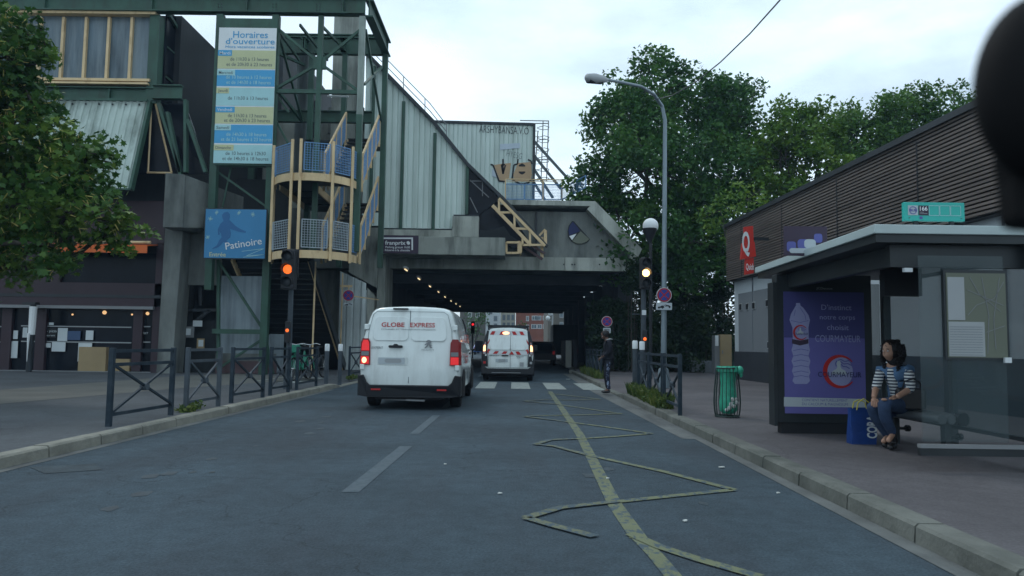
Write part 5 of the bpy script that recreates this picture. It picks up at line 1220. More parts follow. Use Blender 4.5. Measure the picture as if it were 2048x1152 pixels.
mb = MB(); x = wB*.235; plate(mb, [(x, hB*.30), (x+wB*.165, hB*.30), (x+wB*.165, hB*.82), (x, hB*.82)], ob, t=.002, lift=.001); mb.build('number_field', M['plum'], t)
text('166', 'lettering', M['white'], t, tuple(ob + Vector((wB*.255, -.002, hB*.55))), .042, width=wB*.125, bold=.02)
mb = MB()
for y in (.46, .39): stroke(mb, [(wB*.25, hB*y), (wB*(.38 if y < .4 else .32), hB*y)], .004, ob, t=.001, lift=.004)
mb.build('small_print', M['mid_grey'], t)
mb = MB(); ring2(mb, wB*.142, hB*.56, .032, .038, ob, t=.002, lift=.004); mb.build('ring', M['logo_violet'], t)
text('BUS', 'lettering', M['logo_violet'], t, tuple(ob + Vector((wB*.142, -.002, hB*.50))), .024, width=.062, align='CENTER', bold=.03)
mb = MB(); plate(mb, [(wB*.25, hB*.1), (wB*.30, hB*.1), (wB*.30, hB*.24), (wB*.25, hB*.24)], ob, t=.002, lift=.001); mb.build('wheelchair_mark', M['logo_violet'], t)
mb = MB()
for x in (.08, .94): mb.cbox(tuple(ob + Vector((wB*x, -.004, hB*.16))), (.008, .008, .008))
mb.build('screw', M['grey_text'], t)
mb = MB(); mb.box(a.x+.1, Yb+.01, zr1-.02, a.x+.14, Yb+.04, b.z-.002); mb.box(b.x-.14, Yb+.01, zr1-.02, b.x-.1, Yb+.04, b.z-.002); mb.build('foot', M['shelter_metal'], t)
# stop name board at the roof's street edge
t = thing('stop_name_board', 'dark board with smudged blue and white marks at the street edge of the shelter roof', 'sign', at(1610, 480, 8.0))
Yb = 9.0; a, b = at(1568, 452, Yb), at(1655, 512, Yb); mb = MB(); mb.box(a.x, Yb, b.z, b.x, Yb+.03, a.z); mb.build('board', M['plum'], t)
ob = Vector((a.x, Yb, b.z)); mb = MB()
plate(mb, rrect(.03, .05, .14, .17, .03), ob, t=.001, lift=.001); plate(mb, rrect(.36, .16, .46, .27, .03), ob, t=.001, lift=.001); plate(mb, rrect(.16, .08, .3, .2, .04), ob, t=.001, lift=.001); mb.build('mark', M['logo_violet'], t)
mb = MB(); plate(mb, rrect(.06, .03, .44, .09, .03), ob, t=.001, lift=.0025); plate(mb, rrect(.24, .09, .38, .2, .04), ob, t=.001, lift=.0025); mb.build('mark', M['quick_wall'], t)
# bench
t = thing('shelter_bench', 'dark metal tube bench under the shelter', 'bench', (4.68, 8.8, PZ)); xh = 0
B0, B1 = Vector((4.83, 8.35, 0)), Vector((4.62, 9.6, 0)); bd = (B1-B0).normalized(); bn = Vector((bd.y, -bd.x, 0))
def bp(l, o, z): p = B0 + bd*l + bn*o; return (p.x, p.y, z)
mb = MB(); LB = (B1-B0).length
for dx in (-.12, 0, .12): mb.tube([bp(0, dx, .50), bp(LB, dx, .50)], .055, 12)
mb.build('seat', M['seat_metal'], t, smooth=50)
mb = MB(); mb.tube([bp(-.03, .12, .50), bp(.04, .12, .50)], .075, 14); mb.build('end_cap', M['black_plastic'], t, smooth=50)
for l in (.1, .95):
    mb = MB(); mb.bar(bp(l, 0, PZ), bp(l, 0, .45), .07, .10); lg = mb.build('leg', M['shelter_metal'], t, bevel=.006)
    mb = MB(); mb.tube([bp(l, .04, .30), bp(l, .15, .30)], .018, 8); mb.tube([bp(l, .15, .30), bp(l, .19, .30)], .04, 10); mb.build('bracket', M['shelter_metal'], lg)
# ================================================================== vans (rear at y = 0, pointing +y)
def van(name, label, W, Hh, L_, prof, stations, zb=.30, m=None, lean=.10):
    t = thing(name, label, 'van', (0, 0, 0))
    def ring(st):
        y, ws, ht, zlo = st; pts = []
        for zf, wf in prof:
            z = zlo + (ht - zlo)*zf; wv = W/2*wf*ws
            yy = y + (lean*max(0, (z-1.0)/(Hh-1.0)) if y < .6 else 0)
            pts.append((wv, yy, z))
        return pts + [(-x, y_, z) for x, y_, z in reversed(pts[:-1])]
    rs = [ring(s) for s in stations]; n = len(rs[0]); mb = MB(); vs = [p for r in rs for p in r]; fs = []
    for i in range(len(rs)-1):
        for k in range(n): k2 = (k+1) % n; fs.append((i*n+k, i*n+k2, (i+1)*n+k2, (i+1)*n+k))
    fs.append(tuple(range(n))); fs.append(tuple((len(rs)-1)*n+k for k in reversed(range(n))))
    mb.add(vs, fs); mb.build('body', m, t, smooth=38)
    def patch(nm, i0, i1, j0, j1, mm, off=.006, side=1, inset=.0):
        mb = MB(); rings = rs[i0:i1+1]
        for a, b in zip(rings, rings[1:]):
            for k in range(j0, j1):
                q = [Vector(a[k]), Vector(b[k]), Vector(b[k+1]), Vector(a[k+1])]
                if side < 0: q = [Vector((-p.x, p.y, p.z)) for p in q]
                nn = (q[1]-q[0]).cross(q[2]-q[0]).normalized()
                if nn.x*side < 0: nn = -nn
                mb.add([p + nn*off for p in q], [(0, 1, 2, 3)])
        return mb.build(nm, mm, t)
    return t, rs, patch
def wheel(t, x, y, r, wd, rim='chrome'):
    s = 1 if x > 0 else -1
    w = MB(); w.lathe([(r*.62, -wd/2), (r*.93, -wd/2), (r, -wd/2+.03), (r, wd/2-.03), (r*.93, wd/2), (r*.62, wd/2)], (x, y, r), 'x', 28); w = w.build('wheel', M['rubber'], t, smooth=30)
    q = MB(); q.lathe([(.02, wd/2*s+.004*s), (r*.2, wd/2*s), (r*.55, wd/2*s-.02*s), (r*.61, wd/2*s-.004*s), (r*.61, -wd/2*s*.2)], (x, y, r), 'x', 20); q.build('rim', M[rim], w, smooth=30)
    return w
def rear_plate(t, m, pts, y, thick=.02, name='panel', bevel=0, lean=.10, Hh=1.94, smooth=None):
    """shape on the rear face from (x, z) points, following the lean of the doors"""
    mb = MB(); f = lambda z: lean*max(0, (z-1.0)/(Hh-1.0))
    mb.prism([(x, y + f(z), z) for x, z in pts], (0, -thick, 0)); return mb.build(name, m, t, bevel=bevel)
# ---- large white van
H1 = 1.95; W1 = 1.92
prof = [(0, .86), (.06, .965), (.2, .99), (.36, 1), (.5, .99), (.60, .965), (.7, .925), (.8, .88), (.88, .84), (.935, .80), (.97, .74), (.99, .64), (1.0, .45), (1.006, .2), (1.008, 0)]
st = [(0, .93, H1-.06, .36), (.012, .962, H1-.035, .33), (.04, .985, H1-.012, .3), (.10, 1, H1, .28), (.45, 1, H1+.01, .27), (.62, 1, H1+.01, .27), (1.4, 1, H1+.01, .25), (2.3, 1, H1, .25), (2.7, 1, H1-.01, .25), (3.3, 1, H1-.03, .25), (3.75, .99, H1-.20, .25), (4.15, .975, 1.42, .25), (4.5, .95, 1.18, .25), (4.85, .9, 1.02, .28), (4.96, .8, .9, .32)]
V, rs, patch = van('delivery_van', 'large white delivery van with red lettering on its rear doors, brake lights lit', W1, H1, 4.96, prof, st, m=M['van_white'])
RP = lambda m, pts, y=.0, th=.02, nm='panel', bv=0: rear_plate(V, M[m], pts, y, th, nm, bv, Hh=H1)
# dark bumper wrapping the corners
bm_ = MB(); o2 = [(-.965, .64), (-.86, .66), (-.80, .52), (-.74, .47), (.74, .47), (.80, .52), (.86, .66), (.965, .64), (.96, .26), (.78, .24), (-.78, .24), (-.96, .26)]
bm_.prism([(x, .03 if abs(x) > .9 else -.03, z) for x, z in o2], (0, -.06, 0)); bm_.build('bumper', M['black_plastic'], V, bevel=.02)
mb = MB()
for s in (-1, 1): mb.prism([(s*.975, -.02, .26), (s*.975, .38, .26), (s*.975, .38, .5), (s*.975, .2, .64), (s*.975, -.02, .64)], (-s*.05, 0, 0))
mb.build('bumper_corner', M['black_plastic'], V)
mb = MB(); mb.box(-.65, -.02, .20, .65, .5, .26); mb.box(-.7, .5, .18, .7, 4.4, .3); mb.build('underbody', M['rubber'], V)
mb = MB(); mb.bar((-.05, -.02, .19), (.30, -.02, .18), .05, .03); mb.bar((-.5, .05, .19), (.1, .02, .18), .04, .02); mb.build('tow_bar', M['grey'], V)
for s in (-1, 1):
    mb = MB(); mb.box(s*.62-.09, -.097, .37, s*.62+.09, -.092, .40); mb.build('reflector', M['red'], V)
# door lines
mb = MB(); f = lambda z: .10*max(0, (z-1)/(H1-1))
def rl(pts, wd=.008, y=-.002):
    for (a, b), (c, d) in zip(pts, pts[1:]): mb.bar((a, y+f(b), b), (c, y+f(d), d), wd, wd, (0, 1, 0))
rl([(-.02, .50), (-.02, 1.88)], .012)
rl([(-.83, 1.0), (-.80, 1.5), (-.73, 1.80), (-.66, 1.86), (.62, 1.86), (.70, 1.80), (.78, 1.5), (.81, 1.0)], .006)
mb.build('door_gap', M['grey_text'], V)
# pressed window area: rounded raised fields
def field(x0, x1, z0, z1, r): return rrect(x0, z0, x1, z1, r)
for x0, x1 in ((-.72, -.045), (.005, .68)):
    mb = MB(); pts = rrect(x0, 1.30, x1, 1.76, .09); mb.prism([(x*(1 if z < 1.5 else .97), -.001+f(z), z) for x, z in pts], (0, -.012, 0)); mb.build('pressed_panel', M['van_white'], V, bevel=.006)
mb = MB(); mb.box(-.72, -.012, .98, -.06, -.001, .99) ; 
mb = MB(); mb.prism([(x, .0, z) for x, z in rrect(-.62, .84, -.05, 1.0, .03)], (0, -.004, 0)); mb.build('plate_recess', M['van_white'], V)
mb = MB(); mb.prism([(x, -.005, z) for x, z in rrect(-.60, .86, -.10, .98, .01)], (0, -.008, 0)); mb.build('number_plate', M['quick_wall'], V)
mb = MB(); mb.prism([(x, -.0135, z) for x, z in rrect(-.48, .88, -.16, .96, .04)], (0, -.001, 0)); mb.build('plate_smudge', M['mid_grey'], V)
mb = MB(); mb.prism([(x, -.006, z) for x, z in rrect(-.41, 1.165, -.14, 1.215, .024)], (0, -.035, 0)); mb.prism([(-.33, -.01, 1.215), (-.22, -.01, 1.215), (-.25, -.01, 1.24), (-.30, -.01, 1.24)], (0, -.02, 0)); mb.build('door_handle', M['black_plastic'], V, bevel=.008)
mb = MB(); mb.prism([(-.35, f(1.9)-.02, 1.895), (-.06, f(1.9)-.02, 1.895), (-.06, f(1.9)-.02, 1.925), (-.35, f(1.9)-.02, 1.925)], (0, -.03, 0)); mb.build('third_brake_light', M['black_plastic'], V)
for s in (-1, 1):
    for z in (.80, 1.56):
        mb = MB(); x = s*(.90 if z < 1 else .845); mb.cbox((x, -.01 + f(z), z), (.085, .07, .105)); mb.build('hinge', M['van_white'], V, bevel=.012)
    # tail lamp cluster
    k = s
    h_ = MB(); pts = [(k*.755, .84), (k*.94, .84), (k*.935, 1.25), (k*.91, 1.34), (k*.80, 1.34), (k*.765, 1.27)]
    h_.prism([(x, .02+f(z), z) for x, z in pts], (0, -.055, 0)); h_.prism([(k*.93, -.03, .85), (k*.965, .1, .85), (k*.955, .1, 1.28), (k*.925, -.03, 1.3)], (k*.006, 0, 0)); h_ = h_.build('tail_light', M['tail_dim'], V, bevel=.01)
    mb = MB(); mb.prism([(k*x, -.036+f(z), z) for x, z in [(.775, 1.11), (.92, 1.11), (.915, 1.24), (.89, 1.31), (.81, 1.31), (.785, 1.26)]], (0, -.01, 0)); mb.build('upper_lens', M['tail_dim'] if s > 0 else M['tail_lit'], h_)
    mb = MB(); mb.prism([(k*x, -.036, z) for x, z in [(.775, .86), (.925, .86), (.925, 1.0), (.775, 1.0)]], (0, -.01, 0)); mb.build('brake_lens', M['tail_lit'], h_)
    mb = MB(); mb.prism([(k*x, -.036, z) for x, z in [(.775, 1.015), (.922, 1.015), (.92, 1.095), (.775, 1.095)]], (0, -.01, 0)); mb.build('reverse_lens', M['grey'], h_)
    if s < 0: mb = MB(); mb.sphere((-.86, -.052, .93), (.045, .01, .055), 12, 8); mb.build('indicator_bulb', M['tail_hot'], h_)
    wheel(V, s*.82, .92, .335, .21); wheel(V, s*.82, 4.1, .335, .21)
    mb = MB()
    for y in (.92, 4.1):
        ring = [(s*.972, y + .42*math.cos(R(a)), .335 + .42*math.sin(R(a))) for a in range(-12, 193, 12)]
        mb.prism(ring + [(s*.972, y-.30, .2), (s*.972, y+.30, .2)], (-s*.05, 0, 0))
    mb.build('wheel_arch', M['rubber'], V)
    # mirror
    mr_ = MB(); mr_.cbox((s*1.14, 3.62, 1.22), (.20, .12, .26)); mr_.bar((s*.95, 3.66, 1.12), (s*1.1, 3.64, 1.14), .06, .05); mr_ = mr_.build('wing_mirror', M['black_plastic'], V, bevel=.03)
    mb = MB(); mb.prism([(s*1.14+x, 3.555, 1.22+z) for x, z in rrect(-.08, -.11, .08, .11, .03)], (0, -.004, 0)); mb.build('mirror_glass', M['glass_dark'], mr_)
    patch('side_window', 8, 10, 5, 9, M['glass_dark'], side=s)
    mb = MB(); mb.bar((s*.965, .6, 1.10), (s*.968, 2.3, 1.10), .012, .02); mb.bar((s*.969, 2.35, .4), (s*.90, 2.35, 1.75), .012, .012) ; mb.build('slide_rail', M['grey_text'], V)
    mb = MB(); mb.cbox((s*.985, 2.5, 1.05), (.03, .16, .04)); mb.build('side_handle', M['black_plastic'], V)
mb = MB(); mb.prism([(-.74, 3.78, 1.72), (.74, 3.78, 1.72), (.80, 4.34, 1.28), (-.80, 4.34, 1.28)], (0, .0, .035)); mb.build('windscreen', M['glass_dark'], V)
for s in (-1, 1): mb = MB(); mb.sphere((s*.7, 4.9, .82), (.16, .08, .09), 12, 8); mb.build('headlight', M['chrome'], V, smooth=60)
# lettering on the rear
def vt(s_, x, z, h_, w_, m, b_=0, al='LEFT'): text(s_, 'lettering', M[m], V, (x, -.024+f(z), z), h_, width=w_, bold=b_, align=al, lift=.003, up=(0, .105 if z > 1 else 0, 1))
vt('GLOBE', -.565, 1.565, .088, .44, 'red', .012); vt('EXPRESS', -.015, 1.565, .088, .47, 'red', .010)
vt('COURSES ET TRANSPORTS URGENTS', -.57, 1.505, .026, 1.04, 'grey_text', .0)
vt('EXPERT', -.735, 1.145, .045, .22, 'grey_text', .008); vt('PEUGEOT', .215, 1.12, .03, .24, 'mid_grey', .01)
lion = [(.30, 1.30), (.33, 1.325), (.37, 1.32), (.40, 1.30), (.385, 1.28), (.40, 1.26), (.37, 1.255), (.41, 1.22), (.385, 1.21), (.42, 1.175), (.385, 1.165), (.36, 1.20), (.345, 1.235), (.33, 1.20), (.29, 1.165), (.265, 1.17), (.30, 1.205), (.315, 1.24), (.28, 1.225), (.27, 1.24), (.31, 1.265), (.335, 1.275), (.29, 1.285)]
mb = MB(); mb.prism([(x, -.002+f(z), z) for x, z in lion], (0, -.012, 0)); mb.build('lion_emblem', M['grey'], V)
# coloured printing on the flank, mostly foreshortened
text('GLOBE EXPRESS', 'lettering', M['red'], V, (.965, .75, 1.28), .18, width=1.5, right=(0, 1, 0), up=(-.06, 0, 1), bold=.02, lift=.012)
text('URGENT', 'lettering', M['red'], V, (.965, 1.0, .86), .16, width=1.1, right=(0, 1, 0), up=(0, 0, 1), bold=.02, lift=.014)
V.location = (gp(819, 819).x, gp(819, 819).y - .1, 0)
# ---- small white van with red and white chevrons
H2 = 1.84; W2 = 1.83
prof = [(0, .88), (.06, .97), (.22, 1), (.40, 1), (.52, .975), (.64, .92), (.76, .86), (.87, .80), (.935, .75), (.97, .69), (.99, .58), (1.0, .40), (1.008, .2), (1.01, 0)]
st = [(0, .93, H2-.05, .32), (.012, .965, H2-.03, .30), (.04, .985, H2-.01, .28), (.10, 1, H2, .26), (.5, 1, H2+.01, .25), (1.4, 1, H2+.01, .24), (2.2, 1, H2, .24), (2.8, .995, H2-.06, .24), (3.25, .985, H2-.25, .24), (3.6, .97, 1.18, .25), (4.0, .93, 1.03, .27), (4.2, .85, .9, .32)]
U, rs, patch = van('utility_van', 'smaller white van with red and white chevrons and a black roof rack', W2, H2, 4.2, prof, st, m=M['van_white'], lean=.16)
f2_ = lambda z: .16*max(0, (z-1.0)/(H2-1.0))
UP_ = lambda m, pts, y=0., th=.015, nm='panel', bv=0: rear_plate(U, M[m], pts, y, th, nm, bv, lean=.16, Hh=H2)
for s in (-1, 1):
    UP_('black_plastic', [(s*.69, .50), (s*.905, .50), (s*.91, 1.0), (s*.865, 1.30), (s*.735, 1.74), (s*.665, 1.74), (s*.70, 1.4), (s*.715, 1.1)], nm='corner_trim')
    h_ = UP_('tail_dim', [(s*.755, .92), (s*.865, .92), (s*.87, 1.12), (s*.80, 1.36), (s*.765, 1.36), (s*.765, 1.1)], y=-.016, th=.03, nm='tail_light')
    mb = MB(); mb.prism([(s*x, -.047+f2_(z), z) for x, z in [(.77, 1.03), (.86, 1.03), (.855, 1.15), (.83, 1.24), (.775, 1.24)]], (0, -.006, 0)); mb.build('brake_lens', M['tail_hot'], h_)
    mb = MB(); mb.prism([(s*x, -.047+f2_(z), z) for x, z in [(.775, 1.25), (.825, 1.25), (.795, 1.34), (.775, 1.34)]], (0, -.006, 0)); mb.build('upper_lens', M['mid_grey'], h_)
    mb = MB(); mb.prism([(s*x, -.047+f2_(z), z) for x, z in [(.77, .93), (.85, .93), (.86, 1.02), (.77, 1.02)]], (0, -.006, 0)); mb.build('lower_lens', M['mid_grey'], h_)
    wheel(U, s*.78, .75, .31, .19); wheel(U, s*.78, 3.4, .31, .19)
    mb = MB(); mb.cbox((s*1.0, 2.95, 1.15), (.18, .10, .2)); mb.bar((s*.88, 2.95, 1.08), (s*.95, 2.95, 1.1), .05, .05); mb.build('wing_mirror', M['black_plastic'], U, bevel=.03)
    patch('side_window', 6, 8, 4, 7, M['glass_dark'], side=s)
    patch('rear_quarter_band', 3, 4, 4, 8, M['black_plastic'], side=s)
    mb = MB()
    for y in (.75, 3.4):
        ring = [(s*.925, y + .39*math.cos(R(a)), .31 + .39*math.sin(R(a))) for a in range(-12, 193, 12)]; mb.prism(ring + [(s*.925, y-.28, .18), (s*.925, y+.28, .18)], (-s*.05, 0, 0))
    mb.build('wheel_arch', M['rubber'], U)
    mb = MB(); mb.box(s*.80-.04, -.04, .6, s*.80+.04, -.017, .68); mb.build('fog_light', M['red'] if s < 0 else M['mid_grey'], U)
    mb = MB(); mb.cbox((s*.76, -.02, .90), (.05, .05, .07)); mb.build('hinge', M['van_white'], U)
# chevrons
xw = .66
def wx(z): return .70 - .10*max(0, z-1.05)/.7
bands = []
ch = []
for x in (-.56, -.24): ch.append([(x-.07, 1.60), (x+.06, 1.60), (x+.12, 1.72), (x-.0, 1.72)])
ch += [[(.10, 1.62), (.14, 1.72), (-.02, 1.72), (-.06, 1.62)][::-1] if 0 else [(-.22+.0, 1.60), (-.20, 1.60), (-.2, 1.61), (-.22, 1.61)]]
for x in (.24, .50): ch.append([(x+.07, 1.60), (x-.06, 1.60), (x-.12, 1.72), (x+.0, 1.72)])
for x in (-.42, -.10-.02): ch.append([(x-.10, .94), (x+.04, .94), (x+.11, 1.03), (x-.02, 1.03)])
ch.append([(.04, .92), (.22, .92), (.13, 1.04)])
ch.append([(.46, .92), (.32, .92), (.26, 1.03), (.38, 1.03)])
for s in (-1, 1):
    ch.append([(s*.67, .93), (s*.72, 1.0), (s*.68, 1.12), (s*.60, 1.07), (s*.66, 1.02)][::s])
    ch.append([(s*.70, 1.26), (s*.71, 1.32), (s*.64, 1.46), (s*.64, 1.38)][::s])
mb = MB()
for p in ch: mb.prism([(x, -.004+f2_(z), z) for x, z in p], (0, -.006, 0))
mb.build('chevrons', M['red'], U)
mb = MB(); mb.prism([(x, -.002+f2_(z), z) for x, z in [(-.70, .91), (.70, .91), (.72, 1.05), (-.72, 1.05)]], (0, -.001, 0)); mb.prism([(x, -.002+f2_(z), z) for x, z in [(-.64, 1.58), (.64, 1.58), (.60, 1.74), (-.60, 1.74)]], (0, -.001, 0)); mb.build('reflective_band', M['white_plastic'], U)
mb = MB(); mb.sphere((-.08, -.0+f2_(1.66)-.02, 1.66), (.12, .02, .05), 16, 8); mb.build('third_brake_light', M['tail_hot'], U)
for x0, x1 in ((-.60, .075), (.095, .60)):
    mb = MB(); pts = rrect(x0, 1.08, x1, 1.55, .07); mb.prism([(x*(1 if z < 1.3 else .96), -.001+f2_(z), z) for x, z in pts], (0, -.012, 0)); mb.build('pressed_panel', M['van_white'], U, bevel=.005)
mb = MB(); mb.bar((.085, -.003+f2_(.45), .47), (.085, -.003, 1.0), .01, .01); mb.bar((.085, -.003, 1.0), (.085, -.003+f2_(1.72), 1.72), .01, .01)
for a, b in (((-.68, .47), (-.68, .9)), ((.68, .47), (.68, .9)), ((-.68, .47), (.68, .47))): mb.bar((a[0], -.003, a[1]), (b[0], -.003, b[1]), .01, .01)
mb.build('door_gap', M['grey_text'], U)
mb = MB(); mb.prism([(x, -.004, z) for x, z in rrect(-.22, .86, .02, .90, .018)], (0, -.03, 0)); mb.build('door_handle', M['black_plastic'], U, bevel=.006)
mb = MB(); mb.prism([(x, -.004, z) for x, z in rrect(-.42, .66, .0, .77, .01)], (0, -.006, 0)); mb.build('number_plate', M['quick_wall'], U)
mb = MB(); mb.prism([(x, -.0105, z) for x, z in rrect(-.32, .675, -.08, .755, .03)], (0, -.001, 0)); mb.build('plate_smudge', M['mid_grey'], U)
mb = MB(); mb.prism([(x, -.004, z) for x, z in rrect(.41, .51, .55, .66, .005)], (0, -.003, 0)); mb.build('sticker', M['mid_grey'], U)
for s_, x, z, w_ in (('RENAULT', -.63, .86, .33), ('KANGOO', .29, .84, .26), ('Z.E.', .31, .80, .13)):
    text(s_, 'lettering', M['grey_text'], U, (x, -.008, z), .035, width=w_, bold=.02)
mb = MB(); pts = [(-.915, .50), (-.80, .50), (-.70, .44), (.70, .44), (.80, .50), (.915, .50), (.90, .24), (-.90, .24)]; mb.prism([(x, .0, z) for x, z in pts], (0, -.07, 0)); mb.box(-.915, -.02, .24, -.87, .35, .5); mb.box(.87, -.02, .24, .915, .35, .5); mb.build('bumper', M['black_plastic'], U, bevel=.02)
mb = MB(); mb.box(-.55, -.09, .285, .45, -.071, .31); mb.build('bumper_strip', M['grey'], U)
mb = MB(); mb.box(-.7, .1, .16, .7, 3.9, .26); mb.build('underbody', M['rubber'], U)
rk = MB(); rk.box(-.72, .22, H2+.035, .72, .30, H2+.10); rk.box(-.72, 1.2, H2+.035, .72, 1.28, H2+.09); rk.box(-.72, 2.1, H2+.035, .72, 2.18, H2+.09)
for s in (-1, 1): rk.box(s*.68-.02, .2, H2+.01, s*.68+.02, 2.3, H2+.07); rk.box(s*.68-.03, .22, H2-.08, s*.68+.03, .28, H2+.035)
rk.tube([(-.66, .24, H2+.10), (-.72, .24, H2+.20), (-.78, .24, H2+.16)], .02, 6); rk.build('roof_rack', M['black_plastic'], U)
mb = MB(); mb.prism([(-.66, 2.85, 1.74), (.66, 2.85, 1.74), (.76, 3.55, 1.20), (-.76, 3.55, 1.20)], (0, 0, .035)); mb.build('windscreen', M['glass_dark'], U)
for s in (-1, 1): mb = MB(); mb.sphere((s*.66, 4.12, .78), (.14, .07, .08), 12, 8); mb.build('headlight', M['chrome'], U, smooth=60)
U.location = (at(1017, 620, 26).x, 26.0, 0); U.rotation_euler = (0, 0, R(-.3))
# ================================================================== crossed railings along both kerbs
def make_barrier(name, label, L_, m, group, h_=1.0, Z=PZ):
    t = thing(name, label, 'barrier', (0, 0, 0), group=group)
    for y in (0, L_):
        mb = MB(); mb.bar((0, y, -.05), (0, y, h_+.02), .065, .065); mb.build('post', m, t, bevel=.006)
    mb = MB()
    for z in (h_-.02, h_-.20, .15): mb.bar((0, .033, z), (0, L_-.033, z), .035, .045)
    mb.build('rail', m, t)
    mb = MB(); mb.bar((0, .04, .17), (0, L_-.04, h_-.22), .03, .03); mb.bar((.032, .04, h_-.22), (.032, L_-.04, .17), .03, .03); mb.build('cross_bar', m, t)
    mb = MB(); mb.tube([(-.03, L_/2, (h_-.05)/2), (.06, L_/2, (h_-.05)/2)], .055, 12); mb.build('centre_ring', M['barrier_grey'], t)
    return t
def place_barrier(proto, first, p0, p1, label, name=None):
    t = proto if first else copy_tree(proto)
    t.location = (*p0, PZ); t.rotation_euler = (0, 0, math.atan2(-(p1[0]-p0[0]), p1[1]-p0[1])); t['label'] = label; return t
GL = 'crossed railings along the left kerb'; GR = 'crossed railings along the right kerb'
def g_(px, py): return tuple(gp(px, py, PZ).xy)
bA = None
lab = [(g_(217, 853), g_(341, 830), 'nearest dark crossed railing on the left kerb, widest in view', 'barrier_paint'),
       (g_(371, 824), g_(436, 812), 'faded grey crossed railing with weeds at its foot, second along the left kerb', 'barrier_grey'),
       (g_(462, 806), g_(525, 795), 'dark crossed railing right after the faded grey one on the left kerb', 'barrier_paint'),
       (g_(540, 791), g_(576, 785), 'crossed railing in front of the left traffic light and the green bicycle', 'barrier_paint'),
       (g_(593, 780), g_(632, 772), 'crossed railing directly left of the white topped bollards', 'barrier_paint'),
       (g_(698, 757), g_(722, 752), 'farthest left crossed railing, beside the white van tail lights beyond the bollards', 'barrier_paint')]
for p0, p1, l, m in lab:
    L_ = math.hypot(p1[0]-p0[0], p1[1]-p0[1]); pr = make_barrier('crossed_barrier', l, L_, M[m], GL); place_barrier(pr, True, p0, p1, l)
n0 = Vector(g_(1360, 831)); d_ = (Vector(g_(1263, 785)) - n0).normalized(); f0 = Vector(g_(1202, 757)); df = Vector((.02, 1)).normalized()
for i, l in enumerate(['nearest crossed railing on the right kerb, in front of the green bin', 'second crossed railing from the camera on the right kerb, over the weeds', 'third crossed railing from the camera on the right kerb, before the traffic light',
        'crossed railing just behind the standing person on the right kerb', 'second crossed railing behind the standing person', 'third crossed railing behind the standing person, over the far weeds', 'farthest crossed railing on the right before the tunnel']):
    if i < 3: p0 = n0 + d_*(1.68*i); p1 = p0 + d_*1.52
    else: p0 = f0 + df*(1.7*(i-3)); p1 = p0 + df*1.52
    if i == 0: bR = make_barrier('crossed_barrier', l, 1.52, M['barrier_paint'], GR); place_barrier(bR, True, p0, p1, l)
    else: place_barrier(bR, False, p0, p1, l)
# ------------------------------------------------------------------ bollards
def bollard(x, y, label, z=PZ, h_=1.15, grp='white topped bollards'):
    t = thing('bollard', label, 'bollard', (x, y, z), group=grp)
    mb = MB(); mb.lathe([(.06, -.1), (.06, h_-.2)], (x, y, z), n=16); mb.build('shaft', M['barrier_grey'], t, smooth=40)
    mb = MB(); mb.lathe([(.066, h_-.2), (.066, h_-.02), (.05, h_)], (x, y, z), n=16); mb.build('cap', M['white'], t, smooth=40); return t
bollard(*gp(652, 770, .06).xy, 'white topped bollard nearer the camera at the left end of the crossing', .06)
bollard(*gp(679, 764, PZ).xy, 'white topped bollard farther from the camera at the left crossing', .06)
bollard(at(1270, 700, 18.2).x, 18.2, 'white topped bollard left of the right traffic light pole', PZ, 1.28)
bollard(at(1284, 700, 17.8).x, 17.8, 'white topped bollard touching the right traffic light pole in view', PZ, 1.26)
# ------------------------------------------------------------------ traffic lights
def signal(px, Y, ztop_, head_h, label, lit, small_py, rep='orange_lit', board=False):
    x = at(px, 700, Y).x; t = thing('traffic_light', label, 'traffic light', (x, Y, PZ))
    mb = MB(); mb.tube([(x, Y, PZ), (x, Y, ztop_-.05)], [.07, .055], 12); mb.lathe([(.11, 0), (.11, .25), (.08, .3)], (x, Y, PZ), n=12); mb.build('pole', M['barrier_grey'], t, smooth=50)
    w_ = head_h*.33; z0 = ztop_-head_h
    hd = MB(); hd.box(x-w_/2, Y-.34, z0, x+w_/2, Y-.08, ztop_)
    if board: hd.box(x-w_*.62, Y-.10, z0+head_h*.3, x+w_*.62, Y-.075, ztop_+.05)
    hd = hd.build('signal_head', M['black_plastic'], t, bevel=.03)
    for i, c in enumerate(('off', 'lit', 'off')):
        zc = ztop_ - head_h*(.17+.33*i); r = w_*.36
        mb = MB(); mb.lathe([(r, -.345), (r*.8, -.365), (r*.4, -.38), (.001, -.385)], (x, Y, zc), 'y', 20); mb.build('lens', M[lit] if c == 'lit' else M['dark_metal'], hd, smooth=60)
        mb = MB(); n = 16
        for k in range(n):
            a0, a1 = R(-20 + 220*k/n), R(-20 + 220*(k+1)/n); R0 = r*1.18
            q = [(x+R0*math.cos(a), Y-.34, zc+R0*math.sin(a)) for a in (a0, a1)]; e = [(x+R0*math.cos(a), Y-.52+.06*abs(math.cos(a)), zc+R0*math.sin(a)) for a in (a1, a0)]
            mb.add(q+e, [(0, 1, 2, 3)])
        mb.build('visor', M['black_plastic'], hd)
    c = at(px, small_py, Y-.1)
    rp = MB(); rp.box(x-.06, Y-.2, c.z-.30, x+.06, Y-.08, c.z+.22); rp = rp.build('repeater', M['black_plastic'], t, bevel=.015)
    mb = MB(); mb.lathe([(.042, -.205), (.03, -.215), (.001, -.22)], (x, Y, c.z), 'y', 14); mb.build('repeater_lens', M[rep], rp)
    return t, x
t, x = signal(578, 18.2, at(578, 503, 18.2).z, .94, 'traffic light glowing dull orange at the left kerb before the stair tower', 'orange_lit', 661, board=True)
t, x = signal(1287, 18.5, at(1287, 518, 18.5).z, .76, 'traffic light glowing bright amber at the right kerb', 'amber_hot', 678, rep='orange_lit')
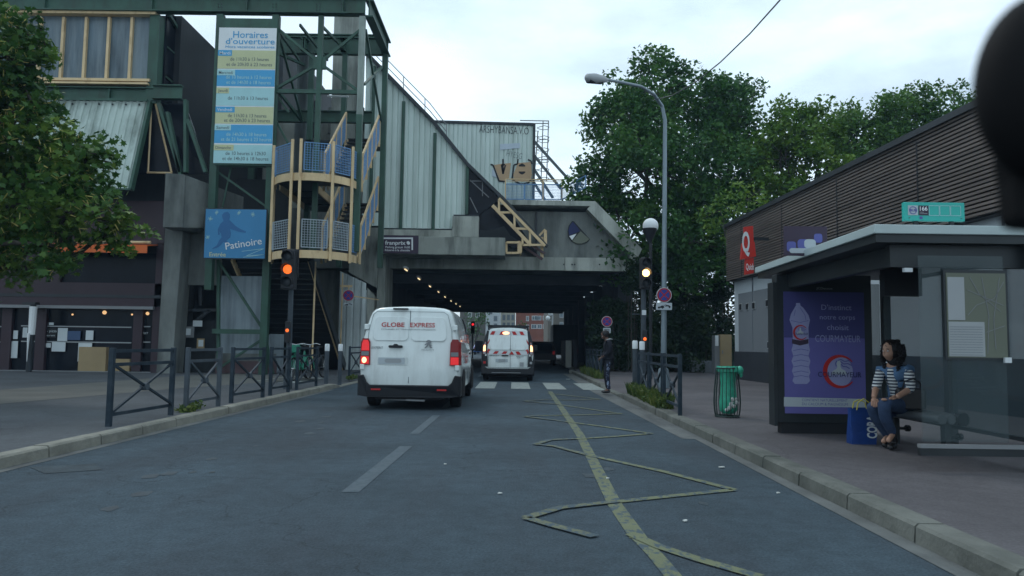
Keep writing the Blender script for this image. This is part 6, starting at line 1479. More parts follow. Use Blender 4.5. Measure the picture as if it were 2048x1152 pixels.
mb = MB(); mb.box(x-.05, 18.42, 1.98+.05, x+.05, 18.44, 2.15); mb.box(x-.04, 18.42, 1.4, x+.03, 18.44, 1.5); mb.build('sticker', M['white_plastic'], t)
mb = MB(); mb.tube([(x, 18.5, 2.05), (x-.28, 18.5, 2.05)], .012, 6); mb.build('spike', M['barrier_grey'], t)
# ------------------------------------------------------------------ street lamp with cable
YLp = 21.0; xl = at(1327, 740, YLp).x; zt_ = at(0, 240, YLp).z
t = thing('street_lamp', 'tall grey street lamp whose arm curves over the road on the right', 'street lamp', (xl, YLp, PZ))
ax = [at(1330, 240, YLp), at(1324, 212, YLp), at(1308, 189, YLp-.4), at(1282, 173, YLp-.9), at(1250, 166, YLp-1.5), at(1212, 159, YLp-2.2)]
mb = MB(); base = Vector((xl, YLp, PZ)); mb.tube([base, base.lerp(ax[0], .5)] + ax, [.085, .07, .056, .052, .048, .044, .04, .036], 14); mb.build('pole', M['lamp_pole'], t, smooth=50)
mb = MB(); a, b = at(1214, 160, YLp-2.2), at(1172, 155, YLp-2.9); d = b-a
mb.tube([a, a+d*.25, a+d*.6, a+d*.92, b], [.05, .10, .13, .10, .03], 12); mb.build('lamp_head', M['mid_grey'], t, smooth=60)
mb = MB(); mb.tube([a+d*.3+Vector((0, 0, -.06)), a+d*.9+Vector((0, 0, -.06))], [.07, .08], 10); mb.build('lamp_glass', M['glass_dark'], t)
mb = MB(); mb.lathe([(.17, 0), (.15, .5), (.11, .55)], (xl, YLp, PZ), n=16); mb.build('base', M['lamp_pole'], t, smooth=40)
t = thing('overhead_cable', 'thin cable sagging from the street lamp up out of the picture', 'cable', ax[1])
pts = [at(1308, 200, YLp), at(1345, 191, 19.6), at(1390, 165, 17.8), at(1440, 125, 16.0), at(1500, 67, 14.0), at(1560, 0, 12.3), at(1640, -95, 10.5)]
mb = MB(); mb.tube(pts, .014, 5); mb.build('wire', M['dark_metal'], t)
# road signs
def no_stop(x, Y, zc, r, label, name, cross=True, plate_py=None, pw=.33, ph=.15, tow=True, post=None, tilt=0):
    t = thing(name, label, 'sign', (x, Y, zc))
    o = Vector((x, Y, zc)); mb = MB(); plate(mb, disc2(0, 0, r), o, t=.02, lift=-.02); mb.build('back_plate', M['mid_grey'], t)
    mb = MB(); plate(mb, disc2(0, 0, r*.97), o, t=.003, lift=.001); mb.build('rim', M['quick_wall'], t)
    mb = MB(); plate(mb, disc2(0, 0, r*.90), o, t=.003, lift=.0045); mb.build('red_ring', M['road_red'], t)
    mb = MB(); plate(mb, disc2(0, 0, r*.70), o, t=.003, lift=.008); mb.build('blue_field', M['road_blue'], t)
    mb = MB(); k = r*.50; stroke(mb, [(-k, k), (k, -k)], r*.16, o, t=.002, lift=.0115)
    if cross: stroke(mb, [(-k, -k), (k, k)], r*.16, o, t=.0025, lift=.0115)
    mb.build('cross', M['road_red'], t)
    if plate_py is not None:
        o2 = Vector((x, Y, plate_py)); p = MB(); plate(p, rrect(-pw, -ph, pw, ph, .02), o2, t=.02, lift=-.02); p = p.build('supplementary_plate', M['quick_wall'], t)
        mb = MB()
        if tow:
            s = pw/.33
            for q in ([(-.27, -.07), (-.25, -.02), (-.16, -.01), (-.10, .03), (-.04, .03), (0, -.02), (.0, -.07)], [(.03, .01), (.10, .05), (.18, .05), (.26, .01), (.27, -.04), (.24, -.05), (.16, .0), (.05, -.01)]): plate(mb, [(a*s, b*s) for a, b in q], o2, t=.002, lift=.002)
            for cx, cy in ((-.22, -.075), (-.07, -.075), (.22, -.05)): plate(mb, disc2(cx*s, cy*s, .03*s, n=12), o2, t=.002, lift=.0045)
            stroke(mb, [(-.04*s, .0), (.08*s, .08*s), (.10*s, .03*s)], .014*s, o2, t=.002, lift=.006)
        else:
            for y in (.4, -.1, -.5): stroke(mb, [(-pw*.8, ph*y), (pw*.7, ph*y)], ph*.22, o2, t=.002, lift=.002)
        mb.build('tow_symbol', M['black'], p)
    return t
zs = at(1325, 590, 20.85).z; t = no_stop(xl-.01, 20.85, zs, .215, 'round red and blue no stopping sign with tow away plate on the street lamp pole', 'no_stopping_sign', plate_py=at(1325, 612.5, 20.85).z, pw=.22, ph=.10)
mb = MB(); mb.tube([(xl, 20.88, zs), (xl, 21.0, zs)], .11, 12); mb.build('clamp', M['lamp_pole'], t)
Y = 26; x = at(1214, 620, Y).x; zs = at(1214, 643, Y).z; t = no_stop(x, Y, zs, .19, 'round blue no stopping sign with small plate above the standing person', 'no_stopping_sign', plate_py=at(1214, 661, Y).z, pw=.13, ph=.09, tow=False)
mb = MB(); mb.tube([(x, Y+.03, PZ), (x, Y+.03, zs+.15)], .03, 8); mb.build('post', M['barrier_grey'], t)
Y = 27.5; x = at(696, 620, Y).x; zs = at(696, 591, Y).z; t = no_stop(x, Y, zs, .22, 'dark red and blue no stopping sign hung from a bracket by the white clad wall', 'no_stopping_sign', plate_py=at(696, 608.5, Y).z, pw=.17, ph=.05)
mb = MB(); zz_ = at(690, 572, Y).z; mb.bar((at(678, 620, Y).x, Y+.05, zz_), (x+.12, Y+.05, zz_), .05, .08); mb.bar((x, Y+.03, zz_), (x, Y+.03, zs+.1), .04, .04); mb.bar((x, Y+.05, zs), (x+.35, 31.7, zs+.1), .04, .04); mb.build('bracket', M['cream_steel'], t)
# globe lamp behind the traffic light
Y = 27; c = at(1301, 452, Y); t = thing('globe_lamp', 'white globe lamp with dark lower half on a dark post before the trees', 'street lamp', (c.x, Y, PZ))
mb = MB(); mb.sphere(c, .285, 20, 14); mb.build('globe', M['white'], t, smooth=60)
mb = MB(); n = 20; mb.lathe([(.06, -.62), (.14, -.42), (.23, -.24), (.272, -.12), (.270, -.10)], (c.x-.03, c.y-.02, c.z), n=20); mb.tube([(c.x, Y, PZ), (c.x, Y, c.z-.4)], .06, 10); mb.build('post', M['black_plastic'], t)
# ------------------------------------------------------------------ litter bin
x, Y = at(1454, 780, 12.45).x, 12.45
t = thing('litter_bin', 'round litter bin of thin dark bars holding a green plastic bag on the right pavement', 'bin', (x, Y, PZ))
mb = MB(); prof = [(.185, 0), (.205, .1), (.215, .25), (.205, .45), (.185, .65), (.175, .80)]
for k in range(20):
    a = 2*math.pi*k/20; mb.tube([(x+r*math.cos(a), Y+r*math.sin(a), PZ+z) for r, z in prof], .006, 5)
mb.build('bars', M['bin_metal'], t)
mb = MB()
for r, z in ((.176, .80), (.19, .02)):
    pts = [(x+r*math.cos(2*math.pi*k/24), Y+r*math.sin(2*math.pi*k/24), PZ+z) for k in range(25)]; mb.tube(pts, .012, 6)
mb.tube([(x-.2, Y, PZ+.02), (x+.2, Y, PZ+.02)], .012, 6); mb.build('ring', M['bin_metal'], t)
b = thing('bin_bag', 'green plastic bag with rubbish at its bottom hanging inside the round bar bin', 'bag', (x, Y, PZ+.1)); rnd = random.Random(2)
mb = MB(); n = 40; rows = []
for r, z in ((.02, .05), (.11, .06), (.15, .12), (.16, .25), (.14, .40), (.13, .55), (.15, .70), (.168, .79), (.185, .83), (.20, .80), (.198, .74)):
    rows.append([(x+(r*(1+.09*math.sin(k*3.0+z*9)+rnd.uniform(-.03, .03)))*math.cos(2*math.pi*k/n)*.86+.02, Y+(r*(1+.08*math.sin(k*2.0+z*5)))*math.sin(2*math.pi*k/n)*.86, PZ+z+rnd.uniform(-.006, .006)*(z > .7)) for k in range(n)])
vs = [p for q in rows for p in q]; mb.add(vs, [(i*n+k, i*n+(k+1) % n, (i+1)*n+(k+1) % n, (i+1)*n+k) for i in range(len(rows)-1) for k in range(n)] + [tuple(range(n))]); mb.build('sack', M['bag_green'], b, smooth=70)
mb = MB(); mb.sphere((x+.19, Y-.08, PZ+.77), (.06, .05, .07), 10, 7); mb.sphere((x+.21, Y-.08, PZ+.70), (.03, .03, .05), 8, 6); mb.build('bag_knot', M['bag_green'], b, smooth=70)
mb = MB()
for k in range(16): mb.sphere((x+.02+rnd.uniform(-.09, .11), Y-.11+rnd.uniform(-.04, .03), PZ+.12+rnd.uniform(0, .2)), (rnd.uniform(.02, .045),)*3, 7, 5)
mb.build('rubbish', M['litter'], b)
# ------------------------------------------------------------------ bicycles on the left pavement
def bicycle(name, label, frame_m, loc, rz, lean=0, basket=True):
    t = thing(name, label, 'bicycle', (0, 0, 0)); r = .33
    for y in (0, 1.08):
        w = MB(); pts = [(0, y+r*math.cos(a), r+r*math.sin(a)) for a in [2*math.pi*k/28 for k in range(29)]]; w.tube(pts, .022, 8, caps=False); w = w.build('wheel', M['rubber'], t)
        s = MB()
        for k in range(12): a = math.pi*2*k/12; s.tube([(0, y, r), (0, y+r*.95*math.cos(a), r+r*.95*math.sin(a))], .003, 3)
        s.tube([(-.04, y, r), (.04, y, r)], .03, 8); s.build('spokes', M['chrome'], w)
    f = MB(); bb = (0, .45, .30); st_ = (0, .30, .85); hd = (0, .88, .92)
    for a, b in ((bb, st_), (bb, (0, .86, .70)), (bb, (0, 0, r)), (st_, (0, 0, r)), (hd, (0, .92, .62))): f.tube([a, b], .026, 8)
    for sx in (-.04, .04): f.tube([(sx, .92, .62), (sx, 1.08, r)], .015, 6)
    f.build('frame', M[frame_m], t)
    g_ = MB()
    for y in (0, 1.08): g_.tube([(0, y+(r+.05)*math.cos(R(a)), r+(r+.05)*math.sin(R(a))) for a in range(20, 190, 15)], .03, 6)
    g_.build('mudguard', M[frame_m], t)
    mb = MB(); mb.tube([(0, .28, .84), (0, .27, .95)], .014, 6); mb.prism([(-.07, .12, .95), (.07, .12, .95), (.03, .36, .96), (-.03, .36, .96)], (0, 0, .05)); mb.build('saddle', M['black_leather'], t, bevel=.01)
    mb = MB(); mb.tube([hd, (0, .85, 1.05)], .014, 6); mb.tube([(-.28, .72, 1.04), (-.2, .85, 1.08), (0, .87, 1.05), (.2, .85, 1.08), (.28, .72, 1.04)], .013, 6); mb.build('handlebar', M['chrome'], t)
    mb = MB(); mb.tube([(-.09, .45, .30), (.09, .45, .30)], .02, 6); mb.tube([(-.09, .45, .30), (-.09, .52, .16)], .012, 5); mb.tube([(.09, .45, .30), (.09, .38, .44)], .012, 5); mb.cbox((-.13, .52, .16), (.08, .07, .02)); mb.cbox((.13, .38, .44), (.08, .07, .02)); mb.build('crank', M['dark_metal'], t)
    if basket: mb = MB(); mb.cbox((0, 1.10, .92), (.34, .28, .22)); mb.build('basket', M[frame_m], t, bevel=.03)
    t.location = loc; t.rotation_euler = (0, lean, rz); return t
bicycle('bicycle', 'green hire bicycle with front basket parked behind the left traffic light pole', 'bike_green', (-6.35, 23.4, PZ), R(172), R(3))
bicycle('bicycle', 'second green hire bicycle leaning just right of the traffic light pole', 'bike_green', (-6.75, 23.6, PZ), R(186), R(-3))
bicycle('bicycle', 'dark bicycle with pale upright handlebars parked beside the foot of the stairs', 'dark_metal', (-6.2, 24.6, PZ), R(168), R(4), basket=False)
# ------------------------------------------------------------------ car mirror close to the lens
t = thing('rear_view_mirror', 'blurred black rear view mirror housing hanging close at the upper right corner', 'mirror', (0, 0, 0))
mb = MB(); c = at(2108, 180, .42)
mb.sphere(c, (.043, .03, .058), 32, 22); mb.build('housing', M['mirror_black'], t, smooth=60)
mb = MB(); mb.tube([c + Vector((.02, .01, .03)), c + Vector((.03, .04, .10)), c + Vector((.04, .07, .16))], .014, 12); mb.build('stalk', M['mirror_black'], t, smooth=60)
mb = MB(); e_ = [at(*p, .42) for p in ((2020, 300), (2032, 360), (2038, 430), (2046, 452), (2150, 460), (2200, 300))]; mb.prism(e_, (0, .02, 0)); mb.build('lower_cover', M['mirror_black'], t, bevel=.004)
# ------------------------------------------------------------------ chair-like orange rag on the pavement
t = tag(MB().sphere(at(263, 752, 26.5), (.16, .12, .06), 10, 6).build('orange_cloth', M['orange_fabric'], None), 'small orange rag lying on the pavement before the restaurant door', 'rag')
# ================================================================== people
def skin(name, J, E, m, parent, root=None, sub=2, smooth=True):
    """one continuous surface grown along joints: J = {name: (pos, radius)}"""
    off = worldoff(parent); names = list(J); me = bpy.data.meshes.new(name)
    me.from_pydata([tuple(Vector(J[n][0]) - off) for n in names], [(names.index(a), names.index(b)) for a, b in E], [])
    ob = bpy.data.objects.new(name, me); COL.objects.link(ob)
    sk = ob.modifiers.new('s', 'SKIN'); sk.use_smooth_shade = True
    sv = me.skin_vertices[0].data
    for i, n in enumerate(names):
        r = J[n][1]; sv[i].radius = r if isinstance(r, tuple) else (r, r); sv[i].use_root = (n == (root or names[0]))
    ss = ob.modifiers.new('u', 'SUBSURF'); ss.levels = sub; ss.render_levels = sub
    dg = bpy.context.evaluated_depsgraph_get(); new = bpy.data.meshes.new_from_object(ob.evaluated_get(dg)); bpy.data.objects.remove(ob)
    new.materials.clear(); new.materials.append(m); new.polygons.foreach_set('use_smooth', [True]*len(new.polygons)); new.name = name
    o = bpy.data.objects.new(name, new); COL.objects.link(o); o.parent = parent; return o
def join_meshes(obs, name):
    a = obs[0]; bm = bmesh.new()
    for o in obs: bm.from_mesh(o.data)
    bm.to_mesh(a.data); bm.free(); a.data.polygons.foreach_set('use_smooth', [True]*len(a.data.polygons))
    for o in obs[1:]: bpy.data.objects.remove(o)
    a.name = name; return a
def fingers(wrist, fwd, side, down, m, parent, s=1.0, curl=.5):
    """five short chains from the palm; fwd = pointing direction, side = towards the thumb, down = palm side"""
    w = Vector(wrist); f, t_, d = Vector(fwd).normalized(), Vector(side).normalized(), Vector(down).normalized(); out = []
    J = {'w': (w, (.026*s, .020*s)), 'p': (w+f*.045*s, (.038*s, .016*s)), 'k': (w+f*.085*s, (.040*s, .014*s))}
    out.append(skin('hand', J, [('w', 'p'), ('p', 'k')], m, parent, sub=1))
    for i, (o_, l) in enumerate(((.028, .9), (.0095, 1.0), (-.0095, .94), (-.028, .75))):
        b = w + f*.075*s + t_*o_*s; a0 = curl*.5; q = f*math.cos(a0)+d*math.sin(a0); a1 = a0+curl; q2 = f*math.cos(a1)+d*math.sin(a1); a2 = a1+curl; q3 = f*math.cos(a2)+d*math.sin(a2)
        J = {'a': (b, .0095*s), 'b': (b+q*.035*l*s, .009*s)}; J['c'] = (J['b'][0]+q2*.025*l*s, .0085*s); J['d'] = (J['c'][0]+q3*.02*l*s, .007*s)
        out.append(skin('hand', J, [('a', 'b'), ('b', 'c'), ('c', 'd')], m, parent, sub=1))
    b = w + f*.02*s + t_*.025*s; q = (f*.7+t_*.6+d*.35).normalized(); q2 = (f*.9+t_*.1+d*.5).normalized()
    J = {'a': (b, .012*s), 'b': (b+q*.035*s, .011*s), 'c': (b+q*.035*s+q2*.03*s, .008*s)}; out.append(skin('hand', J, [('a', 'b'), ('b', 'c')], m, parent, sub=1))
    return out
def head_parts(c, face, up, s, m_skin, parent):
    """head as extra pieces of the body mesh: skull, jaw, nose, ears; face = facing direction"""
    c, f, u = Vector(c), Vector(face).normalized(), Vector(up).normalized(); r = f.cross(u).normalized(); u = r.cross(f).normalized(); out = []
    mb = MB(); nu, nv = 28, 20
    for j in range(nv+1):
        th = math.pi*j/nv
        for i in range(nu):
            ph = 2*math.pi*i/nu; x, y, z = math.sin(th)*math.cos(ph), math.sin(th)*math.sin(ph), math.cos(th)   # x forward, y right
            w = 1.0 if z > -.1 else 1 - .38*((-z-.1)/.9)**1.1; X = .098*x + (.012 if z < -.3 and x > 0 else 0)*x; Yy = .074*y*w; Z = .118*z
            if x > .5: X -= .010*math.exp(-((z-.06)/.16)**2)*(1 if abs(y) > .22 else .2)*1.0       # eye sockets
            if x > .75 and abs(y) < .25: X += .008*math.exp(-((z+.45)/.12)**2)                      # lips
            mb.v.append(tuple(c + (f*X + r*Yy + u*Z)*s))
    for j in range(nv):
        for i in range(nu): mb.f.append((j*nu+i, (j+1)*nu+i, (j+1)*nu+(i+1) % nu, j*nu+(i+1) % nu)); mb.m.append(0)
    P3 = lambda a, b, d: c + (f*a + r*b + u*d)*s
    mb.add([P3(.094, 0, .022), P3(.118, 0, -.030), P3(.092, .017, -.036), P3(.092, -.017, -.036), P3(.088, .010, .015), P3(.088, -.010, .015)], [(0, 4, 2, 1), (0, 1, 3, 5), (1, 2, 3)])
    for k in (-1, 1): mb.sphere(P3(-.005, k*.074, -.005), (.022*s, .012*s, .030*s), 10, 8)
    out.append(mb.build('head', m_skin, parent, smooth=80))
    e = MB()
    for k in (-1, 1): e.sphere(P3(.083, k*.030, .008), (.011*s, .011*s, .008*s), 10, 8)
    e.build('eyes', M['white'], parent, smooth=80); e = MB()
    for k in (-1, 1): e.sphere(P3(.0915, k*.030, .008), (.0048*s,)*3, 8, 6); e.tube([P3(.090, k*.014, .030), P3(.094, k*.032, .036), P3(.083, k*.048, .028)], .004*s, 5)
    e.build('irises', M['hair'], parent)
    e = MB(); e.tube([P3(.086, -.022, -.055), P3(.100, 0, -.053), P3(.086, .022, -.055)], [.003*s, .0065*s, .003*s], 6); e.build('lips', M['brick_low'], parent)
    return out
# ------------------------------------------------------------------ seated woman
W = thing('person', 'woman with curly black hair and denim waistcoat seated on the shelter bench', 'person', (4.6, 9.1, PZ))
def a_(px, py, Y): return at(px, py, Y*1.055 + .0)
hip = a_(1800, 806, 8.62); J = {'pelvis': (hip, (.135, .115)), 'waist': (a_(1797, 784, 8.62), (.115, .09)), 'chest': (a_(1791, 758, 8.60), (.14, .10)), 'neckb': (a_(1786, 737, 8.58), (.085, .06)), 'neck': (a_(1784, 724, 8.56), .048), 'headc': (a_(1782, 712, 8.54), .05),
     'shR': (a_(1762, 742, 8.68), .058), 'elR': (a_(1752, 775, 8.52), .042), 'wrR': (a_(1748, 796, 8.33), .030),
     'shL': (a_(1817, 742, 8.46), .058), 'elL': (a_(1822, 777, 8.30), .042), 'wrL': (a_(1792, 795, 8.14), .030),
     'hiR': (a_(1786, 812, 8.68), .095), 'knR': (a_(1744, 812, 8.30), .066), 'cfR': (a_(1754, 838, 8.36), .058), 'anR': (a_(1776, 872, 8.42), .038), 'toR': (a_(1766, 884, 8.26), .036),
     'hiL': (a_(1806, 812, 8.50), .095), 'knL': (a_(1768, 806, 8.08), .066), 'cfL': (a_(1770, 835, 8.14), .058), 'anL': (a_(1786, 868, 8.24), .038), 'toL': (a_(1776, 882, 8.06), .036)}
E = [('pelvis', 'waist'), ('waist', 'chest'), ('chest', 'neckb'), ('neckb', 'neck'), ('neck', 'headc'), ('neckb', 'shR'), ('shR', 'elR'), ('elR', 'wrR'), ('neckb', 'shL'), ('shL', 'elL'), ('elL', 'wrL'),
     ('pelvis', 'hiR'), ('hiR', 'knR'), ('knR', 'cfR'), ('cfR', 'anR'), ('anR', 'toR'), ('pelvis', 'hiL'), ('hiL', 'knL'), ('knL', 'cfL'), ('cfL', 'anL'), ('anL', 'toL')]
J = {k: (p, tuple(x*1.03 for x in r) if isinstance(r, tuple) else r*1.03) for k, (p, r) in J.items()}
thin = {k: (p, (tuple(x*.84 for x in r) if isinstance(r, tuple) else r*.80) if k[:2] in ('pe', 'wa', 'ch', 'sh', 'hi', 'kn', 'cf', 'an', 'to') else r) for k, (p, r) in J.items()}
body = skin('body', thin, E, M['skin'], W)
fdir = Vector((-.88, -.46, -.10)); hc = a_(1780, 702, 8.50)
hd = head_parts(hc, fdir, (0, 0, 1), 1.0, M['skin'], W)
hR = fingers(J['wrR'][0], (-.35, -.75, -.45), (.6, -.5, 0), (0, 0, -1), M['skin'], W, curl=.35)
hL = fingers(J['wrL'][0], (-.9, -.35, -.2), (.2, -.4, .85), (-.2, .3, -.9), M['skin'], W, curl=.75)
join_meshes([body] + hd + hR + hL, 'body')
# clothes grown on the same joints
def cl(keys, add, jj=None): return {k: (Vector((jj or J)[k][0]), tuple(x+add for x in J[k][1]) if isinstance(J[k][1], tuple) else J[k][1]+add) for k in keys}
Jt = cl(['pelvis', 'waist', 'chest', 'neckb', 'shR', 'elR', 'shL', 'elL'], .010); Jt['foR'] = (J['elR'][0].lerp(J['wrR'][0], .30), .044); Jt['foL'] = (J['elL'][0].lerp(J['wrL'][0], .30), .044)
stm = bpy.data.materials.new('striped_top'); stm.use_nodes = True; nt = stm.node_tree; b = nt.nodes['Principled BSDF']; b.inputs['Roughness'].default_value = .9
tc = N(nt, 'ShaderNodeTexCoord'); sx = N(nt, 'ShaderNodeSeparateXYZ'); m1 = N(nt, 'ShaderNodeMath', operation='MULTIPLY'); m1.inputs[1].default_value = 27; m2 = N(nt, 'ShaderNodeMath', operation='FRACT'); m3 = N(nt, 'ShaderNodeMath', operation='GREATER_THAN'); m3.inputs[1].default_value = .52
mxx = N(nt, 'ShaderNodeMixRGB'); mxx.inputs[1].default_value = (.6, .62, .62, 1); mxx.inputs[2].default_value = (.02, .03, .06, 1)
for p, q in ((tc.outputs['Object'], sx.inputs[0]), (sx.outputs['Z'], m1.inputs[0]), (m1.outputs[0], m2.inputs[0]), (m2.outputs[0], m3.inputs[0]), (m3.outputs[0], mxx.inputs[0]), (mxx.outputs[0], b.inputs['Base Color'])): nt.links.new(p, q)
skin('striped_top', Jt, [('pelvis', 'waist'), ('waist', 'chest'), ('chest', 'neckb'), ('neckb', 'shR'), ('shR', 'elR'), ('elR', 'foR'), ('neckb', 'shL'), ('shL', 'elL'), ('elL', 'foL')], stm, W)
# open waistcoat: two denim side panels and a back
def lerp(a, b, t): return Vector(a).lerp(Vector(b), t)
fd = Vector((-.70, -.71, 0)); sd_ = Vector((.71, -.70, 0))     # facing, towards her left
Jv = cl(['pelvis', 'waist', 'chest', 'neckb', 'shR', 'shL'], .026); Jv['pelvis'] = (J['pelvis'][0]+Vector((0, 0, .03)), tuple(x+.022 for x in J['pelvis'][1])); Jv['uR'] = (J['shR'][0].lerp(J['elR'][0], .22), .066); Jv['uL'] = (J['shL'][0].lerp(J['elL'][0], .22), .066)
skin('waistcoat', Jv, [('pelvis', 'waist'), ('waist', 'chest'), ('chest', 'neckb'), ('neckb', 'shR'), ('shR', 'uR'), ('neckb', 'shL'), ('shL', 'uL')], M['denim_pale'], W)
Jf = {'a': (J['neckb'][0]+fd*.068+Vector((0, 0, .01)), .050), 'b': (J['chest'][0]+fd*.108, .066), 'c': (J['waist'][0]+fd*.100, .064), 'd': (J['pelvis'][0]+fd*.115+Vector((0, 0, .03)), .066)}
skin('top_front', Jf, [('a', 'b'), ('b', 'c'), ('c', 'd')], stm, W)
Jj = cl(['pelvis', 'hiR', 'knR', 'cfR', 'hiL', 'knL', 'cfL'], .010); Jj['anR'] = (lerp(J['cfR'][0], J['anR'][0], 1.03), .05); Jj['anL'] = (lerp(J['cfL'][0], J['anL'][0], 1.03), .05)
skin('jeans', Jj, [('pelvis', 'hiR'), ('hiR', 'knR'), ('knR', 'cfR'), ('cfR', 'anR'), ('pelvis', 'hiL'), ('hiL', 'knL'), ('knL', 'cfL'), ('cfL', 'anL')], M['denim'], W)
mb = MB(); k = J['knL'][0]; mb.sphere(k+Vector((-.012, -.030, .040)), (.034, .024, .016), 12, 8); mb.sphere(lerp(k, J['cfL'][0], .7)+Vector((-.012, -.053, 0)), (.022, .010, .015), 10, 8); mb.build('torn_knee', M['skin'], W, smooth=70)
for nm in 'RL':
    d = (J['to'+nm][0]-J['an'+nm][0]); d.z = 0; d.normalize(); an = J['an'+nm][0]; g = PZ+.045
    Js = {'a': (Vector((an.x, an.y, g+.16)), .052), 'h': (Vector((an.x, an.y, g+.0))-d*.02, (.045, .04)), 'm': (Vector((an.x, an.y, g-.003))+d*.09, (.045, .036)), 't': (Vector((an.x, an.y, g-.008))+d*.17, (.038, .026))}
    skin('shoe', Js, [('a', 'h'), ('h', 'm'), ('m', 't')], M['black_leather'], W)
# curly hair: tight curls around the back of the head to the shoulders
rnd = random.Random(11); mb = MB(); f = fdir.normalized(); side = Vector((f.y, -f.x, 0)).normalized()
for i in range(520):
    th = rnd.uniform(0, 1); a = rnd.uniform(-1, 1)*1.85; z = .135 - th*.33; rr = .108 + .045*math.sin(min(1, th*1.2)*math.pi)
    if z > .075: rr *= .78; a = rnd.uniform(-3.14, 3.14)
    p = hc - f*.03 + (-f*math.cos(a) + side*math.sin(a)*.88)*rr*rnd.uniform(.82, 1.05) + Vector((0, 0, z))
    # one loose curl: a short helix of hair
    r_ = rnd.uniform(.007, .013); h_ = rnd.uniform(.03, .06); ph = rnd.uniform(0, 6.28)
    mb.tube([p + Vector((r_*math.cos(ph+k*1.5), r_*math.sin(ph+k*1.5), -h_*k/6)) for k in range(7)], [.005, .007, .007, .007, .006, .005, .003], 4)
mb.sphere(hc - f*.035 + Vector((0, 0, .015)), (.105, .105, .122), 16, 12); mb.sphere(hc - f*.07 + Vector((0, 0, -.09)), (.085, .085, .10), 14, 10); mb.build('hair', M['hair'], W, smooth=70)
mb = MB(); mb.tube([J['neck'][0]+sd_*-.06+fd*.02, J['neckb'][0]+fd*.075+Vector((0, 0, .03)), J['neck'][0]+sd_*.06+fd*.02], .006, 6); mb.build('necklace', M['chrome'], W)
# handbag
t = thing('handbag', 'black leather handbag resting on the bench against the seated woman', 'handbag', a_(1822, 815, 8.3)); c = a_(1822, 797, 8.32)
mb = MB(); pr_ = rrect(-.17, -.13, .17, .12, .05); mb.prism([(c.x+px_*.9, c.y-.02+px_*-.2, c.z+pz_) for px_, pz_ in pr_], (.05, .15, 0)); mb.build('body', M['black_leather'], t, bevel=.02, smooth=50)
mb = MB(); mb.tube([(c.x-.1, c.y, c.z+.10), (c.x-.08, c.y-.02, c.z+.20), (c.x+.02, c.y-.03, c.z+.23), (c.x+.1, c.y-.02, c.z+.18), (c.x+.11, c.y, c.z+.10)], .009, 7); mb.build('strap', M['black_leather'], t, smooth=50)
mb = MB(); mb.cbox((c.x-.06, c.y-.035, c.z+.09), (.03, .01, .03)); mb.cbox((c.x+.0, c.y-.045, c.z+.09), (.02, .01, .02)); mb.build('buckle', M['chrome'], t)
# cigarette
tag(MB().tube([J['wrL'][0]+Vector((-.10, -.04, -.03)), J['wrL'][0]+Vector((-.115, -.06, -.10))], .005, 6).build('cigarette', M['white'], None), 'white cigarette held low in the seated woman hand', 'cigarette')
# shopping bag
c0 = gp(1716, 886, PZ); t = thing('shopping_bag', 'large blue shopping bag with white lettering and yellow handles standing beside the seated woman', 'bag', c0)
Yb = 9.2; xa_, xb_ = at(1693, 620, Yb).x, at(1741, 620, Yb).x; zb2 = at(1716, 816, Yb).z
mb = MB(); n = 8; vs = []; rnd = random.Random(4)
for zf in (0, .3, .6, .85, 1):
    for k, (u, v) in enumerate(((0, 0), (.25, -.02), (.5, -.03), (.75, -.02), (1, 0), (1, .9), (.5, 1.05), (0, .9))):
        x = xa_+(xb_-xa_)*u + (u-.5)*(.0 if zf else -.0)+rnd.uniform(-.006, .006); y = Yb - .08 + v*.17*(1-.35*zf)+rnd.uniform(-.005, .005); vs.append((x + .012*(1-zf)*(-1 if u < .5 else 1)*0, y, PZ+(zb2-PZ)*zf+rnd.uniform(-.006, .006)*(zf > 0)))
mb.add(vs, [(i*8+k, i*8+(k+1) % 8, (i+1)*8+(k+1) % 8, (i+1)*8+k) for i in range(4) for k in range(8)] + [tuple(range(8))]); mb.build('body', M['blue_bag'], t, smooth=40)
mb = MB()
for y in (Yb-.085, Yb+.03):
    x1_, x2_ = xa_+.06, xb_-.06; mb.tube([(x1_, y, zb2-.02), (x1_+.02, y, zb2+.07), ((x1_+x2_)/2, y, zb2+.12 - (.02 if y > Yb else 0)), (x2_-.02, y, zb2+.07), (x2_, y, zb2-.02)], .007, 6)
mb.build('handle', M['yellow'], t)
text('CORA', 'lettering', M['paper'], t, (xb_-.02, Yb-.12, PZ+.08), .12, width=.27, right=(0, 0, 1), up=(-1, 0, 0), bold=.03, lift=.012)
text('HYPER', 'lettering', M['white'], t, (xb_-.015, Yb-.105, PZ+.16), .0001 + .02, width=.2, right=(0, 0, 1), up=(-1, 0, 0), bold=.02, lift=.012) if 0 else None
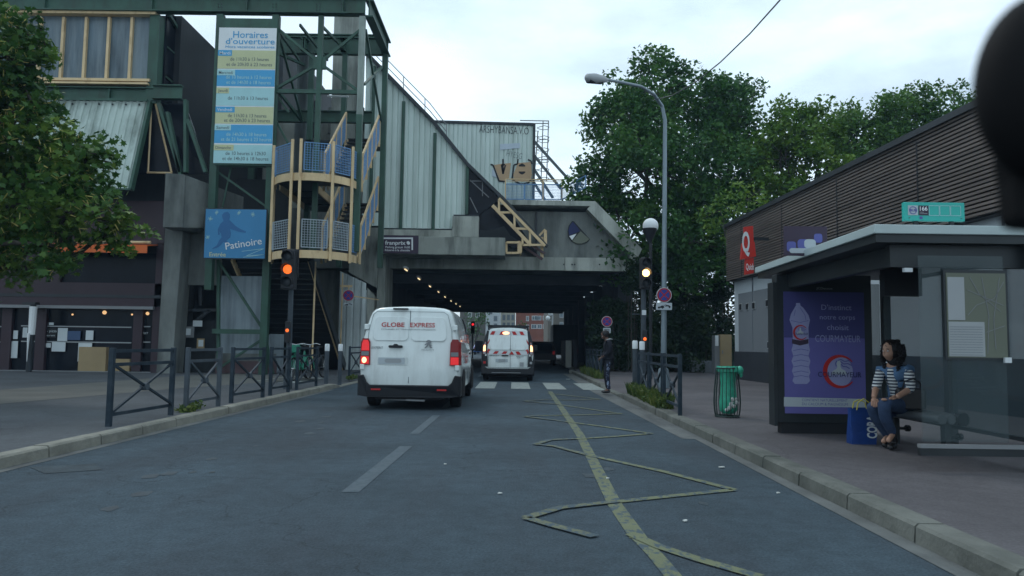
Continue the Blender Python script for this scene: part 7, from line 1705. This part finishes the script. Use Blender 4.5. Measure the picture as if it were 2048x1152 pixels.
# ------------------------------------------------------------------ standing person at the crossing
YM = 19.6; g0 = .035
Mn = thing('person', 'person in dark jacket and blue patterned trousers standing at the crossing, looking down', 'person', (at(1212, 620, YM).x, YM, g0))
s = (at(1212, 662, YM).z - g0)/1.70; bx = at(1216, 620, YM).x
def q(x, y, z): return Vector((bx + x*s, YM + y*s, g0 + z*s))
J2 = {'pelvis': (q(.0, 0, .93), (.13, .105)), 'waist': (q(.01, 0, 1.08), (.12, .10)), 'chest': (q(.01, 0, 1.28), (.15, .12)), 'neckb': (q(.0, 0, 1.43), (.08, .07)), 'neck': (q(-.035, 0, 1.49), .052), 'headc': (q(-.06, 0, 1.54), .055),
      'shR': (q(-.0, .17, 1.39), .062), 'elR': (q(-.02, .20, 1.13), .05), 'wrR': (q(-.16, .14, .98), .032), 'shL': (q(.0, -.17, 1.39), .062), 'elL': (q(.02, -.21, 1.13), .05), 'wrL': (q(-.15, -.17, 1.0), .032),
      'hiR': (q(0, .09, .88), .10), 'knR': (q(-.035, .09, .50), .065), 'anR': (q(.01, .09, .09), .042), 'toR': (q(-.12, .09, .045), .036), 'hiL': (q(0, -.09, .88), .10), 'knL': (q(-.03, -.09, .50), .065), 'anL': (q(.02, -.09, .09), .042), 'toL': (q(-.11, -.10, .045), .036)}
J2 = {k: (p, tuple(x*s for x in r) if isinstance(r, tuple) else r*s) for k, (p, r) in J2.items()}
EE = [('pelvis', 'waist'), ('waist', 'chest'), ('chest', 'neckb'), ('neckb', 'neck'), ('neck', 'headc'), ('neckb', 'shR'), ('shR', 'elR'), ('elR', 'wrR'), ('neckb', 'shL'), ('shL', 'elL'), ('elL', 'wrL'), ('pelvis', 'hiR'), ('hiR', 'knR'), ('knR', 'anR'), ('anR', 'toR'), ('pelvis', 'hiL'), ('hiL', 'knL'), ('knL', 'anL'), ('anL', 'toL')]
thin = {k: (p, (tuple(x*.8 for x in r) if isinstance(r, tuple) else r*.8) if k[:2] in ('pe', 'wa', 'ch', 'sh', 'hi', 'kn', 'an', 'el', 'to') else r) for k, (p, r) in J2.items()}
body = skin('body', thin, EE, M['skin_dark'], Mn); hc2 = q(-.085, 0, 1.585)
hd = head_parts(hc2, (-.9, -.1, -.45), (-.4, 0, .9), s*1.0, M['skin_dark'], Mn)
h1 = fingers(J2['wrR'][0], (-.8, -.1, -.5), (0, -1, .2), (.4, 0, -.9), M['skin_dark'], Mn, s=s, curl=.6); h2 = fingers(J2['wrL'][0], (-.8, .1, -.5), (0, 1, .2), (.4, 0, -.9), M['skin_dark'], Mn, s=s, curl=.6)
join_meshes([body] + hd + h1 + h2, 'body')
def cl2(keys, add): return {k: (J2[k][0], tuple(x+add for x in J2[k][1]) if isinstance(J2[k][1], tuple) else J2[k][1]+add) for k in keys}
Jk = cl2(['pelvis', 'waist', 'chest', 'neckb', 'shR', 'elR', 'shL', 'elL'], .028); Jk['cR'] = (J2['elR'][0].lerp(J2['wrR'][0], .85), .045); Jk['cL'] = (J2['elL'][0].lerp(J2['wrL'][0], .85), .045)
skin('jacket', Jk, [('pelvis', 'waist'), ('waist', 'chest'), ('chest', 'neckb'), ('neckb', 'shR'), ('shR', 'elR'), ('elR', 'cR'), ('neckb', 'shL'), ('shL', 'elL'), ('elL', 'cL')], M['black_cloth'], Mn)
Jp = cl2(['pelvis', 'hiR', 'knR', 'hiL', 'knL'], .012); Jp['aR'] = (J2['anR'][0]+Vector((0, 0, .03)), .055); Jp['aL'] = (J2['anL'][0]+Vector((0, 0, .03)), .055)
for nm in 'RL':
    Js = {'a': (J2['neckb'][0].lerp(J2['sh'+nm][0], .45), .085), 'b': (J2['sh'+nm][0]+Vector((0, 0, -.01)), .088), 'c': (J2['el'+nm][0], .070), 'd': (J2['el'+nm][0].lerp(J2['wr'+nm][0], .9), .050)}
    skin('sleeve', Js, [('a', 'b'), ('b', 'c'), ('c', 'd')], M['black_cloth'], Mn)
Js = {'a': (J2['waist'][0], .16), 'b': (J2['pelvis'][0]+Vector((0, 0, .0)), .165), 'c': (J2['pelvis'][0]+Vector((0, 0, -.07)), .16)}
skin('jacket_hem', Js, [('a', 'b'), ('b', 'c')], M['black_cloth'], Mn)
pm = mat('patterned_cloth', (.018, .024, .05), .9, stain=(.30, .36, .50), stain_amt=1, sstretch=(9, 9, 5), sscale=2.2, slo=.52, shi=.58)
skin('trousers', Jp, [('pelvis', 'hiR'), ('hiR', 'knR'), ('knR', 'aR'), ('pelvis', 'hiL'), ('hiL', 'knL'), ('knL', 'aL')], M['black_cloth'], Mn)
pts = [J2[k][0]+Vector((.0, -r_, 0)) for k, r_ in (('hiL', .105), ('knL', .074), ('anL', .05))]
pts = [pts[0]+Vector((0, 0, -.02)), pts[0].lerp(pts[1], .5)+Vector((0, -.0, 0)), pts[1], pts[1].lerp(pts[2], .5)+Vector((0, -.0, 0)), pts[2]+Vector((0, 0, .03))]
mb = MB()
for a, b in zip(pts, pts[1:]): mb.bar(a, b, .085, .03, (0, 1, 0))
mb.build('side_stripe', pm, Mn, bevel=.01)
for nm in 'RL':
    an = J2['an'+nm][0]; g = g0+.045; d = Vector((-1, -.1, 0)).normalized()
    Js = {'a': (Vector((an.x, an.y, g+.05)), .05), 'h': (Vector((an.x, an.y, g))-d*.02, (.048, .042)), 'm': (Vector((an.x, an.y, g-.003))+d*.09, (.048, .038)), 't': (Vector((an.x, an.y, g-.008))+d*.17, (.04, .028))}
    skin('shoe', Js, [('a', 'h'), ('h', 'm'), ('m', 't')], M['black_leather'], Mn)
mb = MB(); mb.sphere(hc2 + Vector((.018, 0, .035))*s, (.112*s, .094*s, .108*s), 18, 12); mb.build('hair', M['hair'], Mn, smooth=70)
mb = MB(); n_ = J2['neckb'][0]
mb.tube([n_+Vector((-.06, -.10, .02)), n_+Vector((.04, -.11, .05)), n_+Vector((.10, -.04, .04)), n_+Vector((.10, .05, .04))], [.012, .02, .02, .012], 8); mb.tube([n_+Vector((.04, -.15, .0)), n_+Vector((.10, -.12, -.10))], [.012, .012], 8); mb.build('collar', M['mid_grey'], Mn, smooth=60)
# ================================================================== trees and plants
def leaves(name, clumps, size, m, parent, rng, shape='quad', up_bias=.35, flat=.8, kind=None):
    """many small leaf faces scattered through clumps (cx, cy, cz, r, n)"""
    if shape == 'quad': T = np.array([(-.5, 0), (0, -.32), (.55, 0), (0, .32)])
    elif shape == 'maple': T = np.array([(-.5, 0), (-.25, -.16), (-.32, -.46), (-.02, -.28), (.12, -.48), (.22, -.16), (.60, 0), (.22, .16), (.12, .48), (-.02, .28), (-.32, .46), (-.25, .16)])
    else: T = np.array([(-.5, -.06), (.5, -.10), (.7, 0), (.5, .10), (-.5, .06)])
    k = len(T); C = []
    for cx, cy, cz, r, n in clumps:
        d = rng.normal(size=(n, 3)); d /= np.linalg.norm(d, axis=1)[:, None]; rad = r*rng.uniform(.15, 1, n)**.5; p = d*rad[:, None]; p[:, 2] *= flat; C.append(p + np.array([cx, cy, cz]))
    C = np.concatenate(C); n = len(C)
    nm = rng.normal(size=(n, 3)); nm[:, 2] = np.abs(nm[:, 2]) + up_bias; nm /= np.linalg.norm(nm, axis=1)[:, None]
    a = np.cross(nm, rng.normal(size=(n, 3))); a /= np.linalg.norm(a, axis=1)[:, None]; b = np.cross(nm, a); sz = size*rng.uniform(.6, 1.25, n)
    V = C[:, None, :] + (a[:, None, :]*T[None, :, 0:1] + b[:, None, :]*T[None, :, 1:2])*sz[:, None, None]
    V += nm[:, None, :]*(np.abs(T[None, :, 0:1])*-.18*sz[:, None, None])
    V -= np.array(worldoff(parent))
    me = bpy.data.meshes.new(name); me.vertices.add(n*k); me.vertices.foreach_set('co', V.astype(np.float32).ravel())
    me.loops.add(n*k); me.loops.foreach_set('vertex_index', np.arange(n*k, dtype=np.int32)); me.polygons.add(n); me.polygons.foreach_set('loop_start', np.arange(0, n*k, k, dtype=np.int32))
    try: me.polygons.foreach_set('loop_total', np.full(n, k, dtype=np.int32))
    except Exception: pass
    me.materials.append(m); me.update(calc_edges=True); me.validate()
    o = bpy.data.objects.new(name, me); COL.objects.link(o); o.parent = parent; return o
def limb(mb, a, b, r0, r1, rng, n=5, wob=.12):
    a, b = Vector(a), Vector(b); L_ = (b-a).length; pts = [a]
    for i in range(1, n): pts.append(a.lerp(b, i/n) + Vector(rng.normal(size=3))*L_*wob*.3)
    pts.append(b); mb.tube(pts, [r0+(r1-r0)*i/n for i in range(n+1)], 7); return pts
def tree(name, label, base, lobes, trunk_r, m, leaf, dens, seed, clump_r=.8, group=None, shape='quad', extra=None):
    """lobes = [(centre, radius, squash)] ; each lobe is a cloud of leaf clumps near its surface"""
    rng = np.random.default_rng(seed); t = thing(name, label, 'tree', base, group=group); base = Vector(base)
    cen = sum((Vector(l[0]) for l in lobes), Vector())/len(lobes); fork = base.lerp(Vector((base.x*.6+cen.x*.4, base.y*.6+cen.y*.4, cen.z)), .45)
    tr = MB(); limb(tr, base, fork, trunk_r, trunk_r*.72, rng, 5, .05); br = MB(); clumps = []
    for c, r, sq in lobes:
        c = Vector(c); limb(br, fork + Vector((0, 0, rng.uniform(-.5, .3))), c, trunk_r*.5, trunk_r*.14, rng, 6, .14)
        nc = int(dens*r*r)
        for i in range(nc):
            d = rng.normal(size=3); d /= np.linalg.norm(d); rr = r*rng.uniform(.35, 1.0)**.45*(1+.16*math.sin(d[0]*5+seed)+.10*math.sin(d[2]*9+d[1]*6)); cr_ = clump_r*rng.uniform(.45, 1.15)
            p = (c.x+d[0]*rr, c.y+d[1]*rr, c.z+d[2]*rr*sq); clumps.append((*p, cr_, int(cr_*cr_*leaf[1])))
            if i % 5 == 0: limb(br, c, p, trunk_r*.13, .012, rng, 3, .12)
    tr.build('trunk', M['bark'], t, smooth=60); br.build('branches', M['bark'], t, smooth=60)
    crn = leaves('crown', clumps, leaf[0], m, t, rng, shape=shape)
    return t, clumps, rng
def L3(px, py, Y, rpx, sq=1.0): return (at(px, py, Y), rpx/1500*Y, sq)
# big tree right of the bridge
Yt = 38
tree('broadleaf_tree', 'tallest dark green broadleaf tree behind the street lamp, right of the overpass', gp(1345, 730, .1) * 0 + Vector((at(1350, 0, Yt).x, Yt, .1)),
     [L3(1320, 204, Yt, 93), L3(1245, 258, Yt-1, 84), L3(1395, 230, Yt, 90), L3(1445, 208, Yt+1, 56), L3(1205, 370, Yt-2, 72), L3(1290, 340, Yt-3, 100), L3(1400, 350, Yt-2, 105), L3(1490, 330, Yt, 70), L3(1180, 430, Yt-1.5, 50), L3(1260, 480, Yt-3, 90), L3(1380, 480, Yt-3, 95), L3(1470, 450, Yt-1, 85), L3(1228, 186, Yt, 38), L3(1500, 270, Yt, 36)],
     .34, M['leaf_dark'], (.25, 135), 14, 3, clump_r=.85)
tree('broadleaf_tree', 'yellow green broadleaf tree between the tallest tree and the restaurant roof', Vector((at(1600, 0, 36).x, 36, .1)),
     [L3(1600, 262, 36, 64), L3(1640, 266, 36, 50), L3(1570, 320, 35, 70), L3(1640, 350, 35, 70), L3(1580, 410, 35, 75), L3(1560, 236, 36, 30)], .22, M['leaf_light'], (.23, 170), 15, 5, clump_r=.75)
tree('broadleaf_tree', 'mid green broadleaf tree above the middle of the restaurant roof', Vector((at(1740, 0, 37).x, 37, .1)),
     [L3(1690, 252, 37, 40), L3(1715, 270, 37, 52), L3(1755, 300, 37, 65), L3(1700, 350, 36, 60), L3(1780, 240, 37, 50)], .22, M['leaf_mid'], (.23, 170), 15, 8, clump_r=.75)
tree('broadleaf_tree', 'rounded green broadleaf tree with sparse foliage left of the blurred mirror', Vector((at(1840, 0, 38).x, 38, .1)),
     [L3(1800, 210, 38, 45), L3(1840, 230, 38, 55), L3(1830, 290, 38, 60), L3(1875, 265, 38, 45), L3(1910, 205, 39, 34), L3(1925, 250, 39, 42)], .22, M['leaf_mid'], (.23, 160), 14, 12, clump_r=.7)
tree('broadleaf_tree', 'green tree half hidden behind the mirror at the far right', Vector((at(2000, 0, 40).x, 40, .1)), [L3(1985, 220, 40, 60), L3(2050, 240, 40, 80)], .22, M['leaf_mid'], (.23, 90), 8, 15, clump_r=.8)
tree('small_tree', 'low light green tree in front of the trees beside the restaurant corner', Vector((at(1490, 0, 31).x, 31, .1)), [L3(1440, 420, 31, 40), L3(1495, 400, 31, 48), L3(1450, 460, 30.5, 30)], .10, M['leaf_light'], (.19, 130), 16, 18, clump_r=.55)
# shrubs under them
rng = np.random.default_rng(21)
def shrub(name, label, boxes, m, size, cl_r, seed, cat='shrub', density=80, kind=None):
    rng = np.random.default_rng(seed); b0 = boxes[0]; t = thing(name, label, cat, ((b0[0]+b0[1])/2, (b0[2]+b0[3])/2, PZ)); cl_ = []
    st_ = MB()
    for x0, x1, y0, y1, z0, z1, n in boxes:
        for i in range(n):
            p = (rng.uniform(x0, x1), rng.uniform(y0, y1), z0+(z1-z0)*rng.uniform(0, 1)); cl_.append((*p, cl_r*rng.uniform(.6, 1.2), int(density*cl_r)))
            if i % 6 == 0: st_.tube([(p[0], p[1], PZ), ((p[0]*.9+p[0]*.1), p[1]+.1, p[2])], .018, 4)
    st_.build('stems', M['bark'], t); leaves('foliage', cl_, size, m, t, rng); return t
X = lambda px, Y: at(px, 0, Y).x
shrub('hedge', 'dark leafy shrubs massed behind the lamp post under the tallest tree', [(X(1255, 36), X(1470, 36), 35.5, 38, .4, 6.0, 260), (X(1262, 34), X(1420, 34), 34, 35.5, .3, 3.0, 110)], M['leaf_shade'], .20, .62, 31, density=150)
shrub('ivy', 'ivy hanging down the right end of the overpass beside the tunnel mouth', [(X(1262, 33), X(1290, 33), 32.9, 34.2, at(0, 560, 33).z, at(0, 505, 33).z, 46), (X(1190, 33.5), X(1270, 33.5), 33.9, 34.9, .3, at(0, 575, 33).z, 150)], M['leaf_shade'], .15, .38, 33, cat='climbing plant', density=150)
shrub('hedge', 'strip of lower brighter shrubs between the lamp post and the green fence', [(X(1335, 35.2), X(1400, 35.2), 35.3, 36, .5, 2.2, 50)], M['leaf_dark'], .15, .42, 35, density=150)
# maple branches reaching in from the left
Ym = 14.0; base = Vector((-13.2, 13.5, PZ))
lob = [L3(30, 130, Ym, 62), L3(-60, 120, Ym, 120), L3(60, 200, Ym, 52), L3(20, 290, Ym, 100), L3(110, 310, Ym-.3, 78), L3(175, 320, Ym, 50), L3(60, 400, Ym, 90), L3(150, 420, Ym-.4, 78), L3(222, 455, Ym, 36), L3(60, 500, Ym, 66), L3(120, 492, Ym-.4, 46), L3(-80, 300, Ym+.5, 150), L3(-80, 470, Ym+.5, 120), L3(40, 60, Ym, 30), L3(-200, 250, Ym, 190), L3(-180, 0, Ym, 150), L3(-30, 560, Ym, 40)]
t, cls, rng = tree('maple_tree', 'dark green maple with yellow seed keys reaching in from the left edge', base, lob, .22, M['leaf_maple'], (.15, 240), 80, 41, clump_r=.36, shape='maple')
sel = [c for c in cls if rng.uniform() < .38]; leaves('seed_keys', [(c[0], c[1]-.05, c[2]-.05, c[3]*.9, 9) for c in sel], .10, M['seed_keys'], t, rng, shape='key', up_bias=-.3)
# two thin twigs reaching to the right with leaves
mb = MB(); cl_ = []
for a, b in (((170, 300), (232, 312)), ((215, 450), (305, 468)), ((60, 120), (104, 110)), ((225, 490), (262, 505)), ((90, 90), (70, 30))):
    p, q_ = at(*a, Ym), at(*b, Ym-.2); mb.tube([p, p.lerp(q_, .5)+Vector((0, 0, .05)), q_], [.02, .012, .006], 5)
    cl_ = [(*p.lerp(q_, u), .17, 14) for u in (0, .25, .5, .75, 1)]; leaves('leaf_spray', cl_, .14, M['leaf_maple'], t, rng, shape='maple')
mb.build('twig', M['bark'], t)
# street trees beyond the tunnel
for i, (px, py, Y, r, lab_) in enumerate([(962, 628, 100, 14, 'dark green street tree beyond the tunnel, left of the white block'), (948, 655, 110, 14, 'lower street tree beyond the tunnel behind the red signal'), (1045, 668, 110, 10, 'small dark tree beyond the tunnel right of the small van')]):
    tree('street_tree', lab_, Vector((at(px, 0, Y).x, Y, .1)), [L3(px, py, Y, r), L3(px+5, py+14, Y, r*.9), L3(px-5, py-14, Y, r*.9)], .15, M['leaf_dark'], (.35, 40), 10, 50+i, clump_r=.7)
# weeds along the kerbs
def weeds(name, label, spots, m, seed, hgt=.25):
    rng = np.random.default_rng(seed); mb = MB(); rnd = random.Random(seed)
    for x, y, r, n in spots:
        for i in range(n):
            a = rnd.uniform(0, 6.28); q_ = rnd.uniform(0, 1)**.6*r; px, py = x+q_*math.cos(a)*.5, y+q_*math.sin(a); h_ = hgt*rnd.uniform(.35, 1.1); dx, dy = rnd.uniform(-.5, .5)*h_, rnd.uniform(-.5, .5)*h_; w_ = rnd.uniform(.006, .014)
            th = rnd.uniform(0, 3.14); ux, uy = math.cos(th)*w_, math.sin(th)*w_
            mb.add([(px-ux, py-uy, PZ-.01), (px+ux, py+uy, PZ-.01), (px+dx*.5+ux*1.5, py+dy*.5+uy*1.5, PZ+h_*.6), (px+dx, py+dy, PZ+h_), (px+dx*.5-ux*1.5, py+dy*.5-uy*1.5, PZ+h_*.6)], [(0, 1, 2, 3, 4)])
    o = mb.build(name, m, None, recalc=False)
    cl = [(x+rnd.uniform(-.12, .12), y+rnd.uniform(-r, r), PZ+hgt*rnd.uniform(.1, .75), .10, 14) for x, y, r, n in spots for _ in range(max(1, n//9))]
    o2 = leaves(name, cl, .07, m, None, rng); bm = bmesh.new(); bm.from_mesh(o.data); bm.from_mesh(o2.data); bm.to_mesh(o.data); bm.free(); bpy.data.objects.remove(o2)
    return tag(o, label, 'weeds', kind='stuff')
weeds('weeds', 'bushy green weeds growing along the right kerb under the near railings', [(*(n0 + d_*(1.5+.5*i)).xy, .33, 150) for i in range(9)], M['weed'], 1, .30)
weeds('weeds', 'weeds along the right kerb behind the standing person', [(f0.x-.05, f0.y+.7*i, .4, 90) for i in range(9)], M['weed'], 2, .30)
weeds('weeds', 'small tuft of weeds at the foot of the grey railing on the left kerb', [(*gp(375, 823, PZ).xy, .22, 90), (*gp(392, 818, PZ).xy, .12, 40), (*gp(705, 757, PZ).xy, .4, 90)], M['weed'], 3, .13)
# blue scatter volume added to lift dark tones, standing for the windscreen's veil
hz = MB(); hz.box(-90, -25, -1.2, 90, 330, 34)
hm = bpy.data.materials.new('veil_volume'); hm.use_nodes = True; nt = hm.node_tree; nt.nodes.clear(); pv = N(nt, 'ShaderNodeVolumePrincipled'); pv.inputs['Density'].default_value = .0006; pv.inputs['Color'].default_value = (.50, .72, 1, 1)
nt.links.new(pv.outputs[0], N(nt, 'ShaderNodeOutputMaterial').inputs['Volume'])
tag(hz.build('veil_volume', hm, None), kind='stuff')
